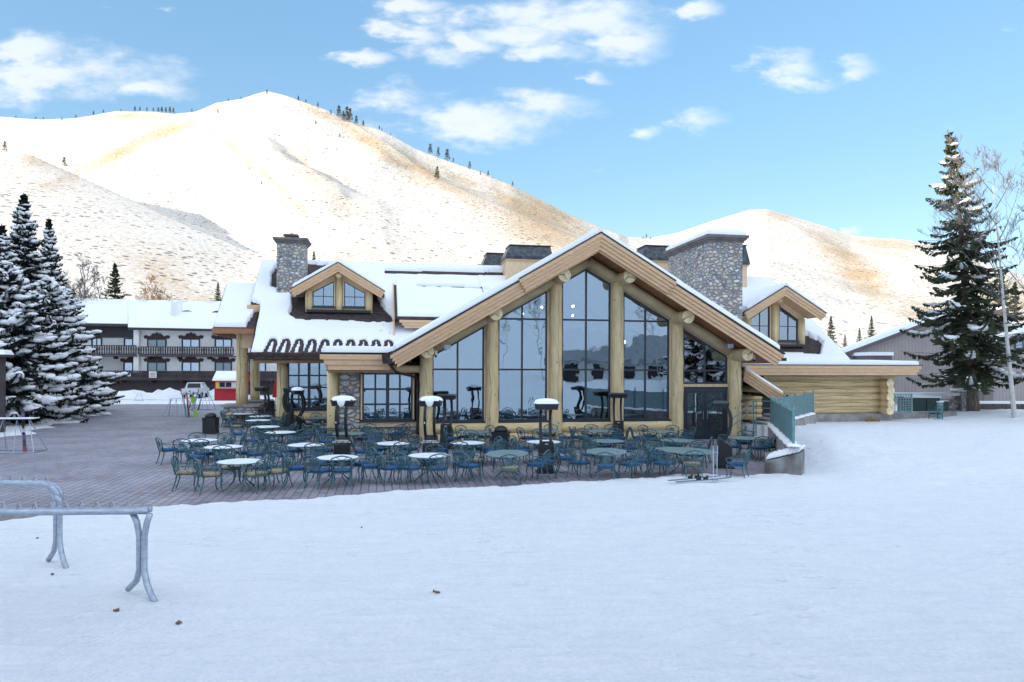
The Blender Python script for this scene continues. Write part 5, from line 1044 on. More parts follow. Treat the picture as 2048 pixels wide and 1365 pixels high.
# (px, py, shape, snow, [(angle, radius factor, cushion)...])
rows = {
 'front row': [
  (480,923,'round',1,[(188,1.75,'t'),(228,1.0,'t'),(318,.95,'t'),(352,1.15,'t'),(130,1.15,'t'),(62,1.05,'b')]),
  (675,915,'round',1,[(246,1.0,'b'),(296,1.0,'b'),(190,1.45,'b'),(0,1.2,'b'),(52,1.05,'b'),(130,1.15,'b')]),
  (857,911,'round',1,[(240,1.0,'b'),(292,1.05,'b'),(185,1.1,'b'),(15,1.3,'b'),(90,1.05,'b'),(208,1.35,'b')]),
  (1014,907,'oval',0,[(272,1.35,'t'),(212,1.55,'b'),(160,1.3,'t'),(330,1.2,'b'),(2,1.3,'b'),(95,1.35,'b')]),
  (1213,903,'oval',0,[(258,1.35,'b'),(304,1.15,'b'),(215,1.2,'b'),(350,1.3,'b'),(20,1.25,'b'),(100,1.35,'b'),(165,1.55,'b')]),
  (1371,901,'big',0,[(268,1.15,'t'),(228,1.5,'b'),(190,1.5,'b'),(318,1.6,'b'),(60,1.3,'b'),(115,1.3,'b')])],
 'middle row': [
  (399,881,'round',1,[(212,1.25,'b'),(118,1.0,'b'),(62,1.0,'b'),(12,1.4,'b'),(340,1.2,'b'),(262,1.1,'b')]),
  (447,894,'round',1,[(222,1.1,'b'),(290,1.05,'b'),(20,1.25,'b'),(55,1.1,'b'),(150,1.1,'b')]),
  (612,890,'round',1,[(235,1.05,'b'),(305,1.05,'b'),(178,1.25,'b'),(125,1.05,'b'),(58,1.05,'b')]),
  (786,887,'round',1,[(238,1.0,'b'),(302,1.0,'b'),(185,1.3,'b'),(52,1.05,'b'),(132,1.05,'b')]),
  (935,886,'round',1,[(262,1.05,'b'),(175,1.2,'b'),(78,1.05,'b'),(335,1.2,'b'),(22,1.1,'b')]),
  (1087,884,'round',1,[(210,1.1,'b'),(318,1.1,'b'),(160,1.1,'b'),(60,1.05,'b')]),
  (1214,882,'round',0,[(235,1.1,'b'),(300,1.05,'b'),(10,1.1,'b'),(95,1.05,'b')]),
  (1356,881,'round',0,[(195,1.25,'b'),(335,1.1,'b'),(240,1.1,'b'),(85,1.05,'b')]),
  (1489,876,'round',0,[(212,1.05,'b'),(325,1.05,'b'),(285,1.15,'b'),(70,1.05,'b'),(355,1.3,'b')])],
 'row along the windows': [
  (768,852,'round',0,[(235,1.1,'b'),(315,1.05,'b'),(45,1.0,'b'),(130,1.0,'b')]),
  (948,864,'round',0,[(265,1.0,'b'),(168,1.1,'b'),(352,1.15,'b'),(60,.95,'b'),(115,.95,'b')]),
  (1092,862,'round',0,[(200,1.1,'b'),(355,1.1,'b'),(255,1.0,'b'),(75,.95,'b')]),
  (1200,862,'round',0,[(230,1.05,'b'),(180,1.15,'b'),(345,1.05,'b'),(300,1.0,'b'),(105,.95,'b'),(62,.95,'b')]),
  (1324,863,'round',0,[(185,1.2,'b'),(235,1.0,'b'),(298,1.0,'b'),(60,.95,'b'),(120,.95,'b'),(352,1.2,'b')])],
 'cluster by the porch': [
  (487,828,'round',1,[(180,1.1,'t'),(60,1.05,'b'),(225,1.1,'b')]),
  (521,833,'round',1,[(95,1.0,'b'),(10,1.1,'b'),(300,1.05,'b')]),
  (517,841,'round',1,[(195,1.25,'t'),(330,1.2,'b'),(20,1.15,'b'),(120,1.05,'b')]),
  (531,854,'round',1,[(205,1.35,'b'),(125,1.0,'b'),(20,1.15,'b'),(345,1.35,'b')]),
  (561,865,'round',1,[(215,1.4,'b'),(165,1.1,'b'),(15,1.15,'b'),(330,1.15,'b'),(262,1.05,'b')]),
  (645,836,'round',0,[(80,1.05,'b'),(120,1.0,'b'),(225,1.05,'b'),(0,1.15,'b')]),
  (668,854,'round',0,[(200,1.2,'b'),(255,1.0,'b'),(75,1.0,'b'),(140,1.05,'b')]),
  (697,867,'round',0,[(15,1.25,'b'),(345,1.4,'b'),(60,1.05,'b'),(215,1.15,'b')])],
}
protoC = {'b': make_chair('blue_cushion'), 't': make_chair('tan_cushion')}; usedC = {'b': 0, 't': 0}
protoT = {}
dims = {'round': (.61,.61), 'oval': (.66,.98), 'big': (.80,1.08)}
side = lambda a: ['right','far right','far','far left','left','near left','near','near right'][int(((a % 360)+22.5)//45) % 8]
rr = random.Random(21); placed = []
def chair_at(kind, x, y, rz, label, grp='patio chairs round the tables', z=None):
    src = protoC[kind]
    if usedC[kind] == 0: src.location = (x,y,0 if z is None else z); src.rotation_euler = (0,0,rz); src['label'] = label; src['group'] = grp; usedC[kind] = 1
    else: dup(src, (x,y,0 if z is None else z), rz, label, grp)
for rname, tabs in rows.items():
    for i, (px, py, shp, sn, chs) in enumerate(tabs):
        p = gnd(px, py, .725); key = (shp, sn); rzt = {'round': rr.uniform(0,1.5), 'oval': R(-8), 'big': R(38)}[shp]
        if rname == 'cluster by the porch': tn = f'{ORD[i]} table from the back in {rname}' if i < 5 else f'{ORD[i-5]} table from the back left of the stone pier'
        elif rname == 'row along the windows': tn = f'{ORD[i]} table from left along the windows'
        else: tn = f'{ORD[i]} table from left in the {rname}'
        kindw = {'round': 'round', 'oval': 'long octagonal', 'big': 'large octagonal'}[shp]+(' snow topped' if sn else ' green slatted')
        lab = f'{kindw} metal patio table, {tn}'
        if key not in protoT: protoT[key] = o = make_table(*dims[shp], shp != 'round', sn); o.location = (p.x,p.y,0); o.rotation_euler = (0,0,rzt); o['label'] = lab; o['group'] = 'patio tables'
        else: dup(protoT[key], (p.x,p.y,0), rzt, lab, 'patio tables')
        seen = {}
        rx, ry = dims[shp]
        for (ang, rf, cu) in chs:
            a = R(ang + (rr.uniform(-5,5) if 1 else 0)); loc_a = a-rzt
            rt = 1/math.sqrt((math.cos(loc_a)/rx)**2+(math.sin(loc_a)/ry)**2) if shp != 'round' else rx
            dist = (rt+.20) if rf <= 1.12 else (rt+.20+(rf-1.05)*.75)
            x, y = p.x+math.cos(a)*dist, p.y+math.sin(a)*dist
            # keep clear of other chairs and of the log wall
            for it in range(12):
                hit = False
                for (qx, qy) in placed:
                    dd_ = math.hypot(x-qx, y-qy)
                    if dd_ < .56: x += (x-qx+.01)*.25; y += (y-qy+.01)*.12; hit = True
                if not hit: break
            lb = (Vector((x,y,0))-O).dot(VX); la = (Vector((x,y,0))-O).dot(UX)
            if la > -7.3 and lb > -.78: x -= VX.x*(lb+.78); y -= VX.y*(lb+.78)
            if la < -7.3 and la > -11 and lb > -.55: x -= VX.x*(lb+.55); y -= VX.y*(lb+.55)
            placed.append((x, y))
            sd_ = side(ang)
            if sd_ in seen: sd_ = 'outer '+sd_
            seen[sd_] = 1
            short = tn.replace(' from the back in cluster by the porch', ' from back by the porch').replace(' in the ', ' in ').replace(' along the windows', ' along windows').replace(' from the back left of the stone pier',' from back left of stone pier')
            cn = 'blue cushioned' if cu == 'b' else 'tan cushioned'
            chair_at(cu, x, y, a+math.pi/2+R(rr.uniform(-14,14)), f'{cn} chair {sd_} of {short}')
# loose chairs further off
p = gnd(588*.0+439, 817, 0); chair_at('b', p.x+2.2, p.y+.6, R(170), 'lone green metal chair beside the red hut')
p = at(1871, 826, 39.5); chair_at('b', p.x, p.y, R(5), 'single green chair against the low concrete wall by the transformer', z=.32)
# --- patio heaters
def make_heater(cap, sign):
    t = thing('patio_heater', 'x', 'patio heater'); k = M['black']
    m = MB(); m.hexa([(-.24,-.25,.05),(.24,-.25,.05),(.24,.22,.05),(-.24,.22,.05),(-.22,-.24,.70),(.22,-.24,.70),(.22,.20,1.0),(-.22,.20,1.0)]); m.build('cabinet', k, t)
    m = MB(); m.box(-.30,.30,-.32,.30,.0,.048); m.build('base_plate', k, t)
    m = MB(); m.box(-.10,-.04,-.253,-.245,.5,.53); m.box(-.18,.18,.222,.23,.12,.62); m.build('panel', M['dark_frame'], t)
    m = MB(); m.box(-.05,.05,.206,.212,.90,.92); m.build('nameplate', M['text_white'], t)
    for sx in (-1, 1):
        m = MB(); pts = [(0,.0,.93),(0,-.13,1.15),(0,-.2,1.4),(0,-.21,1.62),(0,-.16,1.85),(0,-.05,2.03),(0,.06,2.10)]
        vs = []
        for (x, y, z) in pts:
            for (ex, ey) in ((-.042,-.05),(.042,-.05),(.042,.05),(-.042,.05)): vs.append((sx*.155+ex, y+ey, z))
        m.add(vs, [(i*4+q, i*4+(q+1)%4, (i+1)*4+(q+1)%4, (i+1)*4+q) for i in range(len(pts)-1) for q in range(4)]+[(3,2,1,0),tuple(range(len(vs)-4,len(vs)))]); o = m.build('arm', k, t)
        if sx < 0: m = MB(); m.box(sx*.155-.02,sx*.155+.02,-.262,-.252,1.42,1.47); m.build('sticker', M['text_white'], o)
    m = MB(); m.hexa([(-.33,-.12,1.98),(.33,-.12,1.98),(.33,.30,1.98),(-.33,.30,1.98),(-.36,-.14,2.14),(.36,-.14,2.14),(.36,.32,2.14),(-.36,.32,2.14)]); hd = m.build('hood', k, t)
    m = MB(); m.hexa([(-.40,-.18,2.142),(.40,-.18,2.142),(.40,.36,2.142),(-.40,.36,2.142),(-.34,-.12,2.20),(.34,-.12,2.20),(.34,.30,2.20),(-.34,.30,2.20)]); m.build('hood_lid', M['dark_frame'], hd)
    if cap:
        m = MB(); nr, na = 6, 24; vs = []
        for i in range(nr+1):
            f = i/nr
            for q in range(na):
                a = 2*math.pi*q/na; e = lambda v: math.copysign(abs(v)**.5, v); R1 = 1+(.04*math.sin(3*a) if i == nr else 0)
                z = 2.2+.13*math.sqrt(max(0,1-f*f))-(.03 if i == nr else 0); vs.append((e(math.cos(a))*.40*f*R1, .09+e(math.sin(a))*.27*f*R1, z))
        m.add(vs, [(i*na+q, (i+1)*na+q, (i+1)*na+(q+1)%na, i*na+(q+1)%na) for i in range(nr) for q in range(na)])
        if sign: m.tube([(0,-.16,2.22),(0,-.2,2.14),(.0,-.2,2.02),(0,-.19,1.95)], [.15,.14,.10,.03], 10, flat=.3)
        m.build('snow_cap', M['snow'], t, True)
    if sign:
        sl = math.atan2(.30,.44)
        text_mesh('FLAMMABLE\nDO NOT MOVE', .085, M['text_white'], t, (0,-.10,.805), (sl,0,0))
    return t
heaters = [(577,36.0,-95,0,0,'black curved patio heater at the left corner post, facing the window'),(527,37.4,78,0,0,'black patio heater bending left beside the stone pier'),
 (599,33.3,120,1,0,'snow capped patio heater in front of the left window'),(685,23.5,0,1,1,'snow capped heater with white lettering before the stone pier'),
 (861,23.5,-3,1,1,'snow capped heater with white lettering before the first tall window'),(894,28.5,172,0,0,'black heater without snow close to the first tall window'),
 (1092,22.0,183,1,0,'snow capped black heater standing between two front row tables'),(1236,30.6,180,0,0,'black heater against the log post by the third tall window'),
 (1449,23.2,75,0,0,'black curved patio heater in front of the entrance door')]
ph = {}
for x, Y, rz, cap, sg, lab in heaters:
    q = at(x, 800, Y)
    if (cap, sg) not in ph: ph[(cap,sg)] = o = make_heater(cap, sg); o.location = (q.x,Y,0); o.rotation_euler = (0,0,R(rz)); o['label'] = lab; o['group'] = 'patio heaters'
    else: dup(ph[(cap,sg)], (q.x,Y,0), R(rz), lab, 'patio heaters')
# --- litter bins
def bin_(x, y, rz, lab):
    t = thing('litter_bin', lab, 'bin', (x,y,0), rz, 'litter bins'); m = MB()
    n = 8; m.box(-.30,.30,-.30,.30,.06,.72); m.build('body', M['black'], t)
    m = MB(); m.box(-.32,.32,-.32,.32,.72,.80); m.build('rim', M['black'], t); m = MB(); m.box(-.31,.31,-.31,.31,0,.06); m.build('base', M['black'], t)
    m = MB(); m.lathe([(.27,.80),(.26,.88),(.21,.96),(.12,1.01),(0,1.03)], n=18); m.build('lid', M['black'], t, True)
bin_(-14.75, 34.3, R(5), 'square black litter bin standing alone on the plaza'); bin_(-.42, 27.3, R(-10), 'black domed litter bin among the chairs below the tall windows')
# --- ski racks on the plaza
def frame_rack(name, lab, x, y, rz, w, h=1.15, z=0, top='open', mm='galv'):
    t = thing(name, lab, 'ski rack', (x,y,z), rz, 'A-frame ski racks')
    for sx in (-1, 1):
        m = MB(); m.tube([(sx*w*.55,-.45,.02),(sx*w*.34,0,h),(sx*w*.34,.02,h),(sx*w*.55,.45,.02)], .02, 6); m.tube([(sx*w*.55,-.45,.02),(sx*w*.55,.45,.02)], .02, 6); m.build('leg_frame', M[mm], t)
    for sx in (-.12, .12):
        m = MB(); m.tube([(sx*w*1.6,-.45,.02),(sx*w,0,h),(sx*w*1.6,.45,.02)], .014, 6); m.build('strut', M[mm], t)
    m = MB(); m.tube([(-w*.4,0,h),(w*.4,0,h)], .022, 6); m.tube([(-w*.4,-.08,h),(w*.4,-.08,h)], .012, 5); m.build('top_rail', M[mm], t)
    m = MB(); m.tube([(-w*.55,-.45,.02),(w*.55,-.45,.02)], .02, 6); m.tube([(-w*.55,.45,.02),(w*.55,.45,.02)], .02, 6); m.build('bottom_rail', M[mm], t)
    return t
def ski(name, lab, cat, p0, p1, w, cols, tip='curve', grp=None):
    """a ski or board standing from p0 (tail) to p1 (tip)"""
    a, b = Vector(p0), Vector(p1); d = (b-a); l = d.length; d.normalize(); s_ = d.cross(Vector((0,-1,0.15))); s_.normalize(); nrm = s_.cross(d)
    t = thing(name, lab, cat, tuple(a), 0, grp); n = len(cols)
    for i, c_ in enumerate(cols):
        f0, f1 = i/n, (i+1)/n; m = MB(); q = []
        for j in range(5):
            f = f0+(f1-f0)*j/4; wd = w*(.5+.12*(2*f-1)**2)*(1 if f < .93 else math.sqrt(max(.02,1-((f-.93)/.07)**2))); bend = nrm*(.12*max(0,(f-.85)/.15)**2)
            for sx, tz in ((-1,0),(1,0),(1,.012),(-1,.012)): q.append(tuple(d*(f*l)+s_*(sx*wd)+nrm*tz+bend))
        m.add(q, [(j*4+k, j*4+(k+1)%4, (j+1)*4+(k+1)%4, (j+1)*4+k) for j in range(4) for k in range(4)]+[(3,2,1,0),(16,17,18,19)]); m.build('ski_base' if i else 'ski_tail', c_, t)
    for f in (.42,.55):
        m = MB(); c0 = d*(f*l)+nrm*.04; m.ell(tuple(c0), .035, .045, .05, 6, 4); m.build('binding', M['black'], t)
    return t
def cm(name, c_, r=.3): 
    if name not in M: M[name] = mat(name, c_, r)
    return M[name]
pk = [cm('ski_purple',(.10,.05,.18)),cm('ski_black',(.02,.02,.025)),cm('ski_pale',(.45,.42,.5)),cm('ski_maroon',(.18,.02,.04))]
q = gnd(345, 834); frame_rack('ski_rack', 'grey A-frame ski rack on the plaza with coloured skis leaning on it', q.x+.3, q.y+.3, R(4), 1.55)
bx, by = q.x+1.05, q.y
ski('ski', 'red and orange ski leaning on the plaza rack', 'ski', (bx+.15,by-.3,.0), (bx-.25,by+.25,1.62), .10, [cm('ski_dkred',(.2,.02,.02)),cm('ski_orange',(.5,.14,.03))])
ski('ski', 'light blue ski leaning leftmost on the plaza rack', 'ski', (bx+.02,by-.38,.0), (bx-.42,by+.15,1.45), .09, [cm('ski_teal',(.05,.25,.35)),M['ski_pale']])
ski('snowboard', 'green and white snowboard leaning right on the plaza rack', 'snowboard', (bx+.62,by-.25,.0), (bx+.18,by+.2,1.35), .24, [cm('ski_green',(.25,.5,.05)),M['ski_pale'],M['ski_green']])
q = gnd(402, 820); frame_rack('ski_rack', 'farther A-frame ski rack in front of the pickup', q.x, q.y, R(-3), 1.7, 1.3)
for dx, c_, l_ in ((-.55,'ski_maroon','dark red ski leaning left on the farther rack'),(-.25,'ski_teal','teal ski leaning on the farther rack'),(.15,'ski_black','black ski leaning on the farther rack')):
    ski('ski', l_, 'ski', (q.x+dx-.15,q.y-.5,0), (q.x+dx,q.y+.05,1.35), .09, [M[c_],M['ski_pale'],M[c_]])
q = gnd(8, 907); rk = frame_rack('ski_rack', 'A-frame ski rack with white top board at the left edge', q.x-.1, q.y+.45, R(6), 2.0, 1.25)
m = MB(); m.box(-.95,.95,-.2,.2,1.27,1.30); m.build('top_board', M['snow'], rk)
q2 = gnd(50, 906); ski('ski', 'purple and black ski leaning on the leftmost rack', 'ski', (q2.x,q2.y,0), (q2.x-.62,q2.y+.75,1.66), .12, [M['ski_maroon'],M['ski_black'],M['ski_purple'],M['ski_pale'],M['ski_black'],M['ski_purple'],M['ski_black']])
# --- barricade, posts
q = gnd(279, 808, -.1); t = thing('barricade', 'white A-frame barricade at the edge of the snowy lot', 'barricade', (q.x,q.y,-.15), R(5))
for sx in (-1, 1):
    m = MB(); m.tube([(sx*.55,-.3,0),(sx*.10,0,1.0)], .035, 5); m.build('leg', M['white_paint'], t)
m = MB(); m.box(-.38,.38,-.05,0,.32,.40); m.build('crossbar', M['white_paint'], t)
q = gnd(167, 816); t = thing('post', 'thin dark blue post at the end of the rail fence', 'post', (q.x,q.y,0)); m = MB(); m.tube([(0,0,0),(0,0,1.5)], .06, 8); m.build('shaft', M['dark_frame'], t); m = MB(); m.lathe([(.07,1.5),(.08,1.53),(0,1.58)]); m.build('cap', M['dark_frame'], t)
# --- red hut
K = at(453, 800, 72); t = thing('ticket_hut', 'small red hut with white snowy roof, yellow panel and serving window', 'hut', (K.x,72,-.3), R(8))
m = MB(); m.box(-.9,1.9,-1.1,1.1,.12,2.2); m.add([(-.9,-1.1,2.2),(-.9,1.1,2.2),(-.9,0,2.85)], [(0,1,2)]); m.add([(1.9,-1.1,2.2),(1.9,1.1,2.2),(1.9,0,2.85)], [(0,1,2)]); m.build('wall', M['red_paint'], t)
m = MB(); m.box(-.75,1.6,-1.16,-1.11,1.35,2.15); m.build('panel', M['white_paint'], t)
m = MB(); m.box(-.72,-.42,-1.20,-1.165,1.38,2.12); m.build('panel', M['yellow_paint'], t)
m = MB(); m.box(-.36,.75,-1.21,-1.165,1.5,1.98); o = m.build('window', M['black'], t); m = MB(); m.box(.16,.22,-1.24,-1.212,1.5,1.98); m.build('mullion', M['white_paint'], o)
m = MB(); m.box(-.45,1.6,-1.5,-1.1,1.26,1.32); m.build('counter', M['red_paint'], t)
m = MB(); m.box(-.95,-.91,-.9,.2,.5,1.9); m.build('door', M['white_paint'], t)
m = MB(); m.hexa([(-1.05,-1.35,2.05),(2.1,-1.35,2.05),(2.1,0,2.85),(-1.05,0,2.85),(-1.05,-1.35,2.15),(2.1,-1.35,2.15),(2.1,0,2.95),(-1.05,0,2.95)]); m.hexa([(-1.05,0,2.85),(2.1,0,2.85),(2.1,1.35,2.05),(-1.05,1.35,2.05),(-1.05,0,2.95),(2.1,0,2.95),(2.1,1.35,2.15),(-1.05,1.35,2.15)]); o = m.build('roof', M['red_paint'], t)
m = MB(); m.hexa([(-1.05,-1.4,2.152),(2.1,-1.4,2.152),(2.1,0,2.952),(-1.05,0,2.952),(-1.0,-1.32,2.36),(2.05,-1.32,2.36),(2.05,0,3.12),(-1.0,0,3.12)]); m.build('snow_cover', M['snow'], o)
# --- pickup
K = at(391, 797, 82); t = thing('pickup_truck', 'white pickup truck parked in the snowy lot, seen from behind', 'pickup truck', (K.x,82,-.42), R(12))
body = [(-2.7,.55),(-2.75,.75),(-2.7,1.15),(-.9,1.17),(-.85,1.17),(-.55,1.80),(.9,1.82),(1.55,1.25),(2.6,1.10),(2.75,.8),(2.7,.5)]
m = MB(); n = len(body); vs = []
for sx in (-1, 1):
    for (y, z) in body: w_ = .97 if z < 1.3 else .78; vs.append((sx*w_, y, z))
m.add(vs, [tuple(range(n)), tuple(range(2*n-1,n-1,-1))]+[(i,i+n,(i+1)%n+n,(i+1)%n) for i in range(n)]); m.build('body', M['car_white'], t, recalc=True)
m = MB(); m.hexa([(-.74,-.86,1.22),(.74,-.86,1.22),(.74,-.84,1.22),(-.74,-.84,1.22),(-.66,-.62,1.72),(.66,-.62,1.72),(.66,-.60,1.72),(-.66,-.60,1.72)]); m.build('rear_window', M['black'], t)
for sx in (-1, 1):
    m = MB(); m.hexa([(sx*.93,-.6,1.22),(sx*.95,-.6,1.22),(sx*.95,1.3,1.22),(sx*.93,1.3,1.22),(sx*.80,-.35,1.7),(sx*.82,-.35,1.7),(sx*.82,.8,1.7),(sx*.80,.8,1.7)]); m.build('side_window', M['black'], t)
    m = MB(); m.box(sx*.97-.10*(sx > 0), sx*.97+.10*(sx < 0), -2.79,-2.70,.82,1.12); m.build('tail_light', M['tail'], t)
    for yy in (-1.75,1.75):
        m = MB(); m.tube([(sx*.98,yy,.38),(sx*.74,yy,.38)], .38, 16); o = m.build('wheel', M['tyre'], t); m = MB(); m.tube([(sx*.99,yy,.38),(sx*.97,yy,.38)], .2, 12); m.build('rim', M['galv'], o)
m = MB(); m.box(-.95,.95,-2.88,-2.76,.48,.66); m.build('bumper', M['galv'], t)
m = MB(); m.box(-.86,.86,-2.78,-2.76,.70,1.14); o = m.build('tailgate', M['car_white'], t); m = MB(); m.box(-.12,.12,-2.80,-2.785,.85,.95); m.build('handle', M['black'], o)
# --- closed umbrella, sign stand behind the porch
K = at(551, 795, 52); t = thing('folded_umbrella', 'closed red patio umbrella behind the corner post', 'umbrella', (K.x,52,0))
m = MB(); m.lathe([(.24,1.0),(.2,1.3),(.12,1.9),(.04,2.35),(0,2.4)], n=10); m.build('canopy', M['umbrella_red'], t); m = MB(); m.tube([(0,0,0),(0,0,1.2)], .03, 6); m.build('pole', M['galv'], t); m = MB(); m.lathe([(.3,0),(.3,.08),(0,.1)]); m.build('base', M['black'], t)
K = at(540, 820, 46); t = thing('sandwich_board', 'dark folding board on the paving beneath the porch', 'sign', (K.x,46,0), R(20))
m = MB(); m.hexa([(-.3,-.3,0),(.3,-.3,0),(.3,-.26,0),(-.3,-.26,0),(-.3,-.04,1.05),(.3,-.04,1.05),(.3,0,1.05),(-.3,0,1.05)]); m.build('front_board', M['black'], t); m = MB(); m.hexa([(-.3,.26,0),(.3,.26,0),(.3,.3,0),(-.3,.3,0),(-.3,.0,1.05),(.3,.0,1.05),(.3,.04,1.05),(-.3,.04,1.05)]); m.build('back_board', M['black'], t)
K = at(420*.0+418, 815, 58); 
# --- big tube ski racks in the foreground snow
def tube_rack(lab, xe, ye, ztop, zg, run, bend, foot_dx):
    t = thing('tube_ski_rack', lab, 'ski rack', (xe,ye,zg), 0, 'galvanised tube ski racks in the snow')
    h = ztop-zg
    m = MB(); r_ = .042
    if bend: rail = [(run[0],run[1],h),(-.5,run[1]*.07,h),(-.24,0,h),(-.10,0,h-.035),(-.02,0,h-.13),(.0,0,h-.25)]
    else: rail = [(run[0],run[1],h),(run[0]*.5,run[1]*.5,h),(.07,0,h)]
    m.tube(rail, r_, 12); m.tube([(p_[0], p_[1]+.085, p_[2]) for p_ in rail], r_*.8, 12); m.build('rail', M['galv'], t, True)
    # spring-like wire loops along the rail
    m = MB(); n_ = int(abs(run[0])/.175); pts = []
    for k in range(n_):
        f = k/n_; x0, y0 = -.1+run[0]*f, run[1]*f
        pts += [(x0-.177*q_/8, y0-.04+.16*q_/8, h+.005+.10*math.sin(math.pi*q_/8)) for q_ in range(9)]
    m.tube(pts, .0065, 5); m.build('wire_loops', M['galv'], t, True)
    for sg in (-1, 1):
        m = MB(); w_ = .036; k_ = 1.0
        top_ = (.11 if not bend else .0) if sg > 0 else -.13
        pts = [(top_,-.03*sg,h-.03),(sg*.07,-.02*sg,h-.14),(sg*.036,-.01*sg,h-.30),(sg*.034,-.01*sg,h*.52),(sg*.04,-.02*sg,h*.30),(sg*.10,-.07*sg,h*.16),(sg*.19,-.15*sg,h*.06),(sg*.28,-.22*sg,-.015)]
        if sg < 0: pts = [(x_, y_, z_ + (.03 if i_ > 5 else 0)) for i_, (x_, y_, z_) in enumerate(pts)]
        if bend: pts[0] = (-.02 if sg > 0 else -.14, -.03*sg, h-(.16 if sg > 0 else .05)); pts[1] = (sg*.04,-.02*sg,h-.24)
        m.tube(pts, w_, 12); m.build('leg', M['galv'], t, True)
    return t
g1 = gz(-4.45, 8.35); g2_ = gz(-6.7, 10.2)
a_ = at(284, 1022, 8.35); tube_rack('nearer galvanised tube ski rack with straight rail end', a_.x, 8.35, a_.z, gz(a_.x, 8.2)-.0, (-4.6,-.35), False, 1)
a_ = at(116, 968, 10.2); tube_rack('farther galvanised tube ski rack whose rail bends down into its leg', a_.x, 10.2, a_.z+.0, gz(a_.x, 10.1), (-4.5,.25), True, 1.2)
# --- skis and poles lying at the snow edge
q = gnd(1415, 962, .15)
def flat_ski(lab, p0, p1):
    a, b = Vector(p0), Vector(p1); d = b-a; l = d.length; d.normalize(); s_ = Vector((-d.y,d.x,0)); t = thing('ski', lab, 'ski', tuple(a), 0, 'skis lying at the snow edge'); m = MB(); q_ = []
    for j in range(13):
        f = j/12; wd = .045*(1+.3*(2*f-1)**2)*(1 if f < .92 else math.sqrt(max(.02,1-((f-.92)/.08)**2))); z = .02+.10*max(0,(f-.88)/.12)**2
        for sx, tz in ((-1,0),(1,0),(1,.014),(-1,.014)): q_.append(tuple(d*(f*l)+s_*(sx*wd)+Vector((0,0,z+tz+ (b.z-a.z)*f*0)))) 
    m.add(q_, [(j*4+k, j*4+(k+1)%4, (j+1)*4+(k+1)%4, (j+1)*4+k) for j in range(12) for k in range(4)]+[(3,2,1,0),(48,49,50,51)]); m.build('ski_blade', cm('ski_bluegrey',(.12,.18,.25)), t)
    for f in (.38,.5):
        m = MB(); c0 = d*(f*l); m.box(c0.x-.06,c0.x+.06,c0.y-.035,c0.y+.035,.03,.10); m.box(c0.x+.02,c0.x+.07,c0.y-.03,c0.y+.03,.10,.14); m.build('binding', M['black'], t)
pa, pb = gnd(1352,966,.2), gnd(1468,957,.2); za = gz(pa.x, pa.y)+.03
flat_ski('lower ski of the pair lying on the snow edge', (pa.x,pa.y,za), (pb.x,pb.y,za)); flat_ski('upper ski of the pair lying on the snow edge', (pa.x-.15,pa.y+.22,za), (pb.x-.2,pb.y+.3,za))
pp = gnd(1429, 962, .2)
for dx, l_ in ((-.03,'left ski pole stuck upright in the snow edge'),(.06,'right ski pole stuck upright in the snow edge')):
    t = thing('ski_pole', l_, 'ski pole', (pp.x+dx,pp.y,gz(pp.x,pp.y)), 0, 'pair of ski poles'); m = MB(); m.tube([(0,0,0),(dx*.4,0,1.15)], .009, 6); m.build('shaft', cm('pole_blue',(.45,.6,.75)), t); m = MB(); m.tube([(dx*.4,0,1.02),(dx*.4,0,1.18)], .018, 6); m.build('grip', M['black'], t); m = MB(); m.lathe([(0,.07),(.045,.08),(0,.09)]); m.build('basket', M['black'], t)
# --- fallen leaves
for i, (x, y) in enumerate([(233,1224),(357,1249),(875,1188),(105,1150),(723,1048),(75,1071),(868,1186)]):
    d = 9.0
    for _ in range(8): p_ = at(x, y, d); d += (p_.z - gz(p_.x, d))*3.0*.5
    p_ = at(x, y, d); sz = [.032,.03,.03,.02,.02,.02,.018][i]; t = MB(); t.hexa([(-sz,-sz*.4,0),(sz,-sz*.7,.004),(sz*.7,sz*.6,.0),(-sz*.6,sz*.8,.003),(-sz,-sz*.4,.02),(sz,-sz*.7,.012),(sz*.7,sz*.6,.03),(-sz*.6,sz*.8,.014)])
    o = t.build('dead_leaf', M['leaf']); o.location = (p_.x, d, gz(p_.x, d)+.004); o.rotation_euler = (0,0,i*1.3)
    tag(o, ['curled reddish dead leaf in the snow below the near rack','brown dead leaf in the snow right of the rack leg','brown leaf lying on the open snow at the middle','small dark leaf on snow near the left edge','tiny leaf near the paving edge','tiny leaf on snow under the rack rail','second leaf beside the middle one on open snow'][i], 'leaf', 'dead leaves on the snow')
# ================================================================== railing and retaining wall at the right of the patio
A0 = Vector((10.75,29.0)); A1 = Vector((8.45,21.0)); A2_ = Vector((15.5,36.0))
def wall_strip(name, p, q, z0, z1, th, m, parent, z0b=None):
    d = (q-p).normalized(); n_ = Vector((-d.y,d.x))*th/2; mb = MB()
    mb.hexa([(p.x-n_.x,p.y-n_.y,z0),(q.x-n_.x,q.y-n_.y,z0),(q.x+n_.x,q.y+n_.y,z0),(p.x+n_.x,p.y+n_.y,z0),(p.x-n_.x,p.y-n_.y,z1),(q.x-n_.x,q.y-n_.y,z1),(q.x+n_.x,q.y+n_.y,z1),(p.x+n_.x,p.y+n_.y,z1)])
    return mb.build(name, m, parent)
rw = thing('retaining_wall', 'concrete retaining wall with snow on top below the green railing', 'wall', (0,0,0))
wall_strip('wall', A0, A1+(A0-A1).normalized()*.75, -.3, .96, .28, M['concrete'], rw); wall_strip('wall', A0+Vector((.1,.15)), A2_, -.3, .98, .28, M['concrete'], rw)
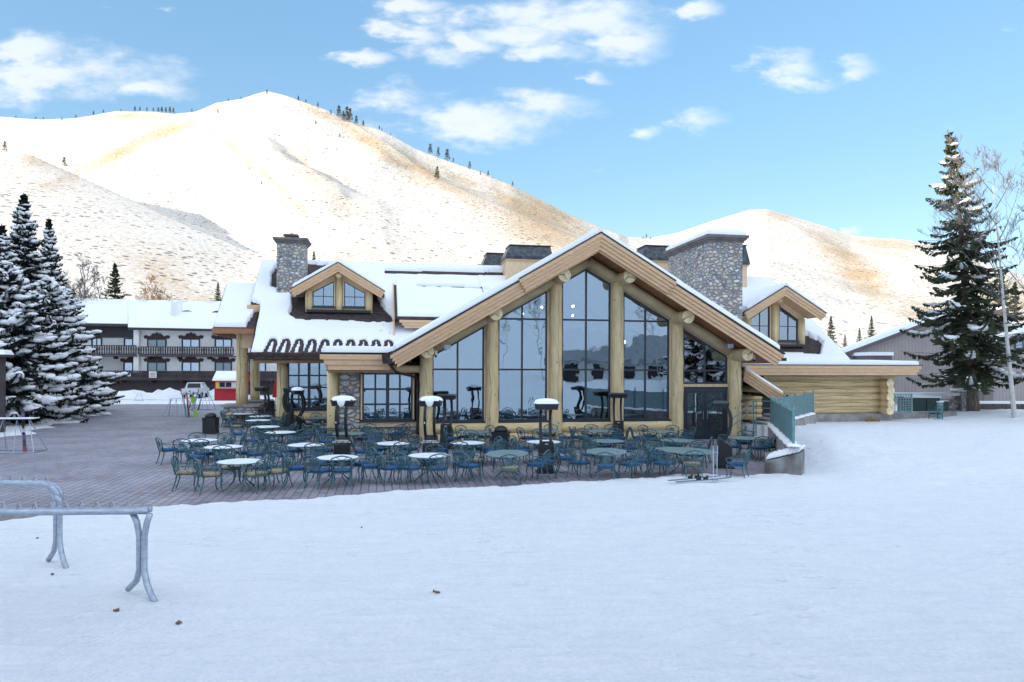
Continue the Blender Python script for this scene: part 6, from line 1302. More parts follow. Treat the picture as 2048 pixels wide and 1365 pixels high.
def snow_ridge(p, q, w, h, z, parent, name='snow_ridge', seed=0):
    n_ = 40; d = (q-p); dn = d.normalized(); s_ = Vector((-dn.y,dn.x)); mb = MB(); r_ = random.Random(seed); vs = []
    for i in range(n_+1):
        f = i/n_; k = (.55+.45*math.sin(i*1.1+seed)*r_.random()+.4*r_.random())*min(1, i/1.5+.2, (n_-i)/1.5+.2); c_ = p+d*f
        for (o_, z_) in ((-.5,-.05),(-.48,.5),(-.25,.95),(0,1.05),(.25,.9),(.48,.45),(.5,-.05)): vs.append((c_.x+s_.x*w*o_*(.8+.35*k), c_.y+s_.y*w*o_*(.8+.35*k), z+h*z_*k))
    mb.add(vs, [(i*7+j, i*7+j+1, (i+1)*7+j+1, (i+1)*7+j) for i in range(n_) for j in range(6)]); return mb.build(name, M['snow'], parent, True)
snow_ridge(A0, A1+(A1-A0).normalized()*.2, .34, .12, .95, rw, seed=2); snow_ridge(A0, A2_, .30, .10, .97, rw, seed=5)
eb = thing('concrete_block', 'low concrete end wall with patched paint at the corner of the patio', 'wall', (0,0,0))
mb = MB()
e0 = Vector((7.95,21.9)); e1 = Vector((8.60,20.80)); dn = Vector((.30,.95))
mb.hexa([(e0.x,e0.y,-.2),(e1.x,e1.y,-.2),(e1.x+dn.x,e1.y+dn.y*.5,-.2),(e0.x+dn.x,e0.y+dn.y,-.2),(e0.x,e0.y,.36),(e1.x,e1.y,.78),(e1.x+dn.x,e1.y+dn.y*.5,.84),(e0.x+dn.x,e0.y+dn.y,.55)]); mb.build('wall', M['concrete_patch'], eb)
snow_ridge(e0+Vector((.16,.2)), e1+Vector((.12,.14)), .26, .12, .54, eb, seed=8)
for o in list(C.objects):
    if o.parent is eb and o.name.startswith('snow_ridge'):
        for v_ in o.data.vertices: v_.co.z += .42*((v_.co.x-e0.x)/(e1.x-e0.x))-.14
fn = thing('railing', 'blue green metal railing with close pickets on the retaining wall', 'railing', (0,0,0), 0)
def rail_run(p, q, z0, z1, panels):
    d = q-p; l = d.length; dn = d.normalized()
    for k in range(panels):
        a = p+d*(k/panels); b = p+d*((k+1)/panels); m = MB()
        m.tube([(a.x,a.y,z1-.06),(b.x,b.y,z1-.06)], .028, 6); m.tube([(a.x,a.y,z0+.1),(b.x,b.y,z0+.1)], .022, 6); n_ = int((b-a).length/.085)
        for j in range(1, n_): c_ = a+(b-a)*(j/n_); m.obox((c_.x,c_.y), math.atan2(dn.y,dn.x), .012, .010, z0+.1, z1-.06)
        pn = m.build('railing_panel', M['rail_green'], fn)
        m = MB(); m.obox(((a.x+b.x)/2+dn.y*.03,(a.y+b.y)/2-dn.x*.03), math.atan2(dn.y,dn.x), (b-a).length/2-.03, .003, z0+.12, z1-.08); m.build('mesh_screen', M['mesh'], pn)
    for k in range(panels+1):
        a = p+d*(k/panels); m = MB(); m.obox((a.x,a.y), math.atan2(dn.y,dn.x), .04, .04, z0-.02, z1); m.lathe([(.05,z1),(.05,z1+.03),(.035,z1+.05),(.04,z1+.08),(0,z1+.12)], (a.x,a.y,0), 8); m.build('post', M['rail_green'], fn)
def mesh_mat():
    m = mat('mesh_screen', (.15,.29,.31), .5, var=.1); t = m.node_tree; out = t.nodes['Material Output']; b = t.nodes['Principled BSDF']; tr = N(t, 'ShaderNodeBsdfTransparent'); mx = N(t, 'ShaderNodeMixShader'); mx.inputs[0].default_value = .62; lk(t, tr.outputs[0], mx.inputs[1]); lk(t, b.outputs[0], mx.inputs[2]); lk(t, mx.outputs[0], out.inputs[0]); return m
M['mesh'] = mesh_mat()
rail_run(A0, A1, .97, 2.05, 4); rail_run(A0+(A2_-A0)*.02, A2_, .99, 2.07, 4)
st = thing('stairs', 'snowy steps with handrails climbing beside the stone chimney', 'stairs', (0,0,0))
for k in range(6):
    p_ = O+UX*(8.15+.36*k)+VX*1.1; m = MB(); m.obox((p_.x,p_.y), TH, .19, .85, 0, .16*(k+1)); m.build('step', M['concrete'], st)
    m = MB(); m.obox((p_.x,p_.y), TH, .17, .8, .16*(k+1)+.002, .16*(k+1)+.07); m.build('snow_layer', M['snow'], st)
m = MB(); pL = at(1460,842,29.8); pM = at(1507,803,31.0); pR = at(1543,803,29.2)
for dz in (0,-.30): m.tube([(pL.x,pL.y,pL.z+dz),(pM.x,pM.y,pM.z+dz),(pR.x,pR.y,pR.z+dz)], .025, 6)
m.tube([(pM.x,pM.y,0.3),(pM.x,pM.y,pM.z)], .03, 6); m.tube([(pM.x+.12,pM.y,0.3),(pM.x+.12,pM.y,pM.z)], .022, 6); m.tube([(pL.x,pL.y,.4),(pL.x,pL.y,pL.z)], .022, 6); m.build('handrail', M['rail_green'], st)
# --- things right of the log wing
lf = thing('lattice_panel', 'green lattice screen panel beside the end of the log wing', 'panel', (0,0,0)); pa, pb = at(1773,788,38.6), at(1823,788,39.2)
d = Vector((pb.x-pa.x,pb.y-pa.y)); l = d.length; d.normalize(); az = math.atan2(d.y,d.x); z0, z1 = .84, pa.z
m = MB(); c_ = (pa.x+pb.x)/2, (pa.y+pb.y)/2; m.obox(c_, az, l/2, .03, z1-.07, z1); m.obox(c_, az, l/2, .03, z0, z0+.07); m.obox((pa.x,pa.y), az, .04, .035, z0, z1); m.obox((pb.x,pb.y), az, .04, .035, z0, z1); m.build('frame', M['rail_green'], lf)
m = MB(); n_ = 9
for k in range(1, n_): m.obox((pa.x+d.x*l*k/n_, pa.y+d.y*l*k/n_), az, .016, .012, z0+.06, z1-.06)
for k in range(1, 8): m.obox(c_, az, l/2-.03, .010, z0+(z1-z0)*k/8-.014, z0+(z1-z0)*k/8+.014)
m.build('lattice', M['rail_green'], lf)
m = MB(); pa, pb = at(1826,830,40.2), at(1914,830,40.6); m.hexa([(18.5*0+pa.x-1.2,pa.y,-.3),(pb.x,pb.y,-.3),(pb.x,pb.y+.4,-.3),(pa.x-1.2,pa.y+.4,-.3),(pa.x-1.2,pa.y,.82),(pb.x,pb.y,.82),(pb.x,pb.y+.4,.82),(pa.x-1.2,pa.y+.4,.82)])
o = m.build('low_wall', M['concrete']); tag(o, 'low bare concrete wall extending right from the log wing', 'wall')
t = thing('utility_cabinet', 'dark green utility cabinet under the big spruce behind the low wall', 'cabinet', (0,0,0)); pa, pb = at(1826,796,42.5), at(1880,796,42.5)
m = MB(); m.box(pa.x,pb.x,42.5,44.2,.4,pa.z); m.build('cabinet_body', M['green_box'], t); m = MB(); m.box(pa.x-.05,pb.x+.05,42.45,44.25,pa.z,pa.z+.10); m.build('snow_layer', M['snow'], t); m = MB(); m.box((pa.x+pb.x)/2-.02,(pa.x+pb.x)/2+.02,42.47,42.498,.6,pa.z-.1); m.build('door_seam', M['black'], t)
t = thing('utility_cabinet', 'smaller green cabinet right of the low wall post', 'cabinet', (0,0,0)); pa, pb = at(1883,803,42.3), at(1897,803,42.3)
m = MB(); m.box(pa.x,pb.x,42.3,43.2,.4,pa.z); m.build('cabinet_body', M['green_box'], t); m = MB(); m.box(pa.x-.02,pb.x+.02,42.28,43.2,pa.z,pa.z+.05); m.build('snow_layer', M['snow'], t)
t = thing('post', 'square grey green post standing by the lone chair at the low wall', 'post', (0,0,0)); pa = at(1880,805,39.9); m = MB(); m.box(pa.x-.12,pa.x+.12,39.8,40.0,.2,pa.z); m.build('shaft', M['rail_green'], t); m = MB(); m.box(pa.x-.14,pa.x+.14,39.78,40.02,pa.z,pa.z+.06); m.build('snow_cap', M['snow'], t)
t = thing('stone_wall', 'dark fieldstone wall behind the big spruce trunk', 'wall', (0,0,0)); pa, pb = at(1896,800,43.5), at(1945,782,43.5)
m = MB(); m.box(pa.x-.2,pb.x-.6,43.6,44.3,0,pa.z); m.box(pb.x-.75,pb.x+.2,43.4,44.5,0,pb.z); m.build('wall', M['stone'], t); m = MB(); m.box(pb.x-.78,pb.x+.25,43.38,44.5,pb.z,pb.z+.12); m.box(pa.x-3.5,pb.x-.76,43.5,44.4,pa.z+.25,pa.z+.42); m.build('snow_layer', M['snow'], t)
t = thing('timber_wall', 'dark timber retaining wall right of the big spruce', 'wall', (0,0,0)); pa, pb = at(1955,808,45), at(2080,812,45)
m = MB(); m.box(pa.x,pb.x+3,45,45.3,0,pa.z); m.build('wall', M['old_wood'], t); m = MB(); m.box(pa.x,pb.x+3,44.95,45.9,pa.z,pa.z+.14); m.build('snow_layer', M['snow'], t)
# --- bench-like rail, planters
# ================================================================== grey neighbour house
nb = thing('grey_house', 'grey board sided house with snowy shed roofs behind the big spruce', 'house', (0,0,0))
def shed_block(x0, y0, x1, y1, ybase, Y, depth, roof_t=.35, nm='wall', wins=()):
    q0, q1 = at(x0,y0,Y), at(x1,y1,Y); m = MB(); m.box(q0.x, q1.x, Y+1.3, Y+depth, -.3, min(q0.z,q1.z)-.6); m.build('rear_wall', M['siding'], nb); depth = 1.2
    a, b = at(x0,y0,Y), at(x1,y1,Y); m = MB(); zb = -.3
    m.prism([(a.x,zb),(b.x,zb),(b.x,b.z-roof_t),(a.x,a.z-roof_t)], Y, Y+depth); w = m.build('wall', M['siding'], nb)
    m = MB(); ex = .35; sl = (b.z-a.z)/(b.x-a.x)
    m.hexa([(a.x-ex,Y-.4,a.z-roof_t-ex*sl),(b.x+ex,Y-.4,b.z-roof_t+ex*sl),(b.x+ex,Y+depth,b.z-roof_t+ex*sl),(a.x-ex,Y+depth,a.z-roof_t-ex*sl),(a.x-ex,Y-.4,a.z-.02-ex*sl),(b.x+ex,Y-.4,b.z-.02+ex*sl),(b.x+ex,Y+depth,b.z-.02+ex*sl),(a.x-ex,Y+depth,a.z-.02-ex*sl)]); r = m.build('roof', M['siding_trim'], nb)
    m = MB(); m.hexa([(a.x-ex,Y-.42,a.z-.018-ex*sl),(b.x+ex,Y-.42,b.z-.018+ex*sl),(b.x+ex,Y+depth,b.z-.018+ex*sl),(a.x-ex,Y+depth,a.z-.018-ex*sl),(a.x-ex,Y-.34,a.z+.24-ex*sl),(b.x+ex,Y-.34,b.z+.24+ex*sl),(b.x+ex,Y+depth,b.z+.24+ex*sl),(a.x-ex,Y+depth,a.z+.24-ex*sl)]); m.build('snow_cover', M['snow'], r)
    for (wx0, wy0, wx1, wy1) in wins:
        p, q = at(wx0,wy0,Y), at(wx1,wy1,Y); m = MB(); m.box(p.x,q.x,Y-.03,Y-.01,q.z,p.z); wo = m.build('window', M['glass_dark'], w); m = MB(); 
        for s in ((p.x-.08,p.x,q.z-.08,p.z+.08),(q.x,q.x+.08,q.z-.08,p.z+.08)): m.box(s[0],s[1],Y-.07,Y-.005,s[2],s[3])
        m.box(p.x,q.x,Y-.07,Y-.005,q.z-.08,q.z); m.box(p.x,q.x,Y-.07,Y-.005,p.z,p.z+.08); m.box((p.x+q.x)/2-.03,(p.x+q.x)/2+.03,Y-.06,Y-.031,q.z,p.z); m.build('window_frame', M['dark_frame'], wo)
M['siding_trim'] = mat('dark_grey_trim', (.12,.10,.11), .8, var=.1)
shed_block(1695,702,1905,622,800,58,9,wins=[(1745,712,1768,724)])
shed_block(1905,640,1998,618,800,60,7)
shed_block(1998,640,2028,652,800,61,6)
shed_block(1988,682,2140,636,800,55,9,wins=[(2031,678,2060,697)])
K0, K1 = at(1730,708,56), at(1770,703,56); m = MB(); m.box(K0.x,K1.x,55,58.5,0,K0.z-.15); m.build('bay_wall', M['siding_trim'], nb); m = MB(); m.box(K0.x-.1,K1.x+.1,54.9,58.4,K0.z-.15,K0.z+.12); m.build('snow_cover', M['snow'], nb)
# ================================================================== hotel behind the plaza
HY_ = 92.0
ht = thing('alpine_hotel', 'white alpine hotel with dark brown balconies and long snowy roof', 'building', (0,0,0))
def hp(x, y, Y=HY_): p = at(x, y, Y); return p.x, p.z
def hbox(name, x0, y0, x1, y1, ya, yb, m, parent=None):
    a, b = hp(x0,y0), hp(x1,y1); mb = MB(); mb.box(a[0],b[0],HY_+ya,HY_+yb,b[1],a[1]); return mb.build(name, m, parent or ht)
hbox('wall', 276, 654, 640, 745, 0, 11, M['stucco']); hbox('wall', 60, 674, 276, 745, 1.6, 11, M['stucco'])
hbox('upper_boarding', 60, 646, 272, 675, 1.3, 1.6, M['black'])
hbox('base_wall', 60, 745, 640, 800, -.4, 11, M['hotel_base'])
def balcony(x0, x1, yt, yb, dep):
    a, b = hp(x0,yt), hp(x1,yb); m = MB(); Y1 = HY_-dep
    m.box(a[0],b[0],Y1,HY_+.0 if dep < 1 else HY_+1.5,b[1]-.12,b[1]); fl = m.build('balcony', M['hotel_wood'], ht)
    m = MB(); m.box(a[0],b[0],Y1-.03,Y1+.05,a[1]-.12,a[1]); m.box(a[0],b[0],Y1-.03,Y1+.05,b[1]+.02,b[1]+.24); n_ = int((b[0]-a[0])/.31)
    for k in range(n_+1):
        xx = a[0]+(b[0]-a[0])*k/n_; w0 = .10 if k % 9 else .16
        zc = (a[1]-.12+b[1]+.24)/2; hh = (a[1]-.12-b[1]-.24)/2
        m.prism([(xx-w0,zc-hh),(xx+w0,zc-hh),(xx+w0*.65,zc-hh*.3),(xx+w0*1.1,zc+hh*.2),(xx+w0*.8,zc+hh),(xx-w0*.8,zc+hh),(xx-w0*1.1,zc+hh*.2),(xx-w0*.65,zc-hh*.3)], Y1, Y1+.04)
    m.build('balustrade', M['hotel_wood'], fl)
    m = MB(); k = a[0]+1
    while k < b[0]: m.hexa([(k,Y1+.2,b[1]-.45),(k+.15,Y1+.2,b[1]-.45),(k+.15,HY_,b[1]-.45),(k,HY_,b[1]-.45),(k,Y1,b[1]-.121),(k+.15,Y1,b[1]-.121),(k+.15,HY_,b[1]-.121),(k,HY_,b[1]-.121)]) ; k += 3.9
    m.build('bracket', M['hotel_wood'], fl); return fl
balcony(160, 280, 691, 712, 1.0); balcony(288, 474, 694, 713, 1.3); balcony(60, 640, 741, 760, 1.7)
def hwin(x0, y0, x1, y1, ya=0, crown=True, g='pale_glass'):
    a, b = hp(x0,y0), hp(x1,y1); m = MB(); Y = HY_+ya; m.box(a[0],b[0],Y-.04,Y-.02,b[1],a[1]); w = m.build('window', M[g], ht)
    m = MB(); fr = .14
    m.box(a[0]-fr,a[0],Y-.12,Y-.001,b[1],a[1]+fr); m.box(b[0],b[0]+fr,Y-.12,Y-.001,b[1],a[1]+fr); m.box(a[0],b[0],Y-.12,Y-.001,a[1],a[1]+fr); c_ = (a[0]+b[0])/2; m.box(c_-.05,c_+.05,Y-.1,Y-.041,b[1],a[1]); m.build('window_frame', M['hotel_wood'], w)
    if crown:
        m = MB(); m.prism([(a[0]-.5,a[1]+fr),(b[0]+.5,a[1]+fr),(b[0]+.62,a[1]+.5),(b[0]+.3,a[1]+.62),(b[0]-.2,a[1]+.45),(c_+.5,a[1]+.85),(c_+.2,a[1]+.8),(c_,a[1]+1.02),(c_-.2,a[1]+.8),(c_-.5,a[1]+.85),(a[0]+.2,a[1]+.45),(a[0]-.3,a[1]+.62),(a[0]-.62,a[1]+.5)], Y-.09, Y-.003); m.build('carved_crown', M['carved'], w)
M['carved'] = mat('carved_brown_crown', (.07,.035,.04), .7, vscale=3, col2=(.03,.022,.028))
for x0, x1 in ((297,331),(366,398),(432,462),(500,530),(565,595)): hwin(x0,680,x1,693.5,g='pale_glass' if x0 in (297,) else 'hotel_glass'); hwin(x0,726,x1,742,g='pale_glass' if x0 in (297,432) else 'hotel_glass')
hwin(236,726,269,742,1.6,g='hotel_glass'); hwin(171,677,188,692,1.6,False,'hotel_glass'); hwin(237,678,268,692,1.6,False,'hotel_glass')
a, b = hp(272,655), hp(282,745); m = MB(); m.box(a[0],b[0],HY_-.6,HY_+2,b[1],a[1]); m.build('pier', M['stucco'], ht)
# roof
def rpt(x, y, Y): p = at(x, y, Y); return (p.x, p.y, p.z)
m = MB(); e0_, e1_ = rpt(256,655,HY_-1.8), rpt(640,662,HY_-1.8); r0_, r1_ = rpt(60,599,HY_+6), rpt(640,611,HY_+6); l0, l1 = rpt(60,645,HY_-.9), rpt(256,648,HY_-.9)
def slab(m, q, th): m.hexa([(x,y,z-th) for x,y,z in q]+list(q))
mid = rpt(256,603.5,HY_+6)
slab(m, [e0_,e1_,r1_,mid], .35); slab(m, [l0,l1,mid,r0_], .35); rf = m.build('roof', M['hotel_wood'], ht)
m = MB(); bk0, bk1 = (r0_[0],HY_+14,r0_[2]-4), (r1_[0],HY_+14,r1_[2]-4); slab(m, [r0_,r1_,bk1,bk0], .3); m.build('roof', M['hotel_wood'], ht)
nx_, ny_ = 120, 26; sx_ = np.linspace(0, 1, nx_); sy_ = np.linspace(0, 1, ny_); SX, SY = np.meshgrid(sx_, sy_)
def bil(q, s, t_): q = [np.array(v) for v in q]; s = s[...,None]; t_ = t_[...,None]; return q[0]*(1-s)*(1-t_)+q[1]*s*(1-t_)+q[2]*s*t_+q[3]*(1-s)*t_
for i_, q in enumerate(([e0_,e1_,r1_,mid],[l0,l1,mid,r0_])):
    Pn = bil(q, SX, SY); hgt = .42*np.sqrt(np.clip(np.minimum(np.minimum(SY*12,(1-SY)*30), np.minimum(SX,1-SX)*80+.4), 0, 1))*(.8+.45*fbm(SX*30, SY*5, 3, 60+i_)); hgt = hgt - .5*((np.abs(SY-.93) < .025) & (fbm(SX*14, SX*0+i_, 2, 5) > .52))
    Z_ = Pn[...,2]+np.maximum(hgt, -.05); o = grid_obj('snow_cover', Pn[...,0], Pn[...,1], Z_, M['snow_roof'], None); o.parent = rf
def on_roof(x, y):  # depth along the hotel roof slope at this photo height
    f = (655-y)/(655-604.); return HY_-1.8+f*7.8
for (x0,y0,x1,y1,mm,nm) in ((342,604,354,643,'stucco','chimney'),(248,621,272,629,'green_box','skylight'),(143,606,168,613,'black','skylight')):
    Yc = on_roof(0, y1-4); a, b = at(x0,y0,Yc), at(x1,y1,Yc); m = MB(); m.box(a.x,b.x,Yc,Yc+1.6,b.z-.6,a.z); m.build(nm, M[mm], rf)
for (x0,x1,y_) in ((355,392,629),(418,450,630)):
    Yc = on_roof(0, y_); a, b = at(x0,y_-8,Yc), at(x1,y_,Yc); m = MB(); c_ = (a.x+b.x)/2; w_ = (b.x-a.x)/2; m.prism([(c_+w_*math.cos(k*math.pi/10), b.z-.35+(a.z-b.z+.35)*math.sin(k*math.pi/10)) for k in range(11)], Yc, Yc+2.2); m.build('eyebrow_dormer', M['black'], rf)
for (x0,y0,x1,y1,txt) in ((198,744,220,756,0),(255,746,261,753,0),(298,743,313,756,1)):
    a, b = at(x0,y0,HY_-1.9), at(x1,y1,HY_-1.9); m = MB(); m.box(a.x,b.x,HY_-1.9,HY_-1.86,b.z,a.z); o = m.build('notice_board', M['white_paint'], ht)
    for k in range(3 if b.x-a.x > .6 else 1):
        zz = a.z-(a.z-b.z)*(.28+.24*k); m = MB(); m.box(a.x+.15,b.x-.15,HY_-1.912,HY_-1.903,zz-.04,zz+.04); m.build('text_line', M['red_paint'], o)
# ================================================================== rail fence and info board at the left
fx = [gnd(x, y) for x, y in ((-70,888),(-10,868),(20,856),(57,842),(88,835),(118,826),(140,818),(157,814))]
t = thing('rail_fence', 'weathered split rail fence under the snowy spruces', 'fence', (0,0,0))
for p in fx:
    z_ = gz(p.x-.4, p.y); m = MB(); m.tube([(p.x-.4,p.y,z_-.2),(p.x-.38,p.y,z_+1.15)], .09, 7); m.build('post', M['old_wood'], t)
for p, q in zip(fx[:-1], fx[1:]):
    for hh in (.5,.95):
        za, zb = gz(p.x-.4,p.y), gz(q.x-.4,q.y); m = MB(); m.tube([(p.x-.4,p.y-.06,za+hh),((p.x+q.x)/2-.4,(p.y+q.y)/2-.06,(za+zb)/2+hh-.03),(q.x-.4,q.y-.06,zb+hh)], .065, 6); o = m.build('rail', M['old_wood'], t)
        m = MB(); m.tube([(p.x-.4,p.y-.06,za+hh+.06),(q.x-.4,q.y-.06,zb+hh+.06)], .04, 6); m.build('snow_strip', M['snow'], o)
K = at(5, 870, 33.5); t = thing('notice_board', 'tall dark notice board with snow capped roof at the left edge', 'sign', (K.x,33.5,0), R(12))
for xx in (.0,-2.2): m = MB(); m.box(xx-.09,xx+.09,-.09,.09,0,3.7); m.build('post', M['hotel_wood'], t)
m = MB(); m.box(-2.1,-.1,-.05,.05,1.0,3.5); bd = m.build('board', M['hotel_wood'], t); m = MB(); m.box(-1.95,-.16,-.07,-.052,1.3,2.3); m.build('map_panel', cm('panel_blue',(.10,.30,.5)), bd); m = MB(); m.box(-1.9,-.2,-.08,-.071,1.3,1.9); m.build('text_panel', M['white_paint'], bd)
m = MB(); m.box(-2.5,.3,-.45,.45,3.7,3.82); rr_ = m.build('roof', M['hotel_wood'], t); m = MB(); m.hexa([(-2.5,-.45,3.822),(.3,-.45,3.822),(.3,.45,3.822),(-2.5,.45,3.822),(-2.4,-.35,4.05),(.2,-.35,4.05),(.2,.35,4.05),(-2.4,.35,4.05)]); m.build('snow_cap', M['snow'], rr_)
# ================================================================== trees
def conifer(name, label, H_, Rb, seed, snow=.3, z0f=.08, droop=.35, nm='needles', dens=1.0, prof=.85, group=None, snow_r=.155, gap=0.0, lean=0.0, whs=.42, far=False, tipw=.09):
    r = random.Random(seed); t = thing(name, label, 'tree', group=group)
    m = MB(); n = 9; tr_ = max(.06, H_*.019); pts = [(lean*(i/n)**1.5+.05*math.sin(i*1.3+seed), .05*math.cos(i*1.7+seed), -.3+(H_+.2)*i/n) for i in range(n+1)]
    m.tube(pts, [tr_*(1.25 if i == 0 else 1)*(1-.96*i/n)+.01 for i in range(n+1)], 9); m.build('trunk', M['bark'], t, True)
    cr = MB(); sn = MB(); br = MB(); V, Fc = cr.v, cr.f; z = H_*z0f
    def quad(a, b, c, d): o = len(V); V.extend((a, b, c, d)); Fc.append((o,o+1,o+2,o+3)); cr.m.append(0)
    def tri(a, b, c): o = len(V); V.extend((a, b, c)); Fc.append((o,o+1,o+2)); cr.m.append(0)
    while z < H_*.985:
        f = z/H_; Lm = Rb*(1-f)**(prof+.25*max(0,(f-.55))/.45)*(1.0 if f > z0f+.06 else .72+.28*(f-z0f)/.06) + .05
        nb_ = max(4, int((5.5+2*(1-f))*dens)); a0 = r.uniform(0, 6.28)
        for k in range(nb_):
            if r.random() < gap: continue
            az = a0+6.283*k/nb_+r.uniform(-.35,.35); L_ = Lm*(r.uniform(.55,1.12) if r.random() < .9 else r.uniform(1.1,1.35)); zz = z+r.uniform(-.2,.2)*whs*2
            up = .35*max(0,(f-.6)/.4) - droop*(1-f)*r.uniform(.6,1.3); ca, sa = math.cos(az), math.sin(az); tx = lean*f**1.5
            seg = max(4, int(L_/.28)); P_ = []
            for i in range(seg+1):
                s = i/seg; P_.append(Vector((tx+ca*L_*s, sa*L_*s, zz + L_*(up*s + .10*math.sin(s*3.1)*-1 + .16*max(0,s-.7)*(1-f)*3))))
            if L_ > 1.2 and not far: br.tube([P_[0],P_[seg//2],P_[-1]], [.035+.008*L_,.02,.008], 4, cap=False)
            wmax = min(.08+.30*L_, .34+.18*L_)
            sd = Vector((-sa, ca, 0))
            step = 2
            for i in range(1, (seg+1)*step):
                s = min(1, i/(seg*step)); base = P_[min(seg, i//step)].lerp(P_[min(seg, i//step+1)], (i/step)%1)
                w = wmax*(1.05-s)*(.55+.45*min(1, s*5))*r.uniform(.6,1.2)+.10
                for sg in (-1, 1):
                    fw = r.uniform(.25,.75)*w; dr = -w*r.uniform(.15,.55); tip = base+sd*(sg*w)+Vector((ca*fw, sa*fw, dr)); mid = base.lerp(tip, .5)+Vector((0,0,.03)); ww = tipw*r.uniform(.7,1.4)
                    q = Vector((ca*ww, sa*ww, 0)); 
                    quad(tuple(base-q*.7), tuple(mid-q), tuple(tip), tuple(mid+q))
                    d2 = Vector((0,0,-ww*r.uniform(1.2,2.6))); tri(tuple(base.lerp(tip,.25)), tuple(tip), tuple(mid+d2))
                if r.random() < .6: hz_ = base+Vector((r.uniform(-.06,.06), r.uniform(-.06,.06), -r.uniform(.15,.4)*(.5+.5*(1-f)))); q = Vector((ca*tipw,sa*tipw,0)); tri(tuple(base-q), tuple(base+q), tuple(hz_))
            tp = P_[-1]; q = sd*tipw*.8; tri(tuple(tp-q), tuple(tp+q), tuple(tp+Vector((ca*.22,sa*.22,.02))))
            if r.random() < snow and L_ > .3:
                s0, s1 = r.uniform(.15,.5), r.uniform(.75,1.0); pts = []; rad = []
                nn = max(4, int((s1-s0)*L_/.22)); off = r.uniform(-.3,.3)*wmax
                for i in range(nn+1):
                    s = s0+(s1-s0)*i/nn; j = min(seg-1, int(s*seg)); b_ = P_[j].lerp(P_[j+1], s*seg-j); pts.append(b_+sd*(off*(1-s)+r.uniform(-.04,.04))+Vector((0,0,.03+snow_r*.25))); rad.append(snow_r*(.45+.9*math.sin(min(1,(i+.6)/(nn+.6))*2.7))*r.uniform(.7,1.25)*(1+.18*L_))
                for b_, q_ in zip(pts, rad):
                    if r.random() < .82: sn.ell((b_.x+r.uniform(-.05,.05), b_.y+r.uniform(-.05,.05), b_.z), q_*r.uniform(1.0,1.7), q_*r.uniform(.7,1.3), q_*r.uniform(.4,.7), 7, 4, .22, az)
            # small lumps on the side twigs
            if snow > .2:
                for q_ in range(int(snow*L_*4.5)):
                    s = r.uniform(.25,.95); j = min(seg-1, int(s*seg)); b_ = P_[j].lerp(P_[j+1], s*seg-j)+sd*r.uniform(-1,1)*wmax*(1.05-s)*.7; sn.ell((b_.x,b_.y,b_.z+.01-abs((b_-P_[j]).length)*.15), (.10+snow_r*.3)*r.uniform(.5,1.5), (.06+snow_r*.3)*r.uniform(.5,1.4), .04, 6, 3, .15, az)
        z += whs*r.uniform(.8,1.25)*(1-.45*f)
    # pointed leader
    for k in range(10): a = k*.63; tri((lean+.0,0,H_*.97+.25), (lean+.10*math.cos(a),.10*math.sin(a),H_*.965), (lean+.05*math.cos(a+1),.05*math.sin(a+1),H_*.95))
    cr.build('crown', M[nm], t)
    if br.v: br.build('branches', M['bark'], t)
    if sn.v: sn.build('snow_load', M['snow'], t, True)
    return t
def put(o, p, z=None, rz=0, s=1): o.location = (p[0], p[1], gz(p[0], p[1]) if z is None else z); o.rotation_euler = (0,0,rz); o.scale = (s,s,s)
# big spruce on the right
b_ = at(1948, 838, 42.0); top = at(1888, 255, 42.0)
t = conifer('spruce_tree', 'tall dark spruce with patchy snow standing right of the log wing', top.z-.3, 5.3, 5, snow=.32, z0f=.17, droop=.40, nm='needles', dens=.86, prof=.86, snow_r=.115, gap=.20, lean=-1.6, whs=.48, tipw=.075); put(t, (b_.x, 42.0), .25)
# snow laden spruces on the left
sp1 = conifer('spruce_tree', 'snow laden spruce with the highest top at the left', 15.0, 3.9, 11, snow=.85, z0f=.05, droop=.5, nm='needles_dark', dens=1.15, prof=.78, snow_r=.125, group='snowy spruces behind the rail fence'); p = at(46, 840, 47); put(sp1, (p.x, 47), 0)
def copyt(src, x, y_top, Y, lab, rz, sxy=1.0, H0=15.0, base=0.0, grp='snowy spruces behind the rail fence'):
    p = at(x, y_top, Y); s = (p.z-base)/H0; dup(src, (p.x, Y, base), R(rz), lab, grp, scale=(s*sxy, s*sxy, s))
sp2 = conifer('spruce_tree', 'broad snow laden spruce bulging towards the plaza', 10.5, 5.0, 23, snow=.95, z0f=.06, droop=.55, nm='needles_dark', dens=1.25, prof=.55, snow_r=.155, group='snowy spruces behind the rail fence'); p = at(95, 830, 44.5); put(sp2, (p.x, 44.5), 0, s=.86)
copyt(sp1, 98, 432, 52, 'narrow snowy spruce top right of the highest one at the left', 140, .8)
copyt(sp1, 4, 445, 45, 'snowy spruce cut by the left edge, second highest', 80, 1.0)
copyt(sp2, 16, 520, 39, 'near snowy spruce in front of the highest one at the left', 200, 1.0, 10.5)
copyt(sp2, -70, 470, 38, 'snowy spruce mostly outside the left edge', 30, 1.0, 10.5)
copyt(sp2, 128, 575, 49, 'low snowy spruce nearest the hotel balconies', 290, .95, 10.5)
copyt(sp1, -40, 500, 55, 'snowy spruce behind the notice board', 10, 1.0)
